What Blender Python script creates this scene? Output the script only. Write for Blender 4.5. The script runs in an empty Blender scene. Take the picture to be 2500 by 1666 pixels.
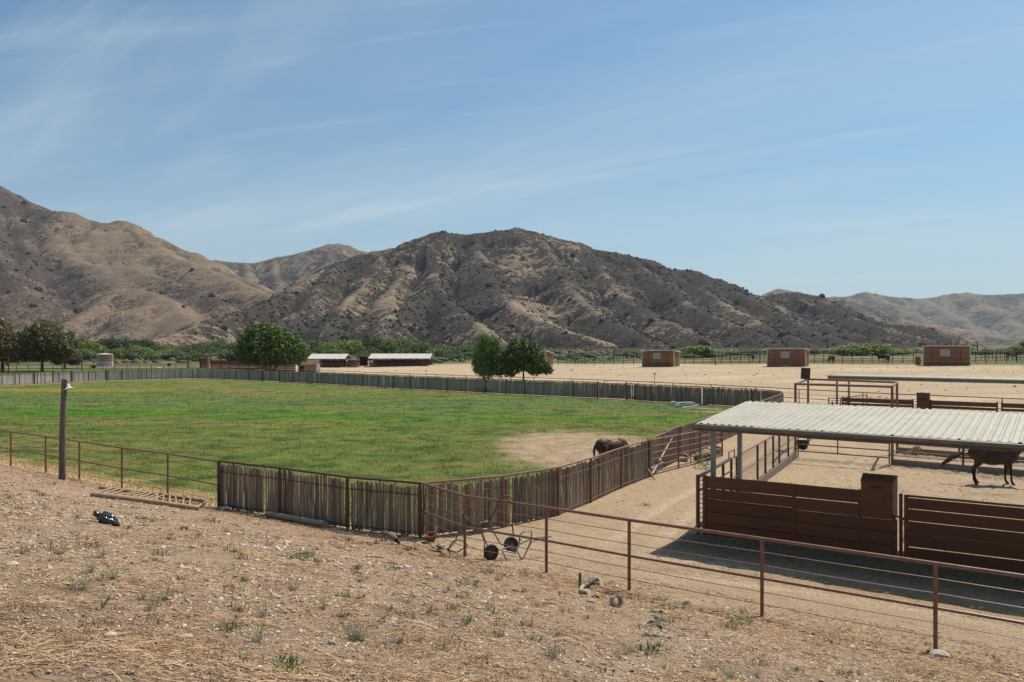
import bpy, bmesh, math, random
import numpy as np
from mathutils import Vector, Matrix

random.seed(11)
rng = np.random.default_rng(7)
S = bpy.context.scene
COL = S.collection
R = math.radians

# ------------------------------------------------------------------ camera
ZC, FPX, HOR, CXP = 5.4, 1944.4, 837.0, 1250.0      # eye height, focal length, horizon row, centre column
cam_d = bpy.data.cameras.new("camera")
cam_d.lens, cam_d.sensor_width, cam_d.clip_end, cam_d.clip_start = 28.0, 36.0, 20000.0, 0.1
cam = bpy.data.objects.new("camera", cam_d)
cam.location = (0, 0, ZC)
cam.rotation_euler = (R(90.118), 0, 0)
COL.objects.link(cam)
S.camera = cam

# ------------------------------------------------------------------ world and sun
SUN_EL, SUN_AZ = 57.0, 46.0                          # elevation; degrees to the right of the view direction
world = bpy.data.worlds.new("World")
S.world = world
world.use_nodes = True
wn, wl = world.node_tree.nodes, world.node_tree.links
wn.clear()
w_out = wn.new("ShaderNodeOutputWorld")
w_bg = wn.new("ShaderNodeBackground")
w_bg.inputs[1].default_value = 0.096
sky = wn.new("ShaderNodeTexSky")
sky.sky_type = 'NISHITA'
sky.sun_disc = False
sky.sun_elevation = R(SUN_EL)
sky.sun_rotation = R(SUN_AZ)
sky.air_density, sky.dust_density, sky.ozone_density, sky.altitude = 1.0, 2.0, 1.6, 300.0
# thin cirrus, laid out on a plane high above the ground
tc = wn.new("ShaderNodeTexCoord")
sep = wn.new("ShaderNodeSeparateXYZ"); wl.new(tc.outputs["Generated"], sep.inputs[0])
zz = wn.new("ShaderNodeMath"); zz.operation = 'MAXIMUM'; wl.new(sep.outputs[2], zz.inputs[0]); zz.inputs[1].default_value = 0.0
za = wn.new("ShaderNodeMath"); za.operation = 'ADD'; wl.new(zz.outputs[0], za.inputs[0]); za.inputs[1].default_value = 0.10
dx = wn.new("ShaderNodeMath"); dx.operation = 'DIVIDE'; wl.new(sep.outputs[0], dx.inputs[0]); wl.new(za.outputs[0], dx.inputs[1])
dy = wn.new("ShaderNodeMath"); dy.operation = 'DIVIDE'; wl.new(sep.outputs[1], dy.inputs[0]); wl.new(za.outputs[0], dy.inputs[1])
cmb = wn.new("ShaderNodeCombineXYZ"); wl.new(dx.outputs[0], cmb.inputs[0]); wl.new(dy.outputs[0], cmb.inputs[1])
def w_noise(rot, scl, off, scale, detail, rough, dist):
    m0 = wn.new("ShaderNodeMapping"); m0.inputs["Rotation"].default_value = (0, 0, R(rot)); wl.new(cmb.outputs[0], m0.inputs[0])
    m = wn.new("ShaderNodeMapping"); m.inputs["Scale"].default_value = scl
    m.inputs["Location"].default_value = off
    wl.new(m0.outputs[0], m.inputs[0])
    n = wn.new("ShaderNodeTexNoise"); n.inputs["Scale"].default_value = scale; n.inputs["Detail"].default_value = detail
    n.inputs["Roughness"].default_value = rough; n.inputs["Distortion"].default_value = dist
    wl.new(m.outputs[0], n.inputs["Vector"]); return n.outputs["Fac"]
def w_ramp(v, a, b, o=1.0):
    n = wn.new("ShaderNodeMapRange"); n.interpolation_type = 'SMOOTHSTEP'
    wl.new(v, n.inputs[0]); n.inputs[1].default_value = a; n.inputs[2].default_value = b; n.inputs[3].default_value = 0; n.inputs[4].default_value = o
    return n.outputs[0]
def w_math(op, a, b):
    n = wn.new("ShaderNodeMath"); n.operation = op; n.use_clamp = True
    for i, v in enumerate((a, b)):
        if isinstance(v, (int, float)): n.inputs[i].default_value = v
        else: wl.new(v, n.inputs[i])
    return n.outputs[0]
broad = w_ramp(w_noise(30, (0.45, 1.3, 1), (3.1, 1.7, 0), 0.62, 5, 0.5, 0.6), 0.34, 0.72)
streak = w_ramp(w_noise(38, (0.30, 1.7, 1), (0.4, 2.2, 0), 1.05, 7, 0.56, 0.8), 0.46, 0.80)
wisps = w_ramp(w_noise(16, (0.4, 2.4, 1), (5.2, 0.3, 0), 1.6, 8, 0.6, 0.9), 0.48, 0.85)
veil = w_math('ADD', w_math('MULTIPLY', broad, 0.30), w_math('MULTIPLY', w_math('MULTIPLY', streak, w_math('ADD', broad, 0.40)), 0.48))
veil = w_math('ADD', veil, w_math('MULTIPLY', wisps, 0.26))
hzn = wn.new("ShaderNodeMapRange"); hzn.interpolation_type = 'SMOOTHERSTEP'; wl.new(sep.outputs[2], hzn.inputs[0])
hzn.inputs[1].default_value = 0.34; hzn.inputs[2].default_value = -0.04; hzn.inputs[3].default_value = 0.0; hzn.inputs[4].default_value = 0.66
veil = w_math('SUBTRACT', w_math('ADD', veil, hzn.outputs[0]), w_math('MULTIPLY', veil, hzn.outputs[0]))
w_mix = wn.new("ShaderNodeMix"); w_mix.data_type = 'RGBA'
wl.new(veil, w_mix.inputs["Factor"])
wl.new(sky.outputs[0], w_mix.inputs[6]); w_mix.inputs[7].default_value = (5.3, 6.4, 7.0, 1)
tint = wn.new("ShaderNodeVectorMath"); tint.operation = 'MULTIPLY'; tint.inputs[1].default_value = (0.50, 0.86, 1.03)
wl.new(sky.outputs[0], tint.inputs[0]); wl.new(tint.outputs[0], w_mix.inputs[6])
wl.new(w_mix.outputs[2], w_bg.inputs[0])
wl.new(w_bg.outputs[0], w_out.inputs[0])

sun_d = bpy.data.lights.new("sun", 'SUN')
sun_d.energy, sun_d.angle, sun_d.color = 5.0, R(0.55), (1.0, 0.93, 0.80)
sun = bpy.data.objects.new("sun", sun_d)
sdir = Vector((math.cos(R(SUN_EL)) * math.sin(R(SUN_AZ)), math.cos(R(SUN_EL)) * math.cos(R(SUN_AZ)), math.sin(R(SUN_EL))))
sun.rotation_euler = sdir.to_track_quat('Z', 'Y').to_euler()
sun.location = (40, 40, 80)
COL.objects.link(sun)
vs = S.view_settings
vs.view_transform, vs.look, vs.gamma, vs.exposure = 'Standard', 'None', 1.0, 0.10
try: vs.use_curve_mapping = False
except Exception: pass
S.render.engine = 'CYCLES'
S.cycles.use_denoising = True
S.cycles.max_bounces = 6
S.cycles.diffuse_bounces = 3
S.cycles.transmission_bounces = 4
S.cycles.transparent_max_bounces = 6
S.cycles.volume_bounces = 0

# ------------------------------------------------------------------ numbers: noise, pixels to places
def _hash(ix, iy, seed):
    h = (ix.astype(np.int64) * 374761393 + iy.astype(np.int64) * 668265263 + seed * 1442695041) & 0xFFFFFFFF
    h = ((h ^ (h >> 13)) * 1274126177) & 0xFFFFFFFF
    return ((h ^ (h >> 16)) & 0xFFFFFF) / 16777216.0
def gnoise(x, y, seed=0):
    x = np.asarray(x, float); y = np.asarray(y, float)
    ix, iy = np.floor(x), np.floor(y); fx, fy = x - ix, y - iy
    ux, uy = fx * fx * fx * (fx * (fx * 6 - 15) + 10), fy * fy * fy * (fy * (fy * 6 - 15) + 10)
    def g(ax, ay, dx_, dy_):
        a = _hash(ax, ay, seed) * 2 * np.pi
        return np.cos(a) * dx_ + np.sin(a) * dy_
    n00, n10 = g(ix, iy, fx, fy), g(ix + 1, iy, fx - 1, fy)
    n01, n11 = g(ix, iy + 1, fx, fy - 1), g(ix + 1, iy + 1, fx - 1, fy - 1)
    return ((n00 * (1 - ux) + n10 * ux) * (1 - uy) + (n01 * (1 - ux) + n11 * ux) * uy) * 1.5
def fbm(x, y, octv=4, seed=0, gain=0.5):
    a, s, t = 1.0, 0.0, 0.0
    x = np.asarray(x, float); y = np.asarray(y, float)
    for i in range(octv):
        s = s + a * gnoise(x * 2 ** i + 17.3 * i, y * 2 ** i - 9.1 * i, seed + i); t += a; a *= gain
    return s / t
def sst(a, b, x):
    t = np.clip((np.asarray(x, float) - a) / (b - a), 0, 1)
    return t * t * (3 - 2 * t)

def gz(x, y):
    """height of the ground: the slope the photographer stands on, the flat pens, the field rising to the right"""
    x = np.asarray(x, float); y = np.asarray(y, float)
    s = (x - 7.28) * -0.58 + (y - 13.7) * -0.815
    z = 0.245 * 0.45 * np.logaddexp(0, (s + 0.2) / 0.45)
    z = np.where(z > 3.3, 3.3 + 1.6 * (1 - np.exp(-(z - 3.3) / 1.6)), z)
    slope = sst(-0.5, 1.5, s)
    z = z + slope * (0.10 * fbm(x * 0.35, y * 0.35, 3, 5) + 0.035 * fbm(x * 1.6, y * 1.6, 3, 9))
    z = z + 0.16 * np.exp(-(((x - 0.35) / 1.0) ** 2 + ((y - 17.0) / 0.55) ** 2))
    tt = (x + 12.8) * 0.682 + (y - 99.7) * 0.732
    ramp = sst(-2, 48, tt) * (1 - sst(230, 420, y) )
    z = z + ramp * np.clip(0.36 + 0.0225 * x, -0.4, 2.2)
    return z
def gzs(x, y): return float(gz(x, y))
def P(px, py, z=0.0):
    d = (ZC - z) * FPX / (py - HOR)
    return ((px - CXP) * d / FPX, d, z)
def PD(px, py, d):
    return ((px - CXP) * d / FPX, d, ZC - (py - HOR) * d / FPX)
def PG(px, py):
    """where the line of sight through that place in the photograph meets the ground"""
    u, v = (px - CXP) / FPX, (py - HOR) / FPX
    ds = 2.5 * 1.004 ** np.arange(1400)
    below = (ZC - v * ds) < gz(u * ds, ds)
    i = int(np.argmax(below)) if below.any() else len(ds) - 1
    lo, hi = ds[max(i - 1, 0)], ds[i]
    for _ in range(20):
        m = (lo + hi) / 2
        if ZC - v * m < gzs(u * m, m): hi = m
        else: lo = m
    return (u * hi, hi, gzs(u * hi, hi))

# ------------------------------------------------------------------ materials
MATS = {}
def mat(name, c1, c2=None, rough=0.8, scale=3.0, stretch=(1, 1, 1), bump=0.0, bscale=None, metal=0.0, objvar=0.0, spots=None, detail=6, spec=0.3, coord="Object", lo=0.35, hi=0.65):
    if name in MATS: return MATS[name]
    m = bpy.data.materials.new(name); m.use_nodes = True
    n, l = m.node_tree.nodes, m.node_tree.links
    b = n["Principled BSDF"]; b.inputs["Roughness"].default_value = rough; b.inputs["Metallic"].default_value = metal
    b.inputs["Specular IOR Level"].default_value = spec
    c2 = c2 or tuple(v * 0.7 for v in c1)
    t = n.new("ShaderNodeTexCoord"); mp = n.new("ShaderNodeMapping"); mp.inputs["Scale"].default_value = stretch
    l.new(t.outputs[coord], mp.inputs[0])
    oi = n.new("ShaderNodeObjectInfo")
    if objvar:
        ad = n.new("ShaderNodeVectorMath"); ad.operation = 'ADD'
        sc_ = n.new("ShaderNodeVectorMath"); sc_.operation = 'SCALE'; sc_.inputs[3].default_value = 31.0
        cb = n.new("ShaderNodeCombineXYZ"); l.new(oi.outputs["Random"], cb.inputs[0]); l.new(oi.outputs["Random"], cb.inputs[2])
        l.new(cb.outputs[0], sc_.inputs[0]); l.new(t.outputs[coord], ad.inputs[0]); l.new(sc_.outputs[0], ad.inputs[1]); l.new(ad.outputs[0], mp.inputs[0])
    nz = n.new("ShaderNodeTexNoise"); nz.inputs["Scale"].default_value = scale; nz.inputs["Detail"].default_value = detail; nz.inputs["Roughness"].default_value = 0.65
    l.new(mp.outputs[0], nz.inputs["Vector"])
    rp = n.new("ShaderNodeMapRange"); l.new(nz.outputs["Fac"], rp.inputs[0]); rp.inputs[1].default_value = lo; rp.inputs[2].default_value = hi
    mx = n.new("ShaderNodeMix"); mx.data_type = 'RGBA'; l.new(rp.outputs[0], mx.inputs["Factor"])
    mx.inputs[6].default_value = (*c1, 1); mx.inputs[7].default_value = (*c2, 1)
    out = mx.outputs[2]
    if spots:
        (cs, ssc, thr) = spots
        z2 = n.new("ShaderNodeTexNoise"); z2.inputs["Scale"].default_value = ssc; z2.inputs["Detail"].default_value = 4; l.new(mp.outputs[0], z2.inputs["Vector"])
        r2 = n.new("ShaderNodeMapRange"); l.new(z2.outputs["Fac"], r2.inputs[0]); r2.inputs[1].default_value = thr; r2.inputs[2].default_value = thr + 0.06
        m2 = n.new("ShaderNodeMix"); m2.data_type = 'RGBA'; l.new(r2.outputs[0], m2.inputs["Factor"]); l.new(out, m2.inputs[6]); m2.inputs[7].default_value = (*cs, 1)
        out = m2.outputs[2]
    if objvar:
        mr = n.new("ShaderNodeMapRange"); l.new(oi.outputs["Random"], mr.inputs[0]); mr.inputs[3].default_value = 1 - objvar; mr.inputs[4].default_value = 1 + objvar
        m3 = n.new("ShaderNodeVectorMath"); m3.operation = 'SCALE'; l.new(out, m3.inputs[0]); l.new(mr.outputs[0], m3.inputs[3]); out = m3.outputs[0]
    l.new(out, b.inputs["Base Color"])
    if bump:
        bp = n.new("ShaderNodeBump"); bp.inputs["Strength"].default_value = 0.8; bp.inputs["Distance"].default_value = bump
        if bscale:
            z3 = n.new("ShaderNodeTexNoise"); z3.inputs["Scale"].default_value = bscale; z3.inputs["Detail"].default_value = 5; l.new(mp.outputs[0], z3.inputs["Vector"]); src = z3.outputs["Fac"]
        else: src = nz.outputs["Fac"]
        l.new(src, bp.inputs["Height"]); l.new(bp.outputs[0], b.inputs["Normal"])
    MATS[name] = m
    return m
def vmat(name, rough=0.9, noise=0.25, scale=20.0, bump=0.0, bscale=30.0, trans=0.0, spec=0.15, stretch=(1, 1, 1), bump2=0.0, bscale2=4.0):
    """a material whose base colour is the mesh's own colour attribute, with grain on top"""
    if name in MATS: return MATS[name]
    m = bpy.data.materials.new(name); m.use_nodes = True
    n, l = m.node_tree.nodes, m.node_tree.links
    b = n["Principled BSDF"]; b.inputs["Roughness"].default_value = rough; b.inputs["Specular IOR Level"].default_value = spec
    at = n.new("ShaderNodeAttribute"); at.attribute_name = "Col"
    out = at.outputs["Color"]
    t = n.new("ShaderNodeTexCoord"); mp = n.new("ShaderNodeMapping"); mp.inputs["Scale"].default_value = stretch; l.new(t.outputs["Object"], mp.inputs[0])
    if noise:
        z = n.new("ShaderNodeTexNoise"); z.inputs["Scale"].default_value = scale; z.inputs["Detail"].default_value = 8; z.inputs["Roughness"].default_value = 0.7
        l.new(mp.outputs[0], z.inputs["Vector"])
        mr = n.new("ShaderNodeMapRange"); l.new(z.outputs["Fac"], mr.inputs[0]); mr.inputs[1].default_value = 0.3; mr.inputs[2].default_value = 0.7
        mr.inputs[3].default_value = 1 - noise; mr.inputs[4].default_value = 1 + noise
        v = n.new("ShaderNodeVectorMath"); v.operation = 'SCALE'; l.new(out, v.inputs[0]); l.new(mr.outputs[0], v.inputs[3]); out = v.outputs[0]
    l.new(out, b.inputs["Base Color"])
    if bump:
        z = n.new("ShaderNodeTexNoise"); z.inputs["Scale"].default_value = bscale; z.inputs["Detail"].default_value = 8; z.inputs["Roughness"].default_value = 0.7; l.new(mp.outputs[0], z.inputs["Vector"])
        bp = n.new("ShaderNodeBump"); bp.inputs["Strength"].default_value = 1.0; bp.inputs["Distance"].default_value = bump; l.new(z.outputs["Fac"], bp.inputs["Height"])
        if bump2:
            z4 = n.new("ShaderNodeTexNoise"); z4.inputs["Scale"].default_value = bscale2; z4.inputs["Detail"].default_value = 4; l.new(mp.outputs[0], z4.inputs["Vector"])
            b4 = n.new("ShaderNodeBump"); b4.inputs["Strength"].default_value = 1.0; b4.inputs["Distance"].default_value = bump2; l.new(z4.outputs["Fac"], b4.inputs["Height"]); l.new(b4.outputs[0], bp.inputs["Normal"])
        l.new(bp.outputs[0], b.inputs["Normal"])
    if trans:
        tr = n.new("ShaderNodeBsdfTranslucent"); l.new(out, tr.inputs[0])
        ms = n.new("ShaderNodeMixShader"); ms.inputs[0].default_value = trans
        l.new(b.outputs[0], ms.inputs[1]); l.new(tr.outputs[0], ms.inputs[2]); l.new(ms.outputs[0], n["Material Output"].inputs["Surface"])
    MATS[name] = m
    return m

# ------------------------------------------------------------------ meshes
def fastmesh(name, V, Fc, col=None, smooth=False, mi=None):
    """V (n,3); Fc (m,3) or (m,4) indices; col (n,3) linear colours"""
    V = np.asarray(V, np.float32); Fc = np.asarray(Fc, np.int32)
    me = bpy.data.meshes.new(name)
    k = Fc.shape[1]
    me.vertices.add(len(V)); me.vertices.foreach_set("co", V.ravel())
    me.loops.add(Fc.size); me.loops.foreach_set("vertex_index", Fc.ravel())
    me.polygons.add(len(Fc)); me.polygons.foreach_set("loop_start", np.arange(0, Fc.size, k, dtype=np.int32))
    try: me.polygons.foreach_set("loop_total", np.full(len(Fc), k, np.int32))
    except Exception: pass
    me.update(calc_edges=True)
    if smooth: me.polygons.foreach_set("use_smooth", np.ones(len(Fc), bool))
    if col is not None:
        a = me.color_attributes.new("Col", 'FLOAT_COLOR', 'POINT')
        c = np.ones((len(V), 4), np.float32); c[:, :3] = col
        a.data.foreach_set("color", c.ravel())
    me.validate()
    return me
ROOT = {}
def link(name, me, m=None, parent=None, kind=None):
    o = bpy.data.objects.new(name, me); COL.objects.link(o)
    if m is not None and not me.materials: me.materials.append(m)
    if parent is not None: o.parent = parent
    if kind: o["kind"] = kind
    return o
def tag(o, label=None, cat=None, group=None, kind=None):
    if label: o["label"] = label
    if cat: o["category"] = cat
    if group: o["group"] = group
    if kind: o["kind"] = kind
    return o
def T(name, label, cat, loc=(0, 0, 0), group=None, rz=0.0):
    o = bpy.data.objects.new(name, None); COL.objects.link(o)
    o.location = loc; o.rotation_euler = (0, 0, rz); o.empty_display_size = 0.3
    ROOT[o.name] = Vector(loc)
    return tag(o, label, cat, group)
def copy_tree(o, parent=None):
    c = o.copy(); COL.objects.link(c)
    if parent is not None: c.parent = parent
    for ch in list(o.children): copy_tree(ch, c)
    return c

class MB:
    def __init__(s): s.v, s.f, s.c = [], [], []
    def add(s, vs_, fs, col=None):
        o = len(s.v); s.v += [tuple(p) for p in vs_]; s.f += [tuple(i + o for i in f) for f in fs]
        s.c += [col or (1, 1, 1)] * len(vs_); return s
    def box(s, c, size, rz=0.0, rx=0.0, ry=0.0, col=None):
        M_ = Matrix.Rotation(rz, 3, 'Z') @ Matrix.Rotation(ry, 3, 'Y') @ Matrix.Rotation(rx, 3, 'X')
        c = Vector(c); h = [v / 2 for v in size]
        p = [c + M_ @ Vector((sx * h[0], sy * h[1], sz * h[2])) for sx in (-1, 1) for sy in (-1, 1) for sz in (-1, 1)]
        return s.add(p, [(0, 1, 3, 2), (4, 6, 7, 5), (0, 4, 5, 1), (2, 3, 7, 6), (0, 2, 6, 4), (1, 5, 7, 3)], col)
    def beam(s, a, b, w, h, up=(0, 0, 1), col=None):
        a, b = Vector(a), Vector(b); d = (b - a); u = Vector(up)
        if abs(d.normalized().dot(u)) > 0.98: u = Vector((0, 1, 0))
        sd = d.cross(u).normalized(); u = sd.cross(d).normalized()
        p = [q + sd * i * w / 2 + u * j * h / 2 for q in (a, b) for i, j in ((-1, -1), (1, -1), (1, 1), (-1, 1))]
        return s.add(p, [(0, 1, 2, 3)[::-1], (4, 5, 6, 7), (0, 4, 5, 1)[::-1], (1, 5, 6, 2)[::-1], (2, 6, 7, 3)[::-1], (3, 7, 4, 0)[::-1]], col)
    def tube(s, pts, r, n=8, cap=True, col=None):
        pts = [Vector(p) for p in pts]; k = len(pts)
        rs = r if isinstance(r, (list, tuple)) else [r] * k
        vs_, fs = [], []
        pu = None
        for i, p in enumerate(pts):
            d = (pts[min(i + 1, k - 1)] - pts[max(i - 1, 0)])
            d = d.normalized() if d.length > 1e-9 else Vector((0, 0, 1))
            if pu is None:
                u = d.orthogonal().normalized()
            else:
                u = pu - d * pu.dot(d); u = u.normalized() if u.length > 1e-6 else d.orthogonal().normalized()
            pu = u; w = d.cross(u)
            for j in range(n):
                a = 2 * math.pi * j / n
                vs_.append(p + (u * math.cos(a) + w * math.sin(a)) * rs[i])
        for i in range(k - 1):
            for j in range(n):
                fs.append((i * n + j, i * n + (j + 1) % n, (i + 1) * n + (j + 1) % n, (i + 1) * n + j))
        if cap: fs += [tuple(range(n))[::-1], tuple((k - 1) * n + j for j in range(n))]
        return s.add(vs_, fs, col)
    def lathe(s, c, prof, n=16, axis=(0, 0, 1), col=None):
        ax = Vector(axis).normalized(); q = Vector((0, 0, 1)).rotation_difference(ax); c = Vector(c)
        vs_, fs = [], []
        for (r, h) in prof:
            for j in range(n):
                a = 2 * math.pi * j / n
                vs_.append(c + q @ Vector((r * math.cos(a), r * math.sin(a), h)))
        for i in range(len(prof) - 1):
            for j in range(n):
                fs.append((i * n + j, i * n + (j + 1) % n, (i + 1) * n + (j + 1) % n, (i + 1) * n + j))
        if prof[0] == prof[-1]: return s.add(vs_, fs, col)
        if prof[0][0] > 1e-5: fs.append(tuple(range(n))[::-1])
        if prof[-1][0] > 1e-5: fs.append(tuple((len(prof) - 1) * n + j for j in range(n)))
        return s.add(vs_, fs, col)
    def blob(s, c, r, seed=0, rough=0.25, n=1, flat=1.0, col=None):
        bm = bmesh.new(); bmesh.ops.create_icosphere(bm, subdivisions=n, radius=1.0)
        rr = random.Random(seed); vs_ = []
        rad = r if isinstance(r, (tuple, list)) else (r, r, r * flat)
        for v in bm.verts:
            k = 1 + (rr.random() - 0.5) * 2 * rough
            vs_.append((c[0] + v.co.x * rad[0] * k, c[1] + v.co.y * rad[1] * k, c[2] + v.co.z * rad[2] * k))
        fs = [tuple(v.index for v in f.verts) for f in bm.faces]; bm.free()
        return s.add(vs_, fs, col)
    def mesh(s, name, smooth=False, col=False, off=(0, 0, 0)):
        me = bpy.data.meshes.new(name)
        ox, oy, oz = off
        me.from_pydata([(a - ox, b - oy, c - oz) for a, b, c in s.v], [], s.f)
        if smooth:
            me.polygons.foreach_set("use_smooth", [True] * len(me.polygons))
            try: me.set_sharp_from_angle(angle=R(40))
            except Exception: pass
        if col:
            a = me.color_attributes.new("Col", 'FLOAT_COLOR', 'POINT')
            a.data.foreach_set("color", [x for c in s.c for x in (*c, 1.0)])
        me.update()
        return me
    def build(s, name, m, parent=None, smooth=False, col=False, kind=None, root=None):
        """verts are in world space; a child is stored relative to its thing's empty"""
        off = (0, 0, 0)
        if parent is not None:
            p = root or parent
            while p.parent is not None: p = p.parent
            off = ROOT.get(p.name, Vector((0, 0, 0)))
        return link(name, s.mesh(name, smooth, col, off), m, parent, kind)

# shared colours
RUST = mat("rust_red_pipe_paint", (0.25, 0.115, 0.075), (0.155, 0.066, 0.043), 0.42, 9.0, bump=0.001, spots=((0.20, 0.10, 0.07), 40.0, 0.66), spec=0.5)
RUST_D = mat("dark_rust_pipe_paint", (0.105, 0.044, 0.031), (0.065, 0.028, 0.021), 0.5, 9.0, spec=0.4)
RED = mat("faded_red_steel", (0.22, 0.035, 0.028), (0.13, 0.028, 0.022), 0.6, 5.0)
BOARD = mat("brown_red_board_paint", (0.155, 0.055, 0.022), (0.092, 0.036, 0.015), 0.55, 3.0, (0.6, 0.6, 5), bump=0.002, spots=((0.26, 0.20, 0.15), 26.0, 0.69), spec=0.35, objvar=0.12)
STAKE = mat("weathered_brown_stake", (0.43, 0.345, 0.25), (0.10, 0.074, 0.052), 0.9, 7.0, (2.5, 2.5, 0.35), bump=0.006, bscale=9.0, objvar=0.5, coord="Object")
GALV = mat("galvanised_grey_post", (0.30, 0.29, 0.25), (0.20, 0.195, 0.17), 0.55, 6.0, (1, 1, 0.4), spec=0.4)
ROOFM = mat("cream_painted_sheet_metal", (0.42, 0.385, 0.31), (0.34, 0.31, 0.25), 0.6, 1.6, (1, 1, 1), spec=0.4, spots=((0.50, 0.45, 0.37), 5.0, 0.70))
FASC = mat("brown_grey_fascia_metal", (0.115, 0.085, 0.065), (0.075, 0.055, 0.045), 0.5, 3.0, spec=0.4)
SOIL = vmat("dry_soil", 0.95, 0.55, 24.0, 0.07, 22.0, spec=0.08, bump2=0.12, bscale2=3.0)
BLACK = mat("black_rubber", (0.02, 0.02, 0.02), (0.035, 0.033, 0.03), 0.7, 8.0)
GREYSTEEL = mat("worn_grey_steel_tube", (0.27, 0.26, 0.25), (0.10, 0.095, 0.09), 0.4, 14.0, metal=0.6, spots=((0.12, 0.06, 0.035), 30.0, 0.6))
WHITE = mat("weathered_white_paint", (0.68, 0.66, 0.60), (0.5, 0.48, 0.43), 0.6, 8.0)
WOODP = mat("pale_weathered_pole_wood", (0.40, 0.29, 0.185), (0.26, 0.18, 0.115), 0.85, 6.0, (1, 1, 1), bump=0.003)
BARK = mat("grey_brown_bark", (0.14, 0.105, 0.08), (0.07, 0.052, 0.04), 0.9, 5.0, (2, 2, 0.5), bump=0.01)

# ================================================================== THE LAY OF THE LAND
LEFT_RUN = [(-33.5, 42.8), (-30.5, 40.6), (-27.4, 38.4), (-24.4, 36.3)] + [P(x, y, 0.1)[:2] for x, y in ((27, 1138), (112, 1153), (194, 1170), (298, 1193), (410, 1211), (537, 1239))]
FRONT_RUN = [P(537, 1239, 0.1)[:2], P(687, 1259, 0.08)[:2], P(852, 1290, 0.06)[:2], P(1028, 1309, 0.04)[:2]]
SIDE_RUN = [FRONT_RUN[-1]] + [P(x, y)[:2] for x, y in ((1225, 1287), (1360, 1258), (1439, 1227), (1514, 1192), (1583, 1165))]
NEAR_RUN = [FRONT_RUN[-1]] + [P(x, y, z)[:2] for x, y, z in ((1135, 1360, 0.1), (1334, 1396, 0.1), (1536, 1443, 0.1), (1860, 1509, 0.1), (2283, 1589, 0.1))] + [(9.75, 11.95), (12.2, 10.2)]
ARENA_E = [(6.6, 34.6), (7.7, 36.7), (8.8, 38.7), (10.0, 41.0), (11.3, 43.3), (12.5, 45.6), (13.8, 47.9), (15.0, 50.2), (16.3, 52.4), (17.5, 54.7), (18.9, 57.4), (20.5, 60.4)]
FAR_RUN = [(20.5, 60.4), (21.2, 62.4), (21.0, 64.4), (20.0, 66.3), (17.4, 68.8), (15.1, 71.0), (12.8, 72.9), (10.8, 75.4)]
FAR_RUN2 = [(8.35, 77.4), (6.1, 79.0), (3.8, 80.6), (1.4, 82.3), (-0.6, 83.8), (-2.8, 85.5), (-5.0, 87.2), (-7.2, 88.9), (-9.4, 90.6), (-11.8, 92.5), (-14.0, 94.4), (-16.2, 96.4), (-18.4, 98.3), (-20.6, 100.3), (-22.7, 102.2), (-24.9, 104.1), (-27.2, 105.8), (-29.6, 107.6), (-31.9, 109.4)]
FAR_RUN3 = [(-35.0, 111.7), (-37.4, 113.5), (-39.8, 115.2), (-42.2, 116.9), (-44.6, 118.6), (-47.0, 119.6), (-49.4, 118.9), (-51.6, 117.4), (-53.8, 115.7), (-55.8, 114.0), (-57.4, 112.6)]
FAR_RUN4 = [(-59.9, 108.3), (-61.1, 106.0), (-62.0, 103.4)]
ARENA = FRONT_RUN + SIDE_RUN[1:] + ARENA_E + FAR_RUN[1:] + FAR_RUN2 + FAR_RUN3 + FAR_RUN4 + [(-63.8, 99.0), (-66.5, 88), (-66, 76), (-58, 62), (-45, 51)] + LEFT_RUN[:-1]

def sdist(x, y, poly):
    """signed distance to a polygon, positive inside"""
    best = np.full(x.shape, 1e9); ins = np.zeros(x.shape, bool)
    n = len(poly)
    for i in range(n):
        ax, ay = poly[i]; bx, by = poly[(i + 1) % n]
        ex, ey = bx - ax, by - ay
        t = np.clip(((x - ax) * ex + (y - ay) * ey) / (ex * ex + ey * ey + 1e-9), 0, 1)
        best = np.minimum(best, np.hypot(x - ax - t * ex, y - ay - t * ey))
        c = ((ay > y) != (by > y)) & (x < (bx - ax) * (y - ay) / (by - ay + 1e-12) + ax)
        ins ^= c
    return np.where(ins, best, -best)
def lerp(a, b, t):
    t = np.asarray(t)[..., None]
    return np.asarray(a) * (1 - t) + np.asarray(b) * t

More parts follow.
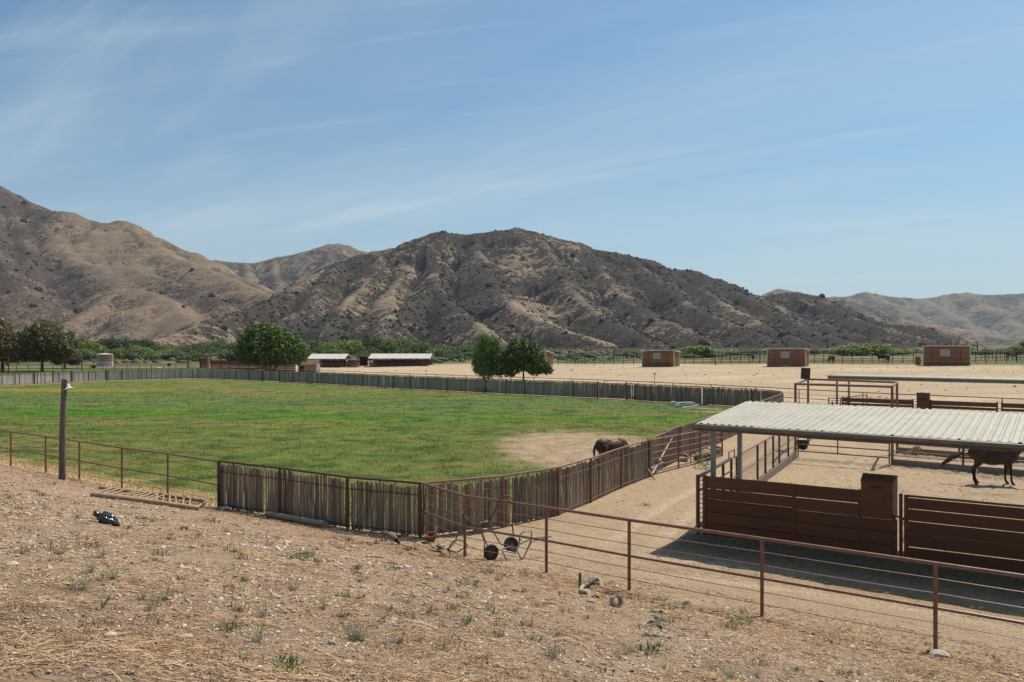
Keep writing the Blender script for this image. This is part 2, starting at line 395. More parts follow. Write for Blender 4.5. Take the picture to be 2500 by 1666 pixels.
def ground_colour(x, y):
    s = (x - 7.28) * -0.58 + (y - 13.7) * -0.815
    sand = np.array((0.460, 0.342, 0.225)); field = np.array((0.455, 0.352, 0.235)); slope_c = np.array((0.355, 0.245, 0.160))
    n1 = fbm(x * 0.22, y * 0.22, 5, 21); n2 = fbm(x * 1.3, y * 1.3, 5, 31); n3 = fbm(x * 0.06, y * 0.06, 4, 41)
    c = np.ones(x.shape + (3,)) * sand
    c = lerp(c, np.array((0.34, 0.235, 0.155)), np.clip(0.45 * n2 + 0.5 * n1 + 0.12, 0, 0.7))
    # foreground slope: paler stony earth with straw-coloured and orange-brown litter
    k = sst(-0.3, 0.9, s)
    fg = lerp(np.ones(x.shape + (3,)) * slope_c, np.array((0.44, 0.325, 0.235)), np.clip(0.55 * n1 + 0.6 * n2 + 0.35, 0, 1))
    fg = lerp(fg, np.array((0.36, 0.205, 0.105)), np.clip(sst(3.2, 0.2, s) * (0.55 + 0.7 * n2) * sst(-1.2, 0.1, s), 0, 0.8))
    fg = lerp(fg, np.array((0.235, 0.155, 0.095)), np.clip(1.8 * fbm(x * 0.6, y * 0.9, 5, 77) - 0.25, 0, 0.75))
    c = lerp(c, fg, k)
    # riding field beyond the lane: smooth, pale, dragged in long lines
    tt = (x + 12.8) * 0.682 + (y - 99.7) * 0.732
    kf = sst(-1, 2, tt)
    lines = fbm(x * 0.03, (y + 0.25 * x) * 0.45, 5, 51)
    ff = lerp(np.ones(x.shape + (3,)) * field, np.array((0.37, 0.255, 0.16)), np.clip(0.75 * lines + 0.2 + 0.3 * fbm(x * 0.15, y * 0.4, 4, 57), 0, 0.7))
    ff = lerp(ff, np.array((0.56, 0.45, 0.33)), np.clip(fbm(x * 0.05, y * 0.12, 4, 58) * 1.5 - 0.1, 0, 0.7))
    c = lerp(c, ff, kf)
    # green lawn to the far left, brush-covered valley floor farther off
    uu = x / np.maximum(y, 1)
    edge = 0.5 * gnoise(x * 0.2, y * 0.2, 3)
    lawn = sst(0, 3, -tt * 0 + (y - 122) + (-40 - x) * 0.2) * sst(-0.386, -0.398, uu + 0.004 * edge) * (1 - sst(172, 176, y))
    lg = lerp(np.ones(x.shape + (3,)) * np.array((0.075, 0.125, 0.028)), np.array((0.14, 0.15, 0.05)), np.clip(fbm(x * 0.1, y * 0.25, 4, 61) + 0.3, 0, 1))
    c = lerp(c, lg, lawn)
    far = sst(186, 210, y - 0.10 * np.abs(x)) + sst(170, 178, y) * sst(-0.38, -0.40, uu); far = np.clip(far + sst(77, 82, tt + 2.0 * edge) * sst(-12, 0, x), 0, 1)
    brush = lerp(np.ones(x.shape + (3,)) * np.array((0.19, 0.16, 0.09)), np.array((0.07, 0.085, 0.04)), np.clip(fbm(x * 0.03, y * 0.03, 5, 71) * 1.4 + 0.5, 0, 1))
    c = lerp(c, brush, far)
    strip = np.exp(-((tt - 79 + 6 * gnoise(x * 0.05, y * 0.05, 8)) / 4.0) ** 2) * sst(0.03, 0.06, uu)
    c = lerp(c, np.array((0.09, 0.13, 0.035)), np.clip(strip * 0.85, 0, 1))
    # pasture
    sd = sdist(x, y, ARENA)
    g = sst(0.0, 1.6, sd + 0.9 * fbm(x * 0.6, y * 0.6, 4, 81))
    left_edge = np.exp(-np.clip(sd, 0, 99) / 1.5) * sst(-6, -11, x) * sst(60, 50, y)
    bare = 1.25 * np.exp(-(((x - 5.2) / 4.6) ** 2 + ((y - 39.0) / 7.5) ** 2)) + 1.1 * np.exp(-(((x - 2.6) / 3.0) ** 2 + ((y - 42.5) / 6.0) ** 2)) + 0.6 * np.exp(-(((x - 16) / 3.6) ** 2 + ((y - 63) / 3.2) ** 2)) + 0.8 * np.exp(-(((x - 1.0) / 3.0) ** 2 + ((y - 27.5) / 2.2) ** 2)) * 0
    bare = bare + 0.45 * np.exp(-np.abs(x - 1.2 - 0.5 * (y - 25)) / 1.0) * sst(26, 30, y) * sst(60, 50, y)
    bare = bare + 1.35 * left_edge + 0.55 * fbm(x * 0.55, y * 0.55, 6, 91)
    g = g * (1 - sst(0.22, 1.0, bare))
    w = y + 0.12 * x + 2.0 * fbm(x * 0.07, y * 0.07, 3, 15)
    warp = fbm(x * 0.06, y * 0.22, 5, 101)
    gc = np.ones(x.shape + (3,)) * np.array((0.112, 0.152, 0.046))
    gc = lerp(gc, np.array((0.130, 0.130, 0.055)), np.clip(sst(34, 24, y) * 0.5 + 0.5 * np.exp(-(((x - 4) / 9) ** 2 + ((y - 40) / 16) ** 2)), 0, 0.8))
    gc = lerp(gc, np.array((0.190, 0.165, 0.075)), np.clip(1.9 * warp + 0.22 + 0.5 * np.exp(-((w - 88) / 7) ** 2), 0, 0.8))
    gc = lerp(gc, np.array((0.062, 0.168, 0.020)), np.clip(1.15 * np.exp(-((w - 57.5) / 3.4) ** 2) * (0.65 + 1.3 * fbm(x * 0.08, y * 0.3, 4, 111)) + 0.6 * np.exp(-((w - 97) / 3.0) ** 2) * sst(-40, -20, x), 0, 0.95))
    gc = lerp(gc, np.array((0.085, 0.150, 0.070)), np.clip(0.9 * np.exp(-((w - 70) / 6.5) ** 2) * (0.7 + 1.5 * fbm(x * 0.11, y * 0.4, 4, 121)), 0, 0.8))
    gc = lerp(gc, np.array((0.048, 0.090, 0.026)), np.clip(3.0 * fbm(x * 0.35, y * 0.7, 5, 131) - 0.1, 0, 0.75))
    gc = lerp(gc, np.array((0.145, 0.195, 0.048)), np.clip(1.6 * fbm(x * 0.16, y * 0.3, 4, 141) - 0.15, 0, 0.6))
    gc = lerp(gc, np.array((0.30, 0.25, 0.03)), np.clip(np.exp(-((y - 88 + 0.05 * x) / 2.2) ** 2) * sst(-36, -44, x) * (0.45 + 1.2 * fbm(x * 0.3, y * 1.0, 4, 151)), 0, 0.8))
    dry = lerp(np.ones(x.shape + (3,)) * np.array((0.375, 0.285, 0.185)), np.array((0.25, 0.175, 0.11)), np.clip(1.3 * n2 + 0.5, 0, 1))
    dry = lerp(dry, np.array((0.42, 0.29, 0.14)), np.clip(left_edge * 1.2, 0, 1))
    inside = sst(0.0, 0.5, sd)
    c = lerp(c, dry, inside)
    c = lerp(c, gc, g)
    # hay and manure litter in the shade of the board fence, litter in the pens
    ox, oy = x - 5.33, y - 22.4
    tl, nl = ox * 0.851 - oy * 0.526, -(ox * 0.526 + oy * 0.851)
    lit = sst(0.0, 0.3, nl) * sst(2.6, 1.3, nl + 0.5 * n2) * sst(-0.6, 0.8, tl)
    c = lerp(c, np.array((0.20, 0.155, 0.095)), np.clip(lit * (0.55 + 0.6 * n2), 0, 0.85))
    orange = np.exp(-((nl - 2.9 - 0.35 * n1) / 0.35) ** 2) * sst(1, 4, tl)
    c = lerp(c, np.array((0.44, 0.27, 0.11)), np.clip(orange * 0.5, 0, 1))
    pen = sst(-0.1, -0.6, nl) * sst(0.2, 1.2, tl + 0.29 * nl)
    c = lerp(c, np.array((0.26, 0.185, 0.125)), np.clip(pen * np.clip(2.2 * fbm(x * 0.8, y * 0.8, 5, 161) - 0.35 + 0.5 * np.exp(nl / 3.0), 0, 1), 0, 0.7))
    # compacted wheel tracks: paler, dustless earth
    wob = 0.5 * np.sin(tl * 0.35)
    trk = sum(np.exp(-((nl + wob - off) / 0.16) ** 2) for off in (2.75, 4.25)) * sst(-1.2, 0.5, tl) * sst(0.2, -0.3, s)
    bxx = (x - 3.4) - (y - 22.0) * 0.53 + 0.25 * np.sin(y * 0.3)
    trk = trk + sum(np.exp(-((bxx - off) / 0.2) ** 2) for off in (-0.45, 0.85)) * sst(20.0, 23, y) * sst(60, 50, y) * sst(0.0, -0.4, sd)
    c = lerp(c, np.array((0.55, 0.43, 0.30)), np.clip(trk * 0.8, 0, 0.75))
    edge_l = np.exp(-(((nl + wob - 3.5) / 0.3) ** 2)) * sst(0.2, -0.3, s) * sst(-1.2, 0.5, tl)
    c = lerp(c, np.array((0.33, 0.225, 0.145)), np.clip(edge_l * (0.35 + 0.8 * n2), 0, 0.5))
    road = sst(1.4, 0.3, np.abs((x * 0.81 - y * 0.586) - 5.33 * 0.81 + 22.4 * 0.586 + 1.6)) * 0
    c = c * np.array((1.0, 0.975, 0.965))
    gk = (g * inside)[..., None]
    c = c * (1 - gk) + c * np.array((1.04, 1.02, 0.84)) * gk
    return np.clip(c, 0.005, 1), s, tt, sd, g

def near_detail(x, y, s, sd, tt):  # noqa
    """tyre ruts in the lane and hoof marks in the pens, as real relief"""
    ox, oy = x - 5.33, y - 22.4
    tl, nl = ox * 0.851 - oy * 0.526, -(ox * 0.526 + oy * 0.851)
    rut = 0
    for off in (2.6, 2.95, 4.1, 4.45, 3.4):
        cx_ = nl + 0.5 * np.sin(tl * 0.35) - off
        rut = rut - 0.05 * np.exp(-(cx_ / 0.13) ** 2)
    lane = sst(-1.0, -0.2, s * -1 + 0) * 0 + sst(0.4, -0.4, s)
    # the lane bends away between the pasture fence and the pens
    ax, ay = 5.1 + 0.0 * x, 0
    bx_ = (x - 3.4) - (y - 22.0) * 0.53
    for off in (-0.6, -0.25, 0.7, 1.05, 1.5):
        rut = rut - 0.045 * np.exp(-((bx_ - off + 0.25 * np.sin(y * 0.3)) / 0.12) ** 2) * sst(20.5, 23, y) * sst(60, 50, y)
    outside = sst(0.0, -0.4, sd)
    pen = sst(-0.1, -0.6, nl) * sst(0.2, 1.2, tl)
    hoof = 0.11 * fbm(x * 2.4, y * 2.4, 5, 171)
    return outside * lane * (rut * sst(48, 40, y) + 0.012 * fbm(x * 3, y * 3, 4, 181)) + pen * hoof * sst(50, 44, y)

# one sheet of ground, fine near the camera and coarser far off, split into its regions
def polar(az0, az1, na, r0, r1, nr):
    az = np.linspace(R(az0), R(az1), na); r = r0 * (r1 / r0) ** (np.arange(nr) / (nr - 1))
    A, RR = np.meshgrid(az, r)
    return RR * np.sin(A), RR * np.cos(A), na, nr
X_, Y_, na, nr = polar(-47, 47, 760, 2.6, 520, 620)
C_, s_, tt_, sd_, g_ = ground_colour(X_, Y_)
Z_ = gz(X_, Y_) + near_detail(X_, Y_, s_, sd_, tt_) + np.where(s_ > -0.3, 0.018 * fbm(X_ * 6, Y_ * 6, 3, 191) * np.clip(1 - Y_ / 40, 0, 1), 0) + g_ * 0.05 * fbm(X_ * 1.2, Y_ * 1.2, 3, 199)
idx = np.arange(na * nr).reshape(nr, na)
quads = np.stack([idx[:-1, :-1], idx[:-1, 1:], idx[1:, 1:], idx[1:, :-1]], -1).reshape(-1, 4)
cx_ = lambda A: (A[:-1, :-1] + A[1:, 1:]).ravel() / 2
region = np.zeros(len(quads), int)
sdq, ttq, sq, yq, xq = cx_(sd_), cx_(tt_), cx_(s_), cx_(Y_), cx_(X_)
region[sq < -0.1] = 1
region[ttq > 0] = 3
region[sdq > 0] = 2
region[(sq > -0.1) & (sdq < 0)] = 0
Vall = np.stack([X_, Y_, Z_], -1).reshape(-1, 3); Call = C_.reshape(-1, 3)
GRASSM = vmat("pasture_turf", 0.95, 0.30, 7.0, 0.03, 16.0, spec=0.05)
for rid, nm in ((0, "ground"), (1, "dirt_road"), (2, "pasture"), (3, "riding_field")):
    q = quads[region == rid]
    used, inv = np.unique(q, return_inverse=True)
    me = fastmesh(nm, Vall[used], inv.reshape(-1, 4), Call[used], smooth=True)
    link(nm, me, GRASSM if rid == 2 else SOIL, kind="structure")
# the ground behind and beside the camera, and on to the horizon
def coarse(nm, az0, az1, na2, r0, r1, nr2, drop=0.0):
    X2, Y2, a2, r2 = polar(az0, az1, na2, r0, r1, nr2)
    C2, _, _, _, _ = ground_colour(X2, Y2)
    Z2 = gz(X2, Y2) - drop
    id2 = np.arange(a2 * r2).reshape(r2, a2)
    q2 = np.stack([id2[:-1, :-1], id2[:-1, 1:], id2[1:, 1:], id2[1:, :-1]], -1).reshape(-1, 4)
    link(nm, fastmesh(nm, np.stack([X2, Y2, Z2], -1).reshape(-1, 3), q2, C2.reshape(-1, 3), smooth=True), SOIL, kind="structure")
coarse("ground_behind", 47, 313, 160, 2.6, 520, 60)
coarse("valley_floor", -60, 60, 200, 519, 9000, 60)
coarse("ground_underfoot", 0, 360, 64, 0.02, 2.61, 6)

# ================================================================== HILLS
def tents(X, Y, ridges, soft=6.0):
    """height of a hill range: every ridge line casts a slope on both sides; also arc position and distance for the gullies"""
    H = np.full(X.shape, -60.0); A = np.zeros(X.shape); D = np.full(X.shape, 1e9)
    for ri, (pts, k) in enumerate(ridges):
        arc = ri * 137.0
        for (a, b) in zip(pts[:-1], pts[1:]):
            ax, ay, az = a; bx, by, bz = b
            ex, ey = bx - ax, by - ay; L = math.hypot(ex, ey) + 1e-6
            t = np.clip(((X - ax) * ex + (Y - ay) * ey) / L ** 2, 0, 1)
            dd = np.hypot(X - ax - t * ex, Y - ay - t * ey)
            h = az + t * (bz - az) - k * (np.sqrt(dd ** 2 + 36.0) - 6.0)
            m = h > H
            A = np.where(m, arc + t * L, A); D = np.where(m, dd, D)
            diff = np.clip(0.5 + 0.5 * (h - H) / soft, 0, 1)
            H = H * (1 - diff) + h * diff + soft * diff * (1 - diff) * 0.5
            arc += L
    return H, A, D
def rid(lst, k): return ([PD(x, y, d) for x, y, d in lst], k)
def dz(lst, k): return rid([(x * 1.0625, y * 1.0625, d) for x, y, d in lst], k)

HILLV = vmat("hill_base", 0.95, 0.1, 0.2)
def hill_mat(name, shrub, scale, thr_lo, thr_hi, strata=0.0, bump=1.2):
    m = bpy.data.materials.new(name); m.use_nodes = True
    n, l = m.node_tree.nodes, m.node_tree.links
    b = n["Principled BSDF"]; b.inputs["Roughness"].default_value = 0.95; b.inputs["Specular IOR Level"].default_value = 0.05
    at = n.new("ShaderNodeAttribute"); at.attribute_name = "Col"
    de = n.new("ShaderNodeAttribute"); de.attribute_name = "dens"
    t = n.new("ShaderNodeTexCoord")
    z = n.new("ShaderNodeTexNoise"); z.inputs["Scale"].default_value = scale; z.inputs["Detail"].default_value = 5; z.inputs["Roughness"].default_value = 0.62
    l.new(t.outputs["Object"], z.inputs["Vector"])
    # shrub cover: noise above a threshold that falls as the cover gets denser
    sb = n.new("ShaderNodeMath"); sb.operation = 'MULTIPLY_ADD'; l.new(de.outputs["Fac"], sb.inputs[0]); sb.inputs[1].default_value = 0.42; l.new(z.outputs["Fac"], sb.inputs[2])
    mr = n.new("ShaderNodeMapRange"); mr.interpolation_type = 'SMOOTHSTEP'; l.new(sb.outputs[0], mr.inputs[0]); mr.inputs[1].default_value = thr_lo; mr.inputs[2].default_value = thr_hi
    z2 = n.new("ShaderNodeTexNoise"); z2.inputs["Scale"].default_value = 0.06; z2.inputs["Detail"].default_value = 8; z2.inputs["Roughness"].default_value = 0.7; l.new(t.outputs["Object"], z2.inputs["Vector"])
    mr2 = n.new("ShaderNodeMapRange"); l.new(z2.outputs["Fac"], mr2.inputs[0]); mr2.inputs[1].default_value = 0.3; mr2.inputs[2].default_value = 0.7; mr2.inputs[3].default_value = 0.72; mr2.inputs[4].default_value = 1.28
    sc_ = n.new("ShaderNodeVectorMath"); sc_.operation = 'SCALE'; l.new(at.outputs["Color"], sc_.inputs[0]); l.new(mr2.outputs[0], sc_.inputs[3])
    mx = n.new("ShaderNodeMix"); mx.data_type = 'RGBA'; l.new(mr.outputs[0], mx.inputs["Factor"]); l.new(sc_.outputs[0], mx.inputs[6]); mx.inputs[7].default_value = (*shrub, 1)
    l.new(mx.outputs[2], b.inputs["Base Color"])
    bp = n.new("ShaderNodeBump"); bp.inputs["Strength"].default_value = 1.0; bp.inputs["Distance"].default_value = bump; l.new(sb.outputs[0], bp.inputs["Height"]); 
    l.new(bp.outputs[0], b.inputs["Normal"])
    return m

def hill(name, ridges, x0, x1, y0, y1, step, gully, gl, col_fn, dens_fn, m, seed, soft=6.0, rough=2.0):
    xs = np.arange(x0, x1 + step, step); ys = np.arange(y0, y1 + step, step)
    X, Y = np.meshgrid(xs, ys)
    wx = X + 14 * fbm(X / 90, Y / 90, 4, seed + 3); wy = Y + 14 * fbm(X / 90 + 40, Y / 90, 4, seed + 4)
    H, A, D = tents(wx, wy, ridges, soft)
    cover = sst(0, 45, D)
    gn = 1 - np.abs(fbm(A / gl, D / 150.0 + A / 900, 3, seed)) * 3.2
    gn2 = 1 - np.abs(fbm(A / (gl * 0.38), D / 70.0, 3, seed + 7)) * 3.2
    gn3 = 1 - np.abs(fbm(X / (gl * 0.5) + 7, Y / (gl * 0.5), 4, seed + 9)) * 3.0
    H = H + gully * cover * (gn - 0.6) + gully * 0.45 * cover * (gn2 - 0.6) + gully * 0.30 * cover * (gn3 - 0.5)
    H = H + rough * fbm(X / 26, Y / 26, 5, seed + 11) * (0.35 + 0.65 * cover)
    H = np.where(H < 2, -2 + 4 * np.exp(np.clip((H - 2) / 4, -30, 0)), H)
    gy, gx = np.gradient(H, step)
    lap = np.gradient(gx, step, axis=1) + np.gradient(gy, step, axis=0)
    a, b = X.shape
    id_ = np.arange(a * b).reshape(a, b)
    q = np.stack([id_[:-1, :-1], id_[:-1, 1:], id_[1:, 1:], id_[1:, :-1]], -1).reshape(-1, 4)
    keep = (np.maximum.reduce([H.ravel()[q[:, i]] for i in range(4)]) > -1.9)
    q = q[keep]
    col = col_fn(X, Y, H, gx, gy, lap); dens = dens_fn(X, Y, H, gx, gy, lap)
    me = fastmesh(name, np.stack([X, Y, H], -1).reshape(-1, 3), q, col.reshape(-1, 3), smooth=True)
    at = me.attributes.new("dens", 'FLOAT', 'POINT'); at.data.foreach_set("value", dens.astype(np.float32).ravel())
    link(name, me, m, kind="structure")
    return xs, ys, H, dens

M1R = [
 dz([(330, 792, 640), (400, 770, 690), (470, 742, 750), (560, 712, 830), (640, 682, 910), (700, 648, 980), (760, 612, 1050), (830, 587, 1090), (870, 579, 1110), (940, 564, 1140), (985, 537, 1150), (1010, 533, 1150), (1060, 539, 1150), (1100, 538, 1150), (1150, 532, 1150), (1185, 524, 1150), (1225, 532, 1150), (1270, 542, 1150), (1330, 559, 1150), (1380, 577, 1150), (1440, 587, 1150), (1490, 600, 1150), (1530, 619, 1150), (1600, 624, 1150), (1650, 642, 1150), (1700, 669, 1150), (1745, 682, 1150), (1790, 675, 1130), (1830, 672, 1130), (1870, 682, 1120), (1930, 704, 1090), (2000, 731, 1060), (2060, 747, 1030), (2130, 758, 1000), (2200, 777, 960), (2260, 795, 930), (2320, 812, 900)], 0.62),
 dz([(985, 537, 1150), (1000, 595, 1050), (1000, 652, 930), (1045, 702, 820), (1110, 757, 705), (1135, 785, 650)], 0.78),
 dz([(1000, 652, 930), (940, 700, 830), (870, 745, 720), (840, 783, 650)], 0.8),
 dz([(1100, 538, 1150), (1115, 600, 1040), (1140, 665, 900), (1200, 712, 800), (1290, 755, 700), (1400, 787, 640)], 0.5),
 dz([(1225, 532, 1150), (1265, 600, 1040), (1310, 668, 920), (1370, 718, 820), (1470, 770, 700), (1530, 790, 650)], 0.6),
 dz([(1330, 559, 1150), (1390, 630, 1040), (1440, 688, 920), (1540, 743, 800), (1640, 783, 690)], 0.6),
 dz([(1440, 587, 1150), (1530, 652, 1030), (1600, 708, 910), (1700, 757, 790), (1780, 787, 700)], 0.6),
 dz([(1530, 619, 1150), (1640, 682, 1020), (1720, 733, 890), (1830, 780, 740)], 0.6),
 dz([(1650, 642, 1150), (1760, 710, 1010), (1870, 758, 870), (1960, 789, 760)], 0.6),
 dz([(1745, 682, 1150), (1850, 732, 1010), (1980, 772, 860), (2080, 793, 780)], 0.6),
 dz([(1870, 682, 1120), (1990, 740, 990), (2150, 785, 850)], 0.6),
 dz([(870, 579, 1110), (850, 640, 980), (790, 706, 850), (750, 765, 730)], 0.72),
 dz([(790, 602, 1060), (740, 655, 950), (680, 712, 840), (640, 758, 750)], 0.7),
 dz([(930, 566, 1130), (910, 640, 1000), (880, 700, 880), (840, 748, 760)], 0.75),
]
DEFT = lambda *c: np.array(c)
def m1_col(X, Y, H, gx, gy, lap):
    c = np.ones(X.shape + (3,)) * DEFT(0.190, 0.134, 0.090)
    st = np.hypot(gx, gy)
    c = lerp(c, DEFT(0.28, 0.22, 0.155), np.clip(sst(0.62, 1.15, st) * (0.4 + 1.4 * fbm(X / 60, Y / 60, 4, 301)), 0, 0.85))
    c = lerp(c, DEFT(0.30, 0.165, 0.095), np.clip(2.0 * fbm(X / 70, Y / 70, 4, 302) - 0.55, 0, 0.7))
    band = 0.5 + 0.5 * np.sin(H * 1.1 + 0.05 * X + 2 * fbm(X / 40, Y / 40, 3, 303))
    cliff = np.exp(-(((X + 122) / 75) ** 2 + ((Y - 720) / 60) ** 2))
    c = lerp(c, DEFT(0.30, 0.29, 0.25), np.clip(cliff * 0.4 * (0.2 + band), 0, 0.4))
    c = lerp(c, DEFT(0.30, 0.235, 0.165), np.clip(-lap * 7.0 - 0.15, 0, 0.55))
    c = lerp(c, DEFT(0.30, 0.22, 0.15), smooth_spur(X, Y))
    return c
def smooth_spur(X, Y):
    a, b = PD(1285, 752, 820), PD(1480, 832, 650)
    ex, ey = b[0] - a[0], b[1] - a[1]
    t = np.clip(((X - a[0]) * ex + (Y - a[1]) * ey) / (ex * ex + ey * ey), 0, 1)
    d = np.hypot(X - a[0] - t * ex, Y - a[1] - t * ey)
    return np.clip(np.exp(-(d / 19.0) ** 2) * 1.0, 0, 1)
def m1_dens(X, Y, H, gx, gy, lap):
    d = 0.74 + 1.0 * fbm(X / 110, Y / 110, 4, 311) + 0.30 * fbm(X / 22, Y / 22, 3, 312) + 3.0 * np.clip(lap, -0.05, 0.08)
    d = d + 0.16 * sst(0, 240, X)
    d = d + 0.06 + 1.3 * np.clip(lap, -0.07, 0.07)
    d = d - 0.62 * smooth_spur(X, Y) + 0.30 * np.exp(-(((X + 135) / 80) ** 2 + ((Y - 710) / 80) ** 2))
    return np.clip(d, 0, 1.15)
m1m = hill_mat("chaparral_hill", (0.060, 0.048, 0.040), 0.24, 0.66, 0.73, bump=3.0)
hx1, hy1, H1, D1 = hill("hill_centre", M1R, -340, 640, 560, 1230, 2.5, 10.5, 40.0, m1_col, m1_dens, m1m, 400, soft=5.0, rough=3.0)

M0R = [
 rid([(-160, 400, 1560), (-60, 425, 1520), (0, 474, 1500), (45, 492, 1490), (95, 512, 1470), (160, 518, 1450), (185, 521, 1450), (214, 539, 1450), (256, 546, 1440), (292, 539, 1430), (310, 543, 1430), (341, 565, 1420), (404, 597, 1410), (468, 618, 1390), (510, 639, 1380), (553, 666, 1350), (595, 682, 1330), (637, 698, 1290), (664, 716, 1240), (690, 735, 1190)], 0.55),
 rid([(90, 520, 1470), (160, 555, 1400), (153, 593, 1330), (168, 627, 1280), (241, 648, 1200), (306, 700, 1080), (245, 746, 960), (175, 790, 850), (141, 806, 800)], 0.52),
 rid([(306, 700, 1080), (390, 722, 980), (440, 755, 880), (470, 790, 800)], 0.42),
 rid([(306, 700, 1080), (330, 745, 960), (340, 790, 840)], 0.42),
 rid([(241, 648, 1200), (330, 655, 1180), (402, 681, 1100), (500, 718, 1000), (575, 760, 900)], 0.48),
 rid([(310, 543, 1430), (400, 615, 1340), (513, 660, 1250), (620, 705, 1150), (668, 725, 1090)], 0.5),
 rid([(-60, 425, 1520), (-40, 560, 1300), (20, 660, 1100), (60, 720, 960)], 0.5),
 rid([(0, 474, 1500), (60, 560, 1350), (70, 640, 1200), (40, 700, 1080)], 0.55),
 rid([(-250, 760, 900), (-60, 770, 860), (20, 776, 820), (110, 795, 780)], 0.35),
]
def m0_patch(X, Y):
    a = [PD(390, 640, 1200), PD(470, 680, 1080), PD(560, 735, 950)]
    best = np.full(X.shape, 1e9)
    for p, q in zip(a[:-1], a[1:]):
        ex, ey = q[0] - p[0], q[1] - p[1]; t = np.clip(((X - p[0]) * ex + (Y - p[1]) * ey) / (ex * ex + ey * ey), 0, 1)
        best = np.minimum(best, np.hypot(X - p[0] - t * ex, Y - p[1] - t * ey))
    return np.exp(-(best / 45) ** 2)
def m0_side(X, Y):
    """the shrubby west-facing flank left of the long spur"""
    pts = [PD(160, 555, 1400), PD(153, 593, 1330), PD(168, 627, 1280), PD(241, 648, 1200), PD(306, 700, 1080), PD(245, 746, 960), PD(141, 806, 800)]
    xs_ = np.interp(Y.ravel(), [p[1] for p in pts[::-1]], [p[0] for p in pts[::-1]]).reshape(Y.shape)
    return sst(0, 60, xs_ - X)
def m0_col(X, Y, H, gx, gy, lap):
    c = np.ones(X.shape + (3,)) * DEFT(0.205, 0.146, 0.100)
    c = lerp(c, DEFT(0.145, 0.103, 0.075), np.clip(m0_side(X, Y) * (0.6 + fbm(X / 120, Y / 120, 4, 330)), 0, 0.9))
    c = lerp(c, DEFT(0.135, 0.098, 0.072), np.clip(2.2 * fbm(X / 130, Y / 130, 4, 331) - 0.1, 0, 0.6))
    c = lerp(c, DEFT(0.27, 0.22, 0.17), np.clip(sst(0.85, 1.3, np.hypot(gx, gy)) * (0.3 + 1.5 * fbm(X / 60, Y / 60, 4, 332)), 0, 0.7))
    return c
def m0_dens(X, Y, H, gx, gy, lap):
    d = 0.20 + 0.45 * m0_side(X, Y) + 0.55 * fbm(X / 110, Y / 110, 4, 341) + 3.2 * np.clip(lap, -0.03, 0.07) + 0.5 * m0_patch(X, Y)
    toe = PD(280, 800, 830)
    d = d + 0.42 * np.exp(-(((X - toe[0]) / 45) ** 2 + ((Y - toe[1]) / 70) ** 2))
    return np.clip(d, 0, 1.0)
m0m = hill_mat("dry_grass_hill", (0.066, 0.050, 0.042), 0.25, 0.655, 0.725, bump=1.8)
hx0, hy0, H0, D0 = hill("hill_left", M0R, -1250, -230, 600, 1640, 3.6, 7.0, 85.0, m0_col, m0_dens, m0m, 500, soft=12.0, rough=1.8)

M2R = [
 rid([(440, 640, 1900), (500, 636, 1920), (531, 636, 1950), (574, 641, 2000), (617, 643, 2000), (680, 629, 2000), (744, 615, 2000), (800, 597, 2000), (825, 595, 2000), (850, 600, 2000), (882, 613, 2000), (930, 620, 2000), (1000, 650, 2000)], 0.6),
 rid([(825, 595, 2000), (790, 650, 1850), (720, 700, 1650), (680, 740, 1500)], 0.65),
 rid([(680, 629, 2000), (665, 670, 1850), (700, 720, 1620)], 0.7),
 rid([(531, 636, 1950), (570, 680, 1800), (640, 715, 1600)], 0.8),
 rid([(600, 642, 1990), (610, 690, 1800), (660, 730, 1600)], 0.8),
]
def m2_col(X, Y, H, gx, gy, lap):
    c = np.ones(X.shape + (3,)) * DEFT(0.185, 0.138, 0.10)
    return lerp(c, DEFT(0.30, 0.26, 0.20), np.clip(sst(0.6, 1.1, np.hypot(gx, gy)) * (0.6 + 1.4 * fbm(X / 90, Y / 90, 4, 352)), 0, 0.8))
m2m = hill_mat("far_chaparral_hill", (0.072, 0.062, 0.054), 0.16, 0.64, 0.74, bump=2.5)
hill("hill_behind", M2R, -900, -150, 1400, 2150, 5.0, 13.0, 75.0, m2_col, lambda X, Y, H, gx, gy, lap: np.clip(0.45 + 0.9 * fbm(X / 120, Y / 120, 4, 361) + 4 * np.clip(lap, -0.03, 0.06), 0, 1), m2m, 600, rough=4.0)

M3R = [
 rid([(1900, 705, 1900), (2006, 724, 1850), (2060, 731, 1800), (2116, 750, 1750), (2190, 775, 1650), (2269, 799, 1500), (2340, 822, 1400)], 0.5),
 rid([(2060, 731, 1800), (2150, 790, 1600), (2200, 815, 1450)], 0.5),
 rid([(2250, 792, 1900), (2330, 800, 1850), (2411, 822, 1700), (2480, 832, 1600)], 0.4),
]
def m3_col(X, Y, H, gx, gy, lap):
    return lerp(np.ones(X.shape + (3,)) * DEFT(0.25, 0.19, 0.14), DEFT(0.19, 0.15, 0.11), np.clip(fbm(X / 120, Y / 120, 4, 372) + 0.4, 0, 1))
hill("hill_right", M3R, 500, 1250, 1350, 2000, 6.0, 7.0, 90.0, m3_col, lambda X, Y, H, gx, gy, lap: np.clip(0.38 + 0.8 * fbm(X / 120, Y / 120, 4, 371), 0, 1), m2m, 700, rough=3.0)
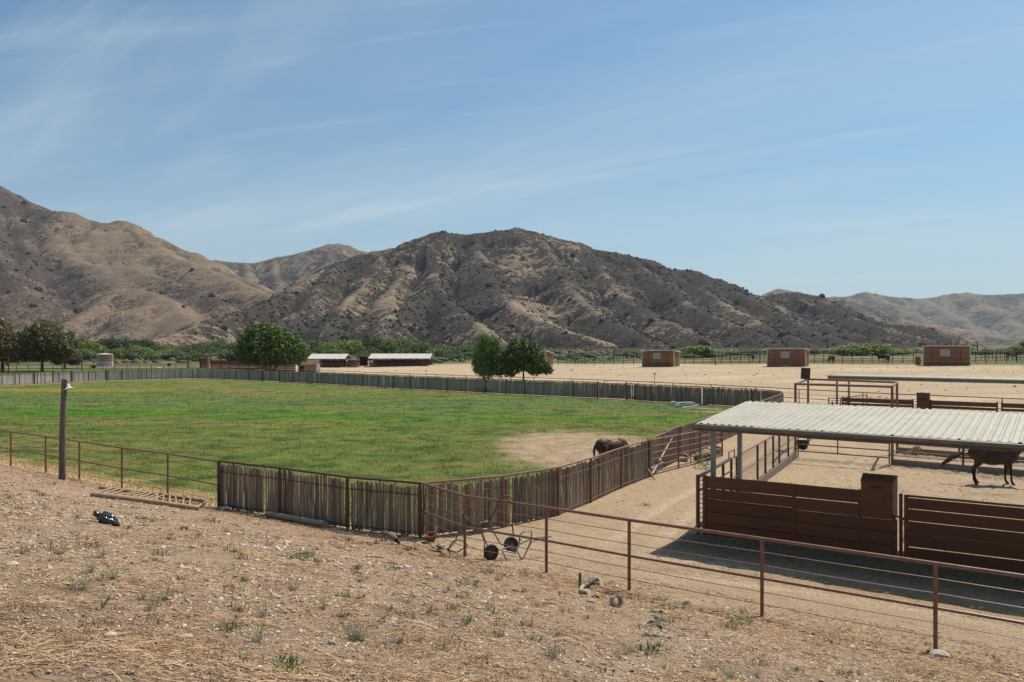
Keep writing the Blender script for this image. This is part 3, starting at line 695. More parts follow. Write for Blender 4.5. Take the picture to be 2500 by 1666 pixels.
M4R = [
 rid([(1800, 760, 3500), (1950, 735, 3500), (2000, 730, 3500), (2035, 725, 3500), (2072, 724, 3500), (2095, 717, 3500), (2114, 714, 3500), (2140, 718, 3500), (2157, 722, 3500), (2210, 727, 3500), (2252, 730, 3500), (2306, 721, 3500), (2330, 717, 3500), (2360, 715, 3500), (2412, 721, 3500), (2500, 717, 3500), (2620, 700, 3500), (2900, 690, 3500)], 0.42),
 rid([(2114, 714, 3500), (2210, 760, 3050), (2290, 800, 2650)], 0.45),
 rid([(2252, 730, 3500), (2330, 770, 3000), (2400, 810, 2500)], 0.45),
 rid([(2360, 715, 3500), (2420, 760, 3000), (2500, 800, 2600), (2560, 820, 2400)], 0.45),
 rid([(2306, 721, 3500), (2310, 760, 3150), (2360, 790, 2800)], 0.5),
 rid([(2500, 717, 3500), (2540, 770, 2900), (2640, 800, 2500)], 0.45),
 rid([(2620, 700, 3500), (2800, 790, 2700)], 0.45),
]
m4m = hill_mat("distant_blue_ridge", (0.055, 0.062, 0.05), 0.07, 0.62, 0.76, bump=4.0)
hill("hill_far_right", M4R, 950, 3100, 2350, 3650, 12.0, 16.0, 140.0, lambda X, Y, H, gx, gy, lap: np.ones(X.shape + (3,)) * DEFT(0.165, 0.135, 0.10), lambda X, Y, H, gx, gy, lap: np.clip(0.45 + 1.0 * fbm(X / 300, Y / 300, 5, 381) + 5 * np.clip(lap, -0.02, 0.04), 0, 1), m4m, 800, soft=14, rough=6.0)

# shrubs standing on the hills: one mass
def shrubs(name, xs, ys, H, dens, n, seed, smin, smax, thr, colr, ymax):
    r = np.random.default_rng(seed)
    x = r.uniform(xs[2], xs[-3], n * 9); y = r.uniform(ys[2], min(ys[-3], ymax), n * 9)
    i = ((y - ys[0]) / (ys[1] - ys[0])).astype(int); j = ((x - xs[0]) / (xs[1] - xs[0])).astype(int)
    h = H[i, j]; d = dens[i, j]
    ok = (h > 1.0) & (r.random(len(x)) < np.clip((d - thr) * 2.2, 0.03, 1))
    x, y, h = x[ok][:n], y[ok][:n], h[ok][:n]
    n = len(x)
    bm = bmesh.new(); bmesh.ops.create_icosphere(bm, subdivisions=1, radius=1.0)
    bv = np.array([v.co for v in bm.verts]); bf = np.array([[v.index for v in f.verts] for f in bm.faces]); bm.free()
    s = smin + (smax - smin) * r.random(n) ** 3
    k = 0.7 + 0.6 * r.random((n, len(bv)))
    V = bv[None] * k[..., None] * s[:, None, None]
    V[:, :, 2] *= 0.75
    V = V + np.stack([x, y, h + s * 0.15], -1)[:, None, :]
    F_ = bf[None] + (np.arange(n) * len(bv))[:, None, None]
    c = lerp(np.ones((n, 3)) * colr[0], colr[1], r.random(n)); c = np.repeat(c, len(bv), 0)
    link(name, fastmesh(name, V.reshape(-1, 3), F_.reshape(-1, 3), c), vmat("shrub_leaf", 0.95, 0.2, 0.5, spec=0.05), kind="stuff")
SH1 = (np.array((0.062, 0.052, 0.045)), np.array((0.036, 0.045, 0.028)))
shrubs("chaparral", hx1, hy1, H1, D1, 9000, 1, 0.8, 2.2, 0.35, SH1, 1180)
shrubs("chaparral_oaks", hx1, hy1, H1, D1, 240, 2, 2.5, 5.5, 0.5, (np.array((0.022, 0.036, 0.022)), np.array((0.03, 0.045, 0.026))), 1150)
shrubs("hillside_brush", hx0, hy0, H0, D0, 1500, 3, 1.0, 2.6, 0.30, SH1, 1500)
shrubs("hillside_oaks", hx0, hy0, H0, D0, 90, 4, 3.0, 6.0, 0.35, (np.array((0.022, 0.036, 0.022)), np.array((0.03, 0.045, 0.026))), 1500)

# ================================================================== FENCES
def z_at(p): return gzs(p[0], p[1])
def resample(pts, step):
    out = [Vector(pts[0])]; acc = 0.0
    for a, b in zip(pts[:-1], pts[1:]):
        a, b = Vector(a), Vector(b); L = (b - a).length
        if L < 1e-6: continue
        d = step - acc
        while d <= L:
            out.append(a + (b - a) * (d / L)); d += step
        acc = (acc + L) % step
    return out

def pipe_fence(name, label, pts, group=None, h=1.5, m=None, pr=0.037, top=0.033, rails=((0.51, 0.028),), rods=(0.17, 0.34, 0.68, 0.84), rr=0.0085, posts=None, sag=0.0, hs=None, skip_first=False, skip_last=False, cat="fence"):
    m = m or RUST
    t = T(name, label, cat, (pts[0][0], pts[0][1], z_at(pts[0])), group)
    zs = [z_at(p) for p in pts]
    hs = hs or [h] * len(pts)
    for i, p in enumerate(pts):
        if (skip_first and i == 0) or (skip_last and i == len(pts) - 1): continue
        b = MB(); b.tube([(p[0], p[1], zs[i] - 0.25), (p[0], p[1], zs[i] + hs[i] - top * 0.5)], pr, 8); b.build("post", m, t, True)
    def line(fr): return [(p[0], p[1], zs[i] + hs[i] * (1 - fr)) for i, p in enumerate(pts)]
    def dens(L):
        o = []
        for a, b in zip(L[:-1], L[1:]):
            a, b = Vector(a), Vector(b)
            for k in range(3): o.append(a + (b - a) * k / 3 - Vector((0, 0, sag * (1, 0.6, 0.7)[k] * (0 if k == 0 else 1))))
        return o + [Vector(L[-1])]
    b = MB(); b.tube(line(0), top, 10); b.build("top_rail", m, t, True)
    for fr, r in rails:
        b = MB(); b.tube(line(fr), r, 8); b.build("rail", m, t, True)
    for fr in rods:
        b = MB(); b.tube(dens(line(fr)), rr, 5); b.build("rod", m, t, True)
    return t

# stakes: four bent, knotty shapes shared by all the pickets that are parts
def stake_mesh(i):
    r = random.Random(40 + i); V, Fc = [], []; K = (0.0, 0.3, 0.62, 0.97, 1.0)
    ph = [r.uniform(0.85, 1.15) for _ in range(6)]
    for q, k in enumerate(K):
        ox, oy = (0, 0) if q == 0 else (r.uniform(-0.4, 0.4), r.uniform(-0.3, 0.3))
        if q == 4: ox, oy = lx, ly
        lx, ly = ox, oy
        rr_ = r.uniform(0.85, 1.1) if q < 4 else 0.8
        for j in range(6):
            a = math.pi * j / 3; V.append((ox + math.cos(a) * rr_ * ph[j], oy + math.sin(a) * rr_ * ph[j], k))
    for q in range(4):
        for j in range(6): Fc.append((q * 6 + j, q * 6 + (j + 1) % 6, q * 6 + 6 + (j + 1) % 6, q * 6 + 6 + j))
    Fc.append(tuple(24 + j for j in range(6)))
    b = MB(); b.add(V, Fc); me = b.mesh("stake_shape", True); me.materials.append(STAKE); return me
# the tube is built along z from 0 to 1 with a radius near 1; the object's scale gives width and height
STAKES = [stake_mesh(i) for i in range(5)]
def stakes_parts(root, pts, h, seed, pitch=0.068, lift=0.03, gap=0.012):
    rnd = random.Random(seed); o0 = ROOT[root.name]; n = 0
    q = resample(pts, pitch)
    for i, p in enumerate(q):
        if rnd.random() < gap: continue
        z = gzs(p.x, p.y)
        o = bpy.data.objects.new("picket", STAKES[rnd.randrange(5)]); COL.objects.link(o); o.parent = root
        r = rnd.uniform(0.028, 0.042)
        hh = h + rnd.uniform(-0.07, 0.04) + 0.03 * math.sin(i * 0.21)
        o.location = (p.x - o0.x, p.y - o0.y, z + lift + rnd.uniform(-0.03, 0.02) - o0.z)
        o.scale = (r, r, hh - lift)
        o.rotation_euler = (rnd.uniform(-0.018, 0.018), rnd.uniform(-0.018, 0.018), rnd.uniform(0, 6.28))
        n += 1
    return n
STAKEV = vmat("far_picket_paint", 0.9, 0.18, 3.0, spec=0.1, stretch=(4, 4, 0.6))
def stakes_stuff(root, pts, h, seed, c_fn, pitch=0.078, lift=0.04, gap=0.004, name="pickets"):
    rnd = random.Random(seed); b = MB()
    for i, p in enumerate(resample(pts, pitch)):
        if rnd.random() < gap: continue
        z = gzs(p.x, p.y); r = rnd.uniform(0.040, 0.050); hh = h + rnd.uniform(-0.07, 0.04)
        c = c_fn(p.x, p.y, rnd)
        lx, ly = rnd.uniform(-0.02, 0.02), rnd.uniform(-0.02, 0.02)
        b.tube([(p.x, p.y, z + lift), (p.x + lx, p.y + ly, z + hh)], [r, r * 0.88], 5, True, c)
    return b.build(name, STAKEV, root, False, True, "stuff")
def brownc(x, y, r):
    k = r.uniform(0.6, 1.3); return (0.31 * k, 0.245 * k, 0.185 * k)
def greenc(x, y, r):
    k = r.uniform(0.7, 1.2)
    if r.random() < 0.08: k *= 1.8
    a = (0.335 * k, 0.305 * k, 0.235 * k); b_ = brownc(x, y, r); t = min(max((x - 4) / 9, 0), 1)
    return tuple(a[i] * (1 - t) + b_[i] * t for i in range(3))
def whitec(x, y, r):
    k = r.uniform(0.75, 1.2) * (0.5 if r.random() < 0.12 else 1.0); t = min(max((x + 50) / 12, 0), 1)
    w = (0.58 * k, 0.56 * k, 0.48 * k)
    if r.random() < 0.05: w = (0.20, 0.06, 0.05)
    g = greenc(x, y, r); return tuple(w[i] * (1 - t) + g[i] * t for i in range(3))

def picket_fence(name, label, pts, stakes, c_fn=None, h=1.55, m=None, side=0.05, seed=1, group=None, posts_r=0.042, skip=()):
    """a stockade of stakes behind a top pipe, two thin rails and posts; side is how far the rails stand out"""
    m = m or RUST_D
    t = T(name, label, "fence", (pts[0][0], pts[0][1], z_at(pts[0])), group)
    for i, p in enumerate(pts):
        if i in skip: continue
        z = z_at(p)
        a = Vector(pts[max(i - 1, 0)]); c = Vector(pts[min(i + 1, len(pts) - 1)]); d = (c - a).normalized(); nrm = Vector((d.y, -d.x)) * side
        b = MB(); b.tube([(p[0] + nrm.x, p[1] + nrm.y, z - 0.2), (p[0] + nrm.x, p[1] + nrm.y, z + h - 0.01)], posts_r, 8); b.build("post", m, t, True)
    def line(hh, k):
        o = []
        for i, p in enumerate(pts):
            a = Vector(pts[max(i - 1, 0)]); c = Vector(pts[min(i + 1, len(pts) - 1)]); d = (c - a).normalized(); nrm = Vector((d.y, -d.x)) * side * k
            o.append((p[0] + nrm.x, p[1] + nrm.y, z_at(p) + hh))
        return o
    b = MB(); b.tube(line(h, 1.0), 0.033, 8); b.build("top_rail", m, t, True)
    for hh in (h - 0.33, 0.13):
        b = MB(); b.tube(line(hh, 1.0), 0.014, 5); b.build("rail", m, t, True)
    if stakes == "parts": stakes_parts(t, pts, h - 0.08, seed)
    else: stakes_stuff(t, pts, h - 0.06, seed, c_fn)
    return t
def picket_gate(label, a, b_, c_fn, h=1.5, lift=0.09, m=None, seed=3, group="picket gates in the far pasture fence"):
    m = m or RED
    t = T("picket_gate", label, "gate", (a[0], a[1], z_at(a)), group)
    A, B = Vector((*a, z_at(a))), Vector((*b_, z_at(b_)))
    for p in (A, B):
        b = MB(); b.tube([p - Vector((0, 0, 0.2)), p + Vector((0, 0, h + 0.14))], 0.085, 8); b.build("gate_post", m, t, True)
    d = (B - A).normalized(); a2, b2 = A + d * 0.16, B - d * 0.16
    up = Vector((0, 0, 1)); fr = MB()
    fr.tube([a2 + up * (lift), a2 + up * h, b2 + up * h, b2 + up * lift, a2 + up * lift], 0.035, 6)
    fr.tube([(a2 + b2) / 2 + up * lift, (a2 + b2) / 2 + up * h], 0.03, 6)
    fr.build("gate_frame", m, t, True)
    sh = Vector((d.y, -d.x, 0)) * -0.06
    stakes_stuff(t, [(a2 + sh)[:2], (b2 + sh)[:2]], h - 0.03, seed, c_fn, lift=lift + 0.02)
    return t

# near fences
pipe_fence("pipe_fence", "long rust red pipe fence with thin rods running across the lower right, nearest the camera", NEAR_RUN, h=1.5, skip_first=True, sag=0.012)
pipe_fence("pipe_fence", "rust red pipe fence with thin rods behind the wooden speaker pole, along the green pasture", LEFT_RUN, h=1.47, skip_last=True, sag=0.01)
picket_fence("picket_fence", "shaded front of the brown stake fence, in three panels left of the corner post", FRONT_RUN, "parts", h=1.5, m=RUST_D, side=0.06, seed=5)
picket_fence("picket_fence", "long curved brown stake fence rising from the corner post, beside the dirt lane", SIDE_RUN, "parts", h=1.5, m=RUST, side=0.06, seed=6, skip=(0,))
# pasture fences farther on
picket_fence("picket_fence", "brown stake fence past the raised gate, running on behind the metal shelter roof", ARENA_E, "stuff", brownc, seed=7, m=RUST)
picket_fence("picket_fence", "brown far corner of the stake fence, right of the last picket gate", FAR_RUN[0:1] + FAR_RUN[1:], "stuff", brownc, seed=8, side=-0.05)
picket_fence("picket_fence", "long grey green stake fence across the far pasture, below the two leafy trees", FAR_RUN2, "stuff", greenc, seed=9, side=-0.05)
picket_fence("picket_fence", "whitewashed stake fence at the far left pasture corner, before the brown board wall", FAR_RUN3, "stuff", whitec, seed=10, side=-0.05)
picket_fence("picket_fence", "short whitewashed stake fence panel between two red framed gates at the far left", FAR_RUN4, "stuff", whitec, seed=11, side=-0.05, m=RED)
picket_gate("dark red framed stake gate in the far fence, right of the two leafy trees", FAR_RUN2[0], FAR_RUN[-1], greenc, m=RED, seed=12)
picket_gate("gate of grey green stakes under the big round tree", FAR_RUN3[0], FAR_RUN2[-1], greenc, m=RUST_D, seed=13)
picket_gate("red framed whitewashed gate behind the horn speaker", FAR_RUN4[0], FAR_RUN3[-1], whitec, seed=14)
picket_gate("red framed whitewashed gate at the left edge of the photograph", (-63.9, 98.6), FAR_RUN4[-1], whitec, seed=15)

# the raised stake gate with its brace, and the bent pipe panel standing in front of it
ga, gb = Vector((*SIDE_RUN[-1], 0.0)), Vector((7.7, 36.7, 0.0))
t = T("picket_gate", "raised brown stake gate with a diagonal pipe brace, ending the curved stake fence", "gate", tuple(ga))
for p, r_ in ((ga, 0.075), (gb, 0.085)):
    b = MB(); b.tube([p - Vector((0, 0, 0.2)), p + Vector((0, 0, 1.56))], r_, 10); b.build("gate_post", RUST_D, t, True)
b = MB(); b.tube([gb + Vector((-0.1, -0.12, 1.5)), ga + Vector((0.15, 0.0, 0.12))], 0.05, 8); b.build("brace", RUST, t, True)
d_ = (gb - ga).normalized()
for hh in (1.5, 1.15, 0.42):
    b = MB(); b.tube([ga + Vector((0, 0, hh)), gb + Vector((0, 0, hh))], 0.03 if hh > 1.4 else 0.018, 6); b.build("rail", RUST, t, True)
stakes_stuff(t, [(ga + d_ * 0.15)[:2], (gb - d_ * 0.15)[:2]], 1.45, 17, brownc, pitch=0.075, lift=0.36, name="pickets")
def panel(name, label, pts, n=6, h=1.48, low=0.12, m=RUST, r=0.03, group=None, cat="fence", pr=0.04, mids=(), base=None):
    t = T(name, label, cat, (pts[0][0], pts[0][1], z_at(pts[0])), group)
    W = [Vector((p[0], p[1], z_at(p) if base is None else base)) for p in pts]
    for p in W:
        b = MB(); b.tube([p + Vector((0, 0, -0.1)), p + Vector((0, 0, h))], pr, 8); b.build("post", m, t, True)
    for k in range(n):
        hh = low + (h - 0.04 - low) * k / (n - 1)
        b = MB(); b.tube([p + Vector((0, 0, hh)) for p in W], r, 8); b.build("rail", m, t, True)
    for a_, b_, f in mids:
        p = W[a_].lerp(W[b_], f)
        b = MB(); b.tube([p + Vector((0, 0, low)), p + Vector((0, 0, h - 0.04))], r, 8); b.build("upright", m, t, True)
    return t
panel("pipe_barrier", "six rail pipe panel bent into a corner in front of the raised stake gate", [(5.62, 32.35), (7.15, 34.2), (8.45, 35.75), (10.0, 37.9), (9.6, 40.4)], mids=((1, 2, 0.55),))

# lane fence along the riding field
LANE = [(-47.5, 131.5), (-41.5, 126), (-35.5, 120.4), (-30.4, 115.6), (-25, 110.8), (-19.5, 105.8), (-12.8, 99.7), (-9.2, 96.9), (-5.4, 94.0), (-1.5, 91.2), (2.4, 88.3), (6.4, 85.3), (9.6, 82.5), (12.6, 79.6), (15.5, 76.8), (18.4, 73.6), (21.4, 70.0), (24.0, 66.6), (27.4, 62.2), (30.8, 59.0), (34.4, 55.9), (38.2, 52.6), (42, 49.4), (46, 46)]
pipe_fence("pipe_fence", "thin rust coloured pipe fence between the far stake fence and the sandy riding field", LANE, h=1.5, m=RUST, pr=0.04, top=0.038, rails=((0.5, 0.028),), rods=(0.25, 0.75), rr=0.014)

# far field fences behind the loafing sheds
def run(a, b_, n): return [(a[0] + (b_[0] - a[0]) * i / n, a[1] + (b_[1] - a[1]) * i / n) for i in range(n + 1)]
def at_d(px, d): return ((px - CXP) * d / FPX, d)
FFENCE = mat("dark_far_pipe", (0.035, 0.028, 0.026), (0.05, 0.035, 0.03), 0.6, 3.0)
for lab, a, b_, n in (("dark rail fence across the far paddocks, between the trees and the second loafing shed", at_d(1362, 176), at_d(1572, 162), 9),
                      ("dark rail fence behind the riding field, between the second and third loafing sheds", at_d(1650, 158), at_d(1878, 150), 10),
                      ("dark rail fence behind the riding field, between the third and fourth loafing sheds", at_d(1966, 146), at_d(2256, 134), 12),
                      ("dark rail fence at the far right, beyond the fourth loafing shed", at_d(2358, 131), at_d(2560, 126), 8)):
    pipe_fence("rail_fence", lab, run(a, b_, n), h=1.75, m=FFENCE, pr=0.06, top=0.04, rails=((0.25, 0.035), (0.5, 0.035), (0.75, 0.035)), rods=())
for lab, a, b_, n in (("far corral of closely set dark posts left of the third loafing shed", at_d(1755, 178), at_d(1905, 168), 16),
                      ("far corral of closely set dark posts at the right edge behind the rail fence", at_d(2395, 150), at_d(2520, 146), 13),
                      ("faint corral rails on the valley floor beyond the long barn", at_d(1080, 232), at_d(1190, 228), 12)):
    pipe_fence("corral_fence", lab, run(a, b_, n), h=1.7, m=FFENCE, pr=0.05, top=0.04, rails=((0.33, 0.03), (0.66, 0.03)), rods=())
# left, on the lawn
pipe_fence("pipe_fence", "dark pipe fence with many posts crossing the green lawn at the far left", [at_d(x, 143) for x in range(-20, 480, 30)], h=1.45, m=RUST_D, pr=0.05, top=0.035, rails=((0.5, 0.028),), rods=())
pipe_fence("rail_fence", "pale top rail fence on the far edge of the lawn below the water tank", [at_d(x, 178) for x in range(-40, 500, 36)], h=1.5, m=GALV, pr=0.05, top=0.04, rails=((0.45, 0.03),), rods=())
def goal(label, x0, x1, d, h, m=RED):
    (ax, ay), (bx, by) = at_d(x0, d), at_d(x1, d); z = z_at((ax, ay))
    t = T("tall_gateway", label, "gate frame", (ax, ay, z), "tall pipe gate frames by the lawn")
    for (x, y) in ((ax, ay), (bx, by)):
        b = MB(); b.tube([(x, y, z - 0.2), (x, y, z + h)], 0.09, 8); b.build("post", m, t, True)
    b = MB(); b.tube([(ax - 0.05, ay, z + h), (bx + 0.05, by, z + h)], 0.05, 8); b.build("crossbar", m, t, True)
    for k in (0.35, 0.7, 1.05):
        b = MB(); b.tube([(ax, ay, z + k), (bx, by, z + k)], 0.03, 6); b.build("rail", m, t, True)
goal("tall faded red pipe gate frame at the left edge of the photograph", -40, 21, 124, 3.1)
goal("tall dark pipe gate frame left of the water tank, above the horn speaker", 153, 200, 132, 2.6, RUST_D)
goal("tall thin pipe frame just left of the brown board wall", 458, 489, 150, 2.8, RUST_D)

# ================================================================== PENS AND SHELTERS
A0 = Vector((5.33, 22.4)); U = Vector((0.851, -0.526)); N = Vector((-0.526, -0.851))     # line of the board fence, and the side that faces the camera
def LT(px):
    u = (px - CXP) / FPX
    return (u * A0.y - A0.x) / (U.x - u * U.y)
def LP(t, off=0.0): p = A0 + U * t + N * off; return (p.x, p.y)
def plank_shape():
    bm = bmesh.new(); bmesh.ops.create_cube(bm, size=1.0); me = bpy.data.meshes.new("plank_shape"); bm.to_mesh(me); bm.free(); me.materials.append(BOARD); return me
PLANK = plank_shape()
def plank(root, p0, p1, z0, z1, th=0.035, name="plank", me=None, tilt=0.0):
    o0 = ROOT[root.name]; d = Vector((p1[0] - p0[0], p1[1] - p0[1])); L = d.length
    o = bpy.data.objects.new(name, me or PLANK); COL.objects.link(o); o.parent = root
    o.location = ((p0[0] + p1[0]) / 2 - o0.x, (p0[1] + p1[1]) / 2 - o0.y, (z0 + z1) / 2 - o0.z)
    o.scale = (L, th, z1 - z0); o.rotation_euler = (tilt, 0, math.atan2(d.y, d.x))
    return o
# left board panel: three long low boards, two shorter upper ones beside the feed box
tA, tD, tB, tC = LT(1722), LT(1938), LT(2099), LT(2186)
t = T("board_fence", "dark brown board fence panel left of the brown feed box, in the shelter's shade", "fence", (*LP(0), 0))
rz = [(0.02, 0.345), (0.365, 0.665), (0.685, 0.985), (1.035, 1.315), (1.365, 1.665)]
for i, (z0, z1) in enumerate(rz):
    e = tC if i < 3 else tB
    plank(t, LP(tA + 0.03, 0.01), LP(tD - 0.04, 0.01), z0, z1); plank(t, LP(tD + 0.04, 0.01), LP(e - 0.03, 0.01), z0 - 0.004, z1 - 0.004)
for tt0, hh in ((tA, 1.68), (tD, 1.66), (tB, 1.67), (tC, 1.0)):
    p = LP(tt0); b = MB(); b.box((p[0], p[1], hh / 2), (0.08, 0.09, hh), math.atan2(U.y, U.x)); b.build("upright", BOARD, t)
for tt0, hh in ((-0.05 - 0.12, 1.68), (0.14 - 0.12, 1.68)):
    p = LP(tt0 + 0.05); b = MB(); b.tube([(p[0], p[1], -0.1), (p[0], p[1], hh)], 0.045, 8); b.build("post", RUST, t, True)
for hz in [0.1 + 0.13 * k for k in range(12)]:
    b = MB(); b.tube([(*LP(-0.12), hz), (*LP(tA), hz)], 0.012, 5); b.build("rung", RUST_D, t, True)
for i, z in enumerate((1.0, 1.34, 0.675, 0.355)):
    b = MB(); b.beam((*LP(tA, -0.03), z), (*LP(tB if i == 1 else tC, -0.03), z), 0.03, 0.035); b.build("rail", RUST_D, t)
# feed box on top of the low boards
t0, t1 = LT(2103), LT(2187); zb, zt = 1.02, 2.02
def LV(tv, off, z): p = LP(tv, off); return (p[0], p[1], z)
t = T("feed_box", "tall brown metal feed box with a sloping lid on the board fence", "feed box", LV((t0 + t1) / 2, 0, zb))
b = MB(); D_ = 0.10; B_ = -0.34
q = [LV(t0, D_, zb), LV(t1 - 0.06, D_, zb), LV(t1, B_, zb), LV(t0, B_, zb), LV(t0, D_, zt - 0.10), LV(t1 - 0.06, D_, zt - 0.10), LV(t1, B_, zt - 0.02), LV(t0, B_, zt - 0.02)]
b.add(q, [(3, 2, 1, 0), (4, 5, 6, 7), (0, 1, 5, 4), (1, 2, 6, 5), (2, 3, 7, 6), (3, 0, 4, 7)]); b.build("body", BOARD, t)
b = MB(); q = [LV(t0 - 0.01, D_ + 0.02, zt - 0.12), LV(t1 - 0.05, D_ + 0.02, zt - 0.12), LV(t1 + 0.01, B_, zt), LV(t0 - 0.01, B_, zt), LV(t0 - 0.01, D_ + 0.02, zt - 0.09), LV(t1 - 0.05, D_ + 0.02, zt - 0.09), LV(t1 + 0.01, B_, zt + 0.03), LV(t0 - 0.01, B_, zt + 0.03)]
b.add(q, [(3, 2, 1, 0), (4, 5, 6, 7), (0, 1, 5, 4), (1, 2, 6, 5), (2, 3, 7, 6), (3, 0, 4, 7)]); b.build("lid", BOARD, t)
w_ = t1 - t0
def face_rect(a, c, z0, z1, m, nm, off=0.012):
    b = MB(); p, q_ = LV(t0 + a, D_ + off / 2, (z0 + z1) / 2), LV(t0 + c, D_ + off / 2, (z0 + z1) / 2)
    b.box(tuple((Vector(p) + Vector(q_)) / 2), ((Vector(q_) - Vector(p)).length, off, z1 - z0), math.atan2(U.y, U.x)); return b.build(nm, m, t)
face_rect(w_ * 0.30, w_ * 0.62, 1.76, 1.815, BLACK, "slot")
face_rect(w_ * 0.27, w_ * 0.64, 1.34, 1.66, BOARD, "raised_panel")
for k in (1.0,):
    b = MB(); b.box(LV(t1 - 0.02, 0.05, 1.05), (0.05, 0.05, 0.14), math.atan2(U.y, U.x)); b.build("bracket", RUST_D, t)
# post with latches in the gap
tp = LT(2199)
t = T("gate_post", "round dark post with chain latch between the near feed box and the board gate", "gate post", (*LP(tp), 0))
b = MB(); b.tube([(*LP(tp), -0.1), (*LP(tp), 1.66)], 0.042, 10); b.build("post", RUST_D, t, True)
b = MB(); b.box(LV(tp - 0.09, 0, 1.08), (0.2, 0.03, 0.04), math.atan2(U.y, U.x)); b.box(LV(tp + 0.09, 0, 1.04), (0.16, 0.04, 0.07), math.atan2(U.y, U.x)); b.build("latch", RUST_D, t)
b = MB(); b.tube([LV(tp + 0.02, 0.05, 1.08), LV(tp + 0.10, 0.05, 0.8), LV(tp + 0.05, 0.05, 0.5), LV(tp + 0.09, 0.05, 0.42)], 0.008, 5); b.tube([LV(tp - 0.04, 0.05, 1.1), LV(tp - 0.12, 0.05, 0.92), LV(tp - 0.16, 0.03, 1.04)], 0.008, 5); b.build("chain", GREYSTEEL, t, True)
# right board panel, a gate
tE, tF = LT(2210), LT(2512) 
t = T("board_gate", "wide dark brown board gate right of the round latch post, near the right edge", "gate", (*LP(tE), 0))
rz2 = [(0.06, 0.36), (0.385, 0.70), (0.73, 1.00), (1.04, 1.30), (1.33, 1.575)]
for z0, z1 in rz2:
    plank(t, LP(tE + 0.06, 0.012), LP(tF - 0.06, 0.012), z0, z1)
for tt0 in (tE + 0.02, tF - 0.02):
    p = LP(tt0); b = MB(); b.box((p[0], p[1], 0.83), (0.10, 0.07, 1.6), math.atan2(U.y, U.x)); b.build("upright", BOARD, t)
b = MB(); b.box(LV((tE + tF) / 2, 0, 1.62), (tF - tE + 0.02, 0.08, 0.045), math.atan2(U.y, U.x)); b.build("top_rail", BOARD, t)
for z in (0.70 + 0.008, 1.02, 1.32):
    b = MB(); b.beam(LV(tE + 0.06, -0.03, z), LV(tF - 0.06, -0.03, z), 0.025, 0.02); b.build("rail", RUST_D, t)
t = T("board_fence", "brown board fence panel beyond the board gate, cut off by the right edge", "fence", (*LP(tF + 0.1), 0))
for z0, z1 in rz2: plank(t, LP(tF + 0.12, 0.012), LP(tF + 3.2, 0.012), z0, z1)
for tt0 in (tF + 0.08, tF + 3.2):
    p = LP(tt0); b = MB(); b.box((p[0], p[1], 0.83), (0.10, 0.07, 1.66), math.atan2(U.y, U.x)); b.build("upright", BOARD, t)

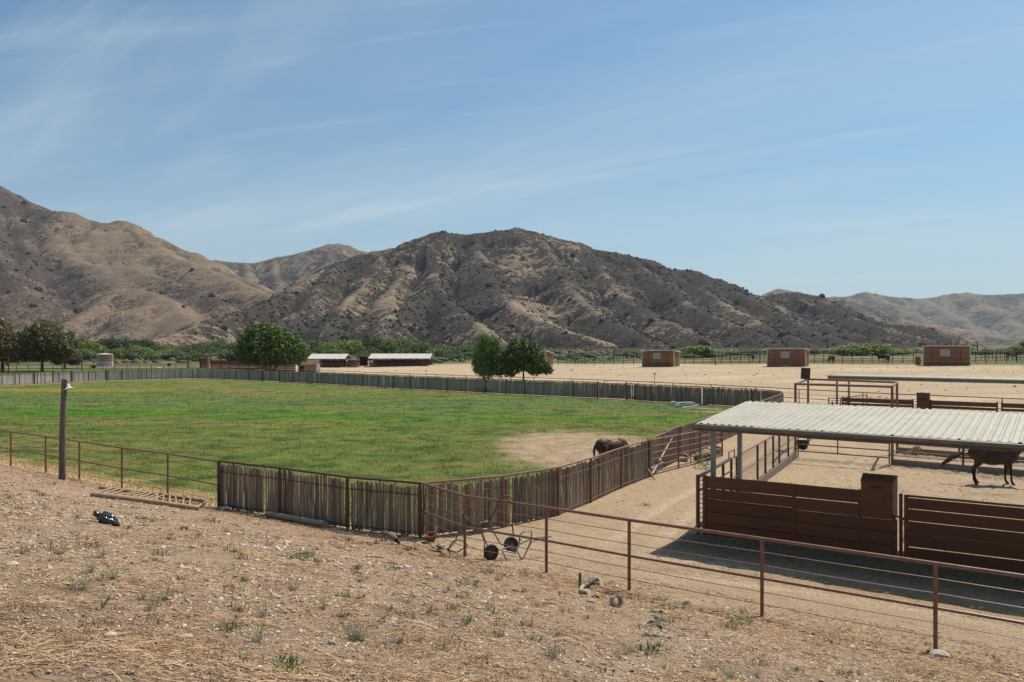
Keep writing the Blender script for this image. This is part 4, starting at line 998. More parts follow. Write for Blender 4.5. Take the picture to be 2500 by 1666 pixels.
# the near shelter: ribbed roof sheets on square posts
RL, RD = Vector((0.815, -0.579)), Vector((0.579, 0.815))
def shelter(label, F0, zf, zk, length, depth, posts_at, sheet_w=1.0, rib=0.2, m=ROOFM, screws=True, fasc_m=None, fasc_h=0.17, post_back=0.35, post_rear=None):
    t = T("shelter", label, "shelter", (F0[0], F0[1], 0))
    F0 = Vector(F0)
    def W(a, d, h): p = F0 + RL * a + RD * d; return Vector((p.x, p.y, zf + (zk - zf) * d / depth + h))
    n = int(round(length / sheet_w))
    for k in range(n):
        b = MB(); V, Fc = [], []
        prof = []
        for r_ in range(int(round(sheet_w / rib))):
            a = k * sheet_w + r_ * rib
            prof += [(a, 0.0), (a + rib * 0.50, 0.0), (a + rib * 0.64, 0.030), (a + rib * 0.84, 0.030)]
        prof.append(((k + 1) * sheet_w - 0.002, 0.0))
        for d in (-0.05, depth + 0.05):
            for a, h in prof: V.append(W(a, d, 0.06 + h))
        for d in (-0.05, depth + 0.05):
            for a, h in prof: V.append(W(a, d, 0.054 + h))
        m_ = len(prof)
        for i in range(m_ - 1):
            Fc.append((i, i + 1, m_ + i + 1, m_ + i)); Fc.append((2 * m_ + i, 3 * m_ + i, 3 * m_ + i + 1, 2 * m_ + i + 1))
            Fc.append((i, 2 * m_ + i, 2 * m_ + i + 1, i + 1)); Fc.append((m_ + i, m_ + i + 1, 3 * m_ + i + 1, 3 * m_ + i))
        b.add(V, Fc); b.build("roof_sheet", m, t)
    if screws:
        b = MB(); rr = random.Random(4)
        for d in (0.5, 1.35, 2.2, 3.3):
            for k in range(int(length / rib)):
                if rr.random() < 0.75:
                    p = W(k * rib + 0.05, d + rr.uniform(-0.02, 0.02), 0.062); b.lathe(p, [(0.010, 0), (0.006, 0.006)], 6)
        b.build("screws", mat("rusty_screw", (0.10, 0.05, 0.03)), t, kind="stuff")
    # gutter and fascia, purlins, beams
    b = MB(); b.beam(W(-0.02, -0.03, -0.045), W(length, -0.03, -0.045), 0.06, fasc_h); b.build("fascia", fasc_m or FASC, t)
    b = MB(); b.tube([W(-0.03, -0.10, 0.0), W(length, -0.10, 0.0)], 0.055, 8); b.build("gutter", mat("brown_grey_gutter", (0.20, 0.17, 0.14), (0.14, 0.12, 0.10), 0.4, 2.0), t, True)
    b = MB(); b.beam(W(0, depth - 0.02, -0.02), W(length, depth - 0.02, -0.02), 0.05, 0.13); b.build("rear_fascia", FASC, t)
    b = MB(); b.beam(W(0.015, 0.0, 0.0), W(0.015, depth, 0.0), 0.03, 0.1); b.build("end_trim", GALV, t)
    for d in (depth * 0.33, depth * 0.66):
        b = MB(); b.beam(W(0.03, d, -0.0), W(length, d, -0.0), 0.06, 0.08); b.build("purlin", GALV, t)
    for a in posts_at:
        b = MB(); b.beam(W(a, 0.02, -0.13), W(a, depth - 0.03, -0.13), 0.1, 0.15); b.build("cross_beam", GALV, t)
        for d in (post_back, post_rear or depth - 0.25):
            top = W(a, d, -0.2); b = MB(); b.box((top.x, top.y, (top.z - 0.1) / 2), (0.12, 0.12, top.z + 0.1), math.atan2(RL.y, RL.x)); b.build("post", GALV, t)
    return t
shelter("open shelter with a cream ribbed metal roof over the near pen", (5.10, 22.0), 3.12, 3.47, 13.0, 3.95, (0.05, 9.6, 12.9), post_back=1.1, post_rear=3.3)
t2 = shelter("second open shelter farther off, its low cream roof seen edge on", (22.2, 55.9), 3.02, 2.98, 15.0, 3.95, (0.55, 13.55), screws=False, fasc_m=mat('tan_grey_fascia', (0.24, 0.215, 0.165), (0.18, 0.16, 0.125), 0.5, 2.0), fasc_h=0.26, post_back=0.1)

# side fence of the pen with wire mesh
K0, K1 = Vector((5.25, 22.45)), Vector((13.38, 37.6))
def KP(f): p = K0.lerp(K1, f); return (p.x, p.y)
t = T("gate", "short dark pipe gate at the near left corner of the pen, under the shelter", "gate", (*KP(0), 0))
for f in (0.0, 0.105, 0.17, 0.235):
    b = MB(); b.tube([(*KP(f), 0.0 if f in (0.0, 0.235) else 0.2), (*KP(f), 1.62)], 0.045, 8); b.build("upright", RUST_D, t, True)
for z, r_ in ((1.62, 0.05), (1.22, 0.03), (0.25, 0.03)):
    b = MB(); b.tube([(*KP(0), z), (*KP(0.235), z)], r_, 8); b.build("rail", mat("dark_grey_steel", (0.06, 0.055, 0.055), (0.04, 0.035, 0.035), 0.4, 5.0), t, True)
b = MB(); b.tube([(*KP(0.215), 1.62), (*KP(0.215), 1.86), (*KP(0.26), 1.86), (*KP(0.26), 1.62)], 0.018, 6); b.build("handle", RUST_D, t, True)
def mesh_fence(label, pa, pb, posts, h=1.6, board=True, zr=(1.6, 0.95, 0.3), mesh_hi=1.55, mesh_lo=0.3, pm=RUST_D, extra=()):
    pa, pb = Vector(pa), Vector(pb)
    t = T("mesh_fence", label, "fence", (pa.x, pa.y, 0))
    f2 = lambda f: pa.lerp(pb, f)
    for f in posts:
        p = f2(f); b = MB(); b.tube([(p.x, p.y, -0.1), (p.x, p.y, h)], 0.045, 8); b.build("post", pm, t, True)
    for i, z in enumerate(zr):
        b = MB(); b.tube([(pa.x, pa.y, z), (pb.x, pb.y, z)], 0.034 if i == 0 else 0.022, 7); b.build("rail", RUST, t, True)
    L = (pb - pa).length; b = MB()
    k = 0
    while k * 0.10 < L:
        p = f2(k * 0.10 / L); b.beam((p.x, p.y, mesh_lo), (p.x, p.y, mesh_hi), 0.0035, 0.0035); k += 1
    z = mesh_lo
    while z < mesh_hi: b.beam((pa.x, pa.y, z), (pb.x, pb.y, z), 0.0035, 0.0035); z += 0.1
    b.build("wire_mesh", GREYSTEEL, t, kind="stuff")
    if board:
        nrm = Vector(((pb - pa).y, -(pb - pa).x)).normalized() * 0.03
        n = max(1, int(L / 3.0))
        for i in range(n):
            a_, c_ = f2(i / n + 0.002), f2((i + 1) / n - 0.002)
            plank(t, (a_ + nrm), (c_ + nrm), 0.0, 0.27, 0.05, "base_board", BASEB)
    return t
bmx = bmesh.new(); bmesh.ops.create_cube(bmx, size=1.0); BASEB = bpy.data.meshes.new("base_board_shape"); bmx.to_mesh(BASEB); bmx.free()
BASEB.materials.append(mat("weathered_grey_board", (0.26, 0.215, 0.165), (0.17, 0.135, 0.10), 0.9, 2.5, (0.4, 4, 4), bump=0.003))
mesh_fence("wire mesh pipe fence with a base board along the left side of the pen", KP(0.26), KP(1.0), (0.03, 0.30, 0.42, 0.55, 0.66, 0.84, 1.0))
FL, FR, BL, BR = Vector((13.38, 37.6)), Vector((16.8, 35.2)), Vector((15.8, 42.5)), Vector((18.9, 39.1))
gd = (FR - FL).normalized()
panel("pipe_gate", "five rail dark pipe gate at the back of the pen, under the tall pipe frame", [tuple(FL + gd * 0.12), tuple(FR - gd * 0.12)], n=5, h=1.62, low=0.30, m=RUST_D, r=0.028, cat="gate", pr=0.03, mids=((0, 1, 0.45),))
dirp = (Vector((18.9, 33.5)) - FR).normalized(); E2 = FR + dirp * 6.5
mesh_fence("wire mesh pipe fence with a base board behind the dark horse", FR + dirp * 0.06, E2, (0.42, 0.95), zr=(1.6, 1.05, 0.62, 0.42))
# tall pipe frame over the lane, with a box on its far left corner
t = T("pipe_portal", "tall rust brown pipe frame of four posts over the lane between the two shelters", "pipe frame", (FL.x, FL.y, 0))
ZT = 3.45
for p in (FL, FR, BR, BL):
    b = MB(); b.tube([(p.x, p.y, -0.1), (p.x, p.y, ZT)], 0.06, 10); b.build("post", RUST, t, True)
for a_, c_ in ((FL, FR), (FR, BR), (BR, BL), (BL, FL)):
    b = MB(); b.tube([(a_.x, a_.y, ZT), (c_.x, c_.y, ZT)], 0.055, 10); b.build("crossbar", RUST, t, True)
bx = MB(); cx0 = BL.lerp(FL, 0.22)
t = T("metal_box", "dark brown sheet metal box sitting on top of the tall pipe frame", "box", (cx0.x, cx0.y, ZT + 0.06))
bx.box((cx0.x, cx0.y, ZT + 0.06 + 0.28), (0.46, 0.40, 0.56), -0.35, 0, 0.05); bx.build("body", mat("dark_brown_tin", (0.07, 0.045, 0.035), (0.045, 0.03, 0.024), 0.5, 4.0), t)
bx = MB(); bx.box((cx0.x, cx0.y, ZT + 0.06 + 0.575), (0.50, 0.44, 0.03), -0.35, 0, 0.05); bx.build("lid", mat("tan_tin", (0.30, 0.24, 0.18), (0.22, 0.17, 0.13), 0.5, 4.0), t)
bx = MB(); bx.lathe((cx0.x - 0.10, cx0.y - 0.19, ZT + 0.06 + 0.13), [(0.0, 0.022), (0.05, 0.02), (0.05, 0)], 10, (0.33, -0.94, 0)); bx.build("round_hole_cover", BLACK, t)
# the pen across the lane
mesh_fence("wire mesh fence with heavy base boards beyond the lane, behind the tall frame", BR, BR + dirp * 9, (0.3, 0.62, 0.95), zr=(1.6, 1.05, 0.45))
mesh_fence("low wire mesh fence running back from the tall frame along the far lane", BL, BL + Vector((5.0, 9.2)), (0.5, 1.0), zr=(1.55, 0.9), board=False)
t = T("fallen_pipe_rail", "pale pipe rail lying at a slant on the fence right of the far shelter post", "pipe rail", (33.0, 47.6, 1.2))
b = MB(); b.tube([(31.4, 49.0, 1.62), (33.6, 45.4, 1.35)], 0.04, 8); b.build("rail", GALV, t, True)
# far pens under the second shelter
A1, U1 = Vector((22.6, 54.9)), Vector((0.845, -0.535))
def QP(px):
    u = (px - CXP) / FPX; tv = (u * A1.y - A1.x) / (U1.x - u * U1.y); p = A1 + U1 * tv; return (p.x, p.y)
for lab, xa, xb, top in (("dark board fence panel under the far shelter, left of the square dark box", 2057, 2228, 1.62), ("dark board fence panel under the far shelter, right of the square dark box", 2272, 2434, 1.62), ("dark board fence panel of the far shelter at the right edge of the photograph", 2446, 2560, 1.62)):
    a_, c_ = QP(xa), QP(xb); t = T("board_fence", lab, "fence", (*a_, 0), "board panels under the far shelter")
    for k, (z0, z1) in enumerate(((0.05, 0.36), (0.40, 0.70), (0.76, 1.04), (1.12, 1.28), (1.34, 1.62))):
        plank(t, a_, c_, z0, z1)
    for p in (a_, c_):
        b = MB(); b.box((p[0], p[1], 0.84), (0.1, 0.08, 1.68), math.atan2(U1.y, U1.x)); b.build("upright", RUST_D, t)
a_, c_ = QP(2241), QP(2267)
t = T("feed_box", "square dark feed box between the two far board panels", "feed box", (*a_, 1.0))
b = MB(); b.box(((a_[0] + c_[0]) / 2, (a_[1] + c_[1]) / 2, 1.5), (0.75, 0.42, 1.12), math.atan2(U1.y, U1.x)); b.build("body", BOARD, t)
b = MB(); b.box(((a_[0] + c_[0]) / 2, (a_[1] + c_[1]) / 2, 2.085), (0.81, 0.48, 0.05), math.atan2(U1.y, U1.x)); b.build("lid", RUST_D, t)
b = MB(); b.box(((a_[0] + c_[0]) / 2 - 0.12, (a_[1] + c_[1]) / 2 - 0.19, 1.72), (0.34, 0.03, 0.10), math.atan2(U1.y, U1.x)); b.build("slot", BLACK, t)
panel("pipe_barrier", "narrow pipe gate with close rails beside the square dark box of the far pens", [QP(2229), QP(2240)], n=5, h=1.55, low=0.15, m=RUST_D, r=0.02)
panel("pipe_barrier", "pipe panel at the left end of the far shelter, with a sloping top rail", [QP(2023), QP(2052), (26.2, 58.8)], n=5, h=1.6, low=0.2, m=RUST_D, r=0.03)

# ================================================================== BUILDINGS
SIDING = mat("brick_red_siding", (0.265, 0.128, 0.066), (0.195, 0.092, 0.050), 0.75, 1.2, (0.4, 0.4, 3), objvar=0.12, spots=((0.30, 0.13, 0.09), 5.0, 0.62))
SIDELIT = SIDING
TRIM = mat("pale_metal_trim", (0.52, 0.53, 0.50), (0.42, 0.43, 0.41), 0.5, 3.0)
GLASS = mat("dusty_window", (0.20, 0.24, 0.24), (0.33, 0.36, 0.35), 0.25, 2.0, spec=0.6)
LIGHTROOF = mat("pale_far_roof", (0.60, 0.60, 0.57), (0.50, 0.50, 0.48), 0.5, 0.8)
bms = bmesh.new(); bmesh.ops.create_cube(bms, size=1.0); SPL = bpy.data.meshes.new("siding_plank_shape"); bms.to_mesh(SPL); bms.free(); SPL.materials.append(SIDING)
SHAX = Vector((0.88, -0.475)).normalized(); SHN = Vector((SHAX.y, -SHAX.x))     # along the front, and out of the front
def shed(label, px_left, d_left, W=5.9, D=3.4, HF=3.0, HB=2.7, bars=True):
    o2 = Vector(at_d(px_left, d_left)); z = gzs(*o2) - 0.02
    t = T("loafing_shed", label, "shed", (o2.x, o2.y, z), "red loafing sheds on the riding field")
    ang = math.atan2(SHAX.y, SHAX.x)
    def Wp(a, bk, h): p = o2 + SHAX * a - SHN * bk; return Vector((p.x, p.y, z + h))
    n = 8; ph = (HF - 0.14) / n
    for k in range(n):
        for (p, q_, l_) in ((Wp(0.05, 0.0, 0), Wp(W - 0.05, 0.0, 0), 0), (Wp(W - 0.0, 0.06, 0), Wp(W, D - 0.06, 0), 1), (Wp(0, 0.06, 0), Wp(0, D - 0.06, 0), 1), (Wp(0.05, D, 0), Wp(W - 0.05, D, 0), 1)):
            hh = ph if l_ == 0 else (HB - 0.06) / n
            plank(t, p.xy, q_.xy, z + k * hh + 0.004, z + (k + 1) * hh - 0.014, 0.06, "siding_board", SPL)
    for a, bk in ((0, 0), (W, 0), (0, D), (W, D)):
        b = MB(); hh = HF if bk == 0 else HB
        b.box(tuple(Wp(a, bk, hh / 2)), (0.13, 0.13, hh), ang); b.build("corner_trim", TRIM, t)
    for a in (W * 0.2, W * 0.5, W * 0.8):
        hi = HF if abs(a - W * 0.5) > 0.1 else 0.95
        b = MB(); b.box(tuple(Wp(a, -0.045, hi / 2)), (0.06, 0.05, hi), ang); b.build("batten", mat("dark_red_batten", (0.09, 0.035, 0.025)), t)
    b = MB(); b.box(tuple(Wp(W + 0.04, D * 0.45, HB / 2)), (0.05, 0.08, HB), ang); b.build("batten", mat("dark_red_batten", (0.09, 0.035, 0.025)), t)
    # roof
    b = MB(); q = [Wp(-0.2, -0.3, HF), Wp(W + 0.2, -0.3, HF), Wp(W + 0.2, D + 0.2, HB), Wp(-0.2, D + 0.2, HB)]
    b.add(q + [p + Vector((0, 0, 0.12)) for p in q], [(3, 2, 1, 0), (4, 5, 6, 7), (0, 1, 5, 4), (1, 2, 6, 5), (2, 3, 7, 6), (3, 0, 4, 7)])
    rf = b.build("roof", LIGHTROOF, t)
    b = MB()
    for k in range(20): 
        a = -0.15 + k * (W + 0.3) / 20; b.beam(Wp(a, -0.31, HF + 0.13), Wp(a, D + 0.2, HB + 0.13), 0.07, 0.04)
    b.build("roof_ribs", LIGHTROOF, rf, kind="stuff", root=t)
    # window
    c = Wp(W * 0.47, -0.05, 2.05); b = MB()
    for dx_, dz_, sx, sz in ((-0.62, 0, 0.08, 1.02), (0.62, 0, 0.08, 1.02), (0, 0.47, 1.16, 0.08), (0, -0.47, 1.16, 0.08)):
        b.box(tuple(c + Vector((SHAX.x * dx_, SHAX.y * dx_, dz_))), (sx, 0.08, sz), ang)
    wf = b.build("window", TRIM, t)
    for s_ in (-0.29, 0.29):
        b = MB(); b.box(tuple(c + Vector((SHAX.x * s_, SHAX.y * s_, 0)) + Vector((SHN.x, SHN.y, 0)) * -0.012), (0.56, 0.03, 0.86), ang); b.build("pane", GLASS, wf, root=t)
    if bars:
        b = MB()
        for k in range(9):
            a = -0.5 + k * 0.125; b.box(tuple(c + Vector((SHAX.x * a, SHAX.y * a, 0)) + Vector((SHN.x, SHN.y, 0)) * 0.02), (0.025, 0.02, 0.86), ang)
        b.build("window_bars", TRIM, wf, root=t, kind="stuff")
    return t
shed("fourth red loafing shed, at the far right of the riding field, seen square on", 2254, 124, W=6.35, HF=3.05)
shed("third red loafing shed with a white barred window, second from the right", 1873, 134.5, W=6.15)
shed("second red loafing shed, with a plain two pane window, right of the leafy trees", 1568, 147.5, W=6.0, bars=False)
shed("first red loafing shed, half hidden behind the leafy tree", 1266, 174, W=6.6, D=3.6, HF=3.15, bars=False)
# small red box beside the fourth shed
t = T("equipment_box", "small brick red cabinet standing just left of the fourth loafing shed", "cabinet", (*at_d(2235, 128), z_at(at_d(2235, 128))))
p = at_d(2241, 128); b = MB(); b.box((p[0], p[1], z_at(p) + 0.65), (0.75, 0.5, 1.3), -0.3); b.build("body", SIDING, t)
b = MB(); b.box((p[0], p[1], z_at(p) + 1.34), (0.85, 0.6, 0.06), -0.3); b.build("lid", TRIM, t)

# shed row barns
BARNW = mat("barn_red_boards", (0.135, 0.055, 0.042), (0.095, 0.042, 0.034), 0.8, 1.0, (0.4, 0.4, 4), objvar=0.15)
bmb = bmesh.new(); bmesh.ops.create_cube(bmb, size=1.0); BPL = bpy.data.meshes.new("barn_plank_shape"); bmb.to_mesh(BPL); bmb.free(); BPL.materials.append(BARNW)
def barn(label, xa, xb, d, bays, base_py, roof_c=None):
    p0, p1 = Vector(at_d(xa, d)), Vector(at_d(xb, d)); L = (p1 - p0).length; z = ZC - (base_py - HOR) * d / FPX
    t = T("stable_barn", label, "stable", (p0.x, p0.y, z), "long stable barns beyond the field")
    ax = (p1 - p0).normalized(); bk = Vector((-ax.y, ax.x)); ang = math.atan2(ax.y, ax.x)
    def Wp(a, k, h): p = p0 + ax * a + bk * k; return Vector((p.x, p.y, z + h))
    D = 8.0; EH, RH, WH = 1.85, 2.95, 1.02
    for s_, k0 in ((0, 0.0), (1, D)):
        for i in range(3):
            for j in range(bays):
                a0_, a1_ = L * j / bays + 0.06, L * (j + 1) / bays - 0.06
                plank(t, Wp(a0_, k0, 0).xy, Wp(a1_, k0, 0).xy, z + 0.02 + i * WH / 3, z + (i + 1) * WH / 3 - 0.02, 0.06, "wall_board", BPL)
        for j in range(bays + 1):
            b = MB(); b.box(tuple(Wp(L * j / bays, k0, EH / 2)), (0.12, 0.12, EH), ang); b.build("post", BARNW, t)
    b = MB(); b.box(tuple(Wp(L / 2, D / 2, 0.7)), (L - 0.4, 0.08, 1.6), ang); b.build("partition", mat("dark_stall_wall", (0.05, 0.035, 0.03)), t)
    for j in range(bays):
        b = MB(); b.box(tuple(Wp(L * (j + 0.5) / bays, 0.02, 1.35)), (L / bays * 0.25, 0.05, 0.62), ang); b.build("stall_panel", BARNW, t)
    for sg, (ka, kb) in enumerate(((-0.9, D / 2), (D / 2, D + 0.9))):
        ha, hb = (EH, RH) if sg == 0 else (RH, EH)
        q = [Wp(-0.5, ka, ha), Wp(L + 0.5, ka, ha), Wp(L + 0.5, kb, hb), Wp(-0.5, kb, hb)]
        b = MB(); b.add(q + [v + Vector((0, 0, 0.08)) for v in q], [(3, 2, 1, 0), (4, 5, 6, 7), (0, 1, 5, 4), (1, 2, 6, 5), (2, 3, 7, 6), (3, 0, 4, 7)]); b.build("roof_slope", roof_c or LIGHTROOF, t)
    b = MB(); b.beam(Wp(-0.5, -0.92, EH + 0.02), Wp(L + 0.5, -0.92, EH + 0.02), 0.06, 0.16); b.build("eave_trim", mat("dark_brown_trim", (0.05, 0.035, 0.03)), t)
    for a in (-0.02, L + 0.02):
        q = [Wp(a, 0, EH), Wp(a, D, EH), Wp(a, D / 2, RH - 0.05)]; b = MB(); sh_ = Vector((ax.x * 0.05, ax.y * 0.05, 0)); b.add(q + [v + sh_ for v in q], [(0, 1, 2), (5, 4, 3), (0, 3, 4, 1), (1, 4, 5, 2), (2, 5, 3, 0)]); b.build("gable", BARNW, t)
    return t, Wp
FARROOF = mat("cream_barn_roof", (0.52, 0.50, 0.44), (0.42, 0.40, 0.35), 0.6, 0.8)
barn("long open stable barn with a pale roof, the one in the middle behind the field", 905, 1046, 189, 7, 895.5, FARROOF)
barn("stable barn with a pale roof half hidden by the big round tree", 756, 838, 186, 4, 896.5, FARROOF)
panel("corral_fence", "low reddish rail fence joined to the right end of the long stable barn", [at_d(1028, 186), at_d(1044, 185), at_d(1058, 185)], n=3, h=1.15, low=0.2, m=BARNW, r=0.05, base=-0.3)
p0 = at_d(862, 187); t = T("lean_to_shed", "low red lean-to shed on the right end of the half hidden barn", "shed", (*p0, -0.3))
for i in range(5): plank(t, (p0[0] - 1.4, p0[1] - 0.6), (p0[0] + 1.1, p0[1] - 0.6), -0.3 + i * 0.30, -0.3 + i * 0.30 + 0.27, 0.06, "wall_board", BPL)
for i in range(5): plank(t, (p0[0] + 1.1, p0[1] - 0.6), (p0[0] + 1.1, p0[1] + 2.2), -0.3 + i * 0.30, -0.3 + i * 0.30 + 0.27, 0.06, "wall_board", BPL)
b = MB(); b.add([(p0[0] - 1.6, p0[1] - 0.9, 1.45), (p0[0] + 1.3, p0[1] - 0.9, 1.2), (p0[0] + 1.3, p0[1] + 2.4, 1.2), (p0[0] - 1.6, p0[1] + 2.4, 1.45), (p0[0] - 1.6, p0[1] - 0.9, 1.53), (p0[0] + 1.3, p0[1] - 0.9, 1.28), (p0[0] + 1.3, p0[1] + 2.4, 1.28), (p0[0] - 1.6, p0[1] + 2.4, 1.53)], [(3, 2, 1, 0), (4, 5, 6, 7), (0, 1, 5, 4), (1, 2, 6, 5), (2, 3, 7, 6), (3, 0, 4, 7)]); b.build("roof", BARNW, t)
p0 = at_d(872, 196); t = T("pole_shelter", "flat roofed pole shelter in the gap between the two stable barns", "shelter", (*p0, -0.3))
b = MB(); b.box((p0[0] + 0.3, p0[1], 2.2), (7.5, 3.0, 0.12), 0, 0, 0.02); b.build("roof", FASC, t)
for x in (-2.8, 0.5, 3.3):
    b = MB(); b.box((p0[0] + x, p0[1] - 1.2, 0.9), (0.16, 0.16, 2.5)); b.build("post", BARNW, t)
b = MB(); b.box((p0[0] + 1.6, p0[1], 0.8), (2.0, 0.1, 2.2)); b.build("wall_panel", mat("dark_stall_wall", (0.05, 0.035, 0.03)), t)
# small tan shed with a gable roof
p0 = at_d(728, 147); zs_ = z_at(p0) 
t = T("small_shed", "small tan shed with a brown shingled gable roof right of the big round tree", "shed", (p0[0], p0[1], zs_))
w, dpt, h = 3.35, 3.0, 1.35
for k in range(5):
    for a_, c_ in (((0, 0), (w, 0)), ((w, 0), (w, dpt)), ((0, 0), (0, dpt)), ((0, dpt), (w, dpt))):
        TANB = MATS.get("tan_block") or mat("tan_block", (0.33, 0.28, 0.21), (0.25, 0.21, 0.16), 0.9, 2.0)
        if k == 0 and a_ == (0, 0) and c_ == (w, 0):
            bmt = bmesh.new(); bmesh.ops.create_cube(bmt, size=1.0); TPL = bpy.data.meshes.new("tan_board_shape"); bmt.to_mesh(TPL); bmt.free(); TPL.materials.append(TANB)
        plank(t, (p0[0] + a_[0], p0[1] + a_[1]), (p0[0] + c_[0], p0[1] + c_[1]), zs_ + k * 0.28, zs_ + k * 0.28 + 0.26, 0.06, "wall_board", TPL)
SHN_ = mat("brown_shingle", (0.15, 0.11, 0.085), (0.10, 0.075, 0.06), 0.9, 3.0)
for sg in (0, 1):
    ya, yb = (-0.3, dpt / 2) if sg == 0 else (dpt / 2, dpt + 0.3); ha, hb = (1.38, 2.2) if sg == 0 else (2.2, 1.38)
    q = [Vector((p0[0] - 0.2, p0[1] + ya, zs_ + ha)), Vector((p0[0] + w + 0.2, p0[1] + ya, zs_ + ha)), Vector((p0[0] + w + 0.2, p0[1] + yb, zs_ + hb)), Vector((p0[0] - 0.2, p0[1] + yb, zs_ + hb))]
    b = MB(); b.add(q + [v + Vector((0, 0, 0.09)) for v in q], [(3, 2, 1, 0), (4, 5, 6, 7), (0, 1, 5, 4), (1, 2, 6, 5), (2, 3, 7, 6), (3, 0, 4, 7)]); b.build("roof_slope", SHN_, t)
for xx in (0, w):
    b = MB(); q = [Vector((p0[0] + xx - 0.03, p0[1], zs_ + 1.4)), Vector((p0[0] + xx - 0.03, p0[1] + dpt, zs_ + 1.4)), Vector((p0[0] + xx - 0.03, p0[1] + dpt / 2, zs_ + 2.16))]
    b.add(q + [v + Vector((0.06, 0, 0)) for v in q], [(0, 1, 2), (5, 4, 3), (0, 3, 4, 1), (1, 4, 5, 2), (2, 5, 3, 0)]); b.build("gable", TANB, t)
b = MB(); b.box((p0[0] + 0.7, p0[1] - 0.04, zs_ + 0.6), (0.8, 0.05, 1.2)); b.build("door", mat("dark_stall_wall", (0.05, 0.035, 0.03)), t)

# brown board wall at the left
WALLB = mat("wall_board_stain", (0.15, 0.062, 0.045), (0.105, 0.048, 0.037), 0.8, 0.9, (0.3, 0.3, 4), objvar=0.15)
bmw = bmesh.new(); bmesh.ops.create_cube(bmw, size=1.0); WPL = bpy.data.meshes.new("wall_board_shape"); bmw.to_mesh(WPL); bmw.free(); WPL.materials.append(WALLB)
t = T("board_wall", "long reddish brown board wall behind the left pasture corner, running behind the big round tree", "wall", (*at_d(515, 140), z_at(at_d(515, 140))))
for j in range(9):
    a_, c_ = at_d(516 + j * 23, 140 + 0.3 * j), at_d(516 + (j + 1) * 23 - 1.2, 140 + 0.3 * j + 0.3); zz = z_at(a_)
    for k in range(7): plank(t, a_, c_, zz + k * 0.33, zz + k * 0.33 + 0.30, 0.06, "board", WPL)
    b = MB(); b.box((a_[0] - 0.05, a_[1] - 0.08, zz + (1.35 if j % 3 else 1.6)), (0.14, 0.14, 2.7 if j % 3 else 3.2)); b.build("post", RUST_D, t)
t = T("board_wall", "short taller end section of the brown board wall with a pale coping, beside the lawn", "wall", (*at_d(488, 140), z_at(at_d(488, 140))))
a_, c_, e_ = at_d(489, 139), at_d(506, 139), at_d(529, 146); zz = z_at(a_)
for k in range(8):
    plank(t, a_, c_, zz + k * 0.33, zz + k * 0.33 + 0.30, 0.06, "board", WPL)
b = MB(); b.beam((*a_, zz + 2.72), (*c_, zz + 2.72), 0.25, 0.12); b.beam((*c_, zz + 2.72), (*e_, zz + 2.72), 0.25, 0.12); b.build("coping", mat("tan_block", (0.33, 0.28, 0.21)), t)
for p, hh in ((a_, 3.3), (c_, 3.1)):
    b = MB(); b.box((p[0], p[1] - 0.06, zz + hh / 2), (0.16, 0.14, hh)); b.build("post", RED, t)
b = MB(); b.box((at_d(510, 139)[0], 138.9, zz + 1.3), (0.42, 0.1, 2.5)); b.build("pale_panel", mat("pale_plank", (0.42, 0.33, 0.24)), t)

# water tank
pc = at_d(256.5, 186); zt_ = -0.05
t = T("water_tank", "round corrugated water tank with rust streaks, behind the green lawn", "water tank", (pc[0], pc[1], zt_))
prof = []
for k in range(45):
    z = k * 2.7 / 44; prof.append((1.74 + (0.018 if k % 2 else -0.0), z))
TANKM = bpy.data.materials.new("rusty_corrugated_tank"); TANKM.use_nodes = True
n_, l_ = TANKM.node_tree.nodes, TANKM.node_tree.links
tc_ = n_.new("ShaderNodeTexCoord"); sp_ = n_.new("ShaderNodeSeparateXYZ"); l_.new(tc_.outputs["Object"], sp_.inputs[0])
mp_ = n_.new("ShaderNodeMapping"); mp_.inputs["Scale"].default_value = (1.3, 1.3, 0.12); l_.new(tc_.outputs["Object"], mp_.inputs[0])
nz_ = n_.new("ShaderNodeTexNoise"); nz_.inputs["Scale"].default_value = 1.3; nz_.inputs["Detail"].default_value = 5; l_.new(mp_.outputs[0], nz_.inputs["Vector"])
rp_ = n_.new("ShaderNodeValToRGB"); l_.new(nz_.outputs["Fac"], rp_.inputs[0])
rp_.color_ramp.elements[0].position = 0.40; rp_.color_ramp.elements[0].color = (0.30, 0.31, 0.30, 1)
rp_.color_ramp.elements[1].position = 0.56; rp_.color_ramp.elements[1].color = (0.33, 0.17, 0.07, 1)
gt_ = n_.new("ShaderNodeMath"); gt_.operation = 'GREATER_THAN'; l_.new(sp_.outputs[2], gt_.inputs[0]); gt_.inputs[1].default_value = 1.05
mx_ = n_.new("ShaderNodeMix"); mx_.data_type = 'RGBA'; l_.new(gt_.outputs[0], mx_.inputs["Factor"]); mx_.inputs[6].default_value = (0.47, 0.48, 0.48, 1); l_.new(rp_.outputs[0], mx_.inputs[7])
l_.new(mx_.outputs[2], n_["Principled BSDF"].inputs["Base Color"]); n_["Principled BSDF"].inputs["Roughness"].default_value = 0.6
b = MB(); b.lathe((pc[0], pc[1], zt_), prof, 40); b.build("shell", TANKM, t, True)
b = MB(); b.lathe((pc[0], pc[1], zt_ + 2.7), [(1.8, 0.0), (1.8, 0.05), (0.05, 0.30)], 40); b.build("lid", LIGHTROOF, t, True)
b = MB(); b.tube([(pc[0] + 1.72, pc[1] - 0.55, zt_), (pc[0] + 1.72, pc[1] - 0.55, zt_ + 2.9)], 0.05, 6); b.build("pipe", GALV, t, True)

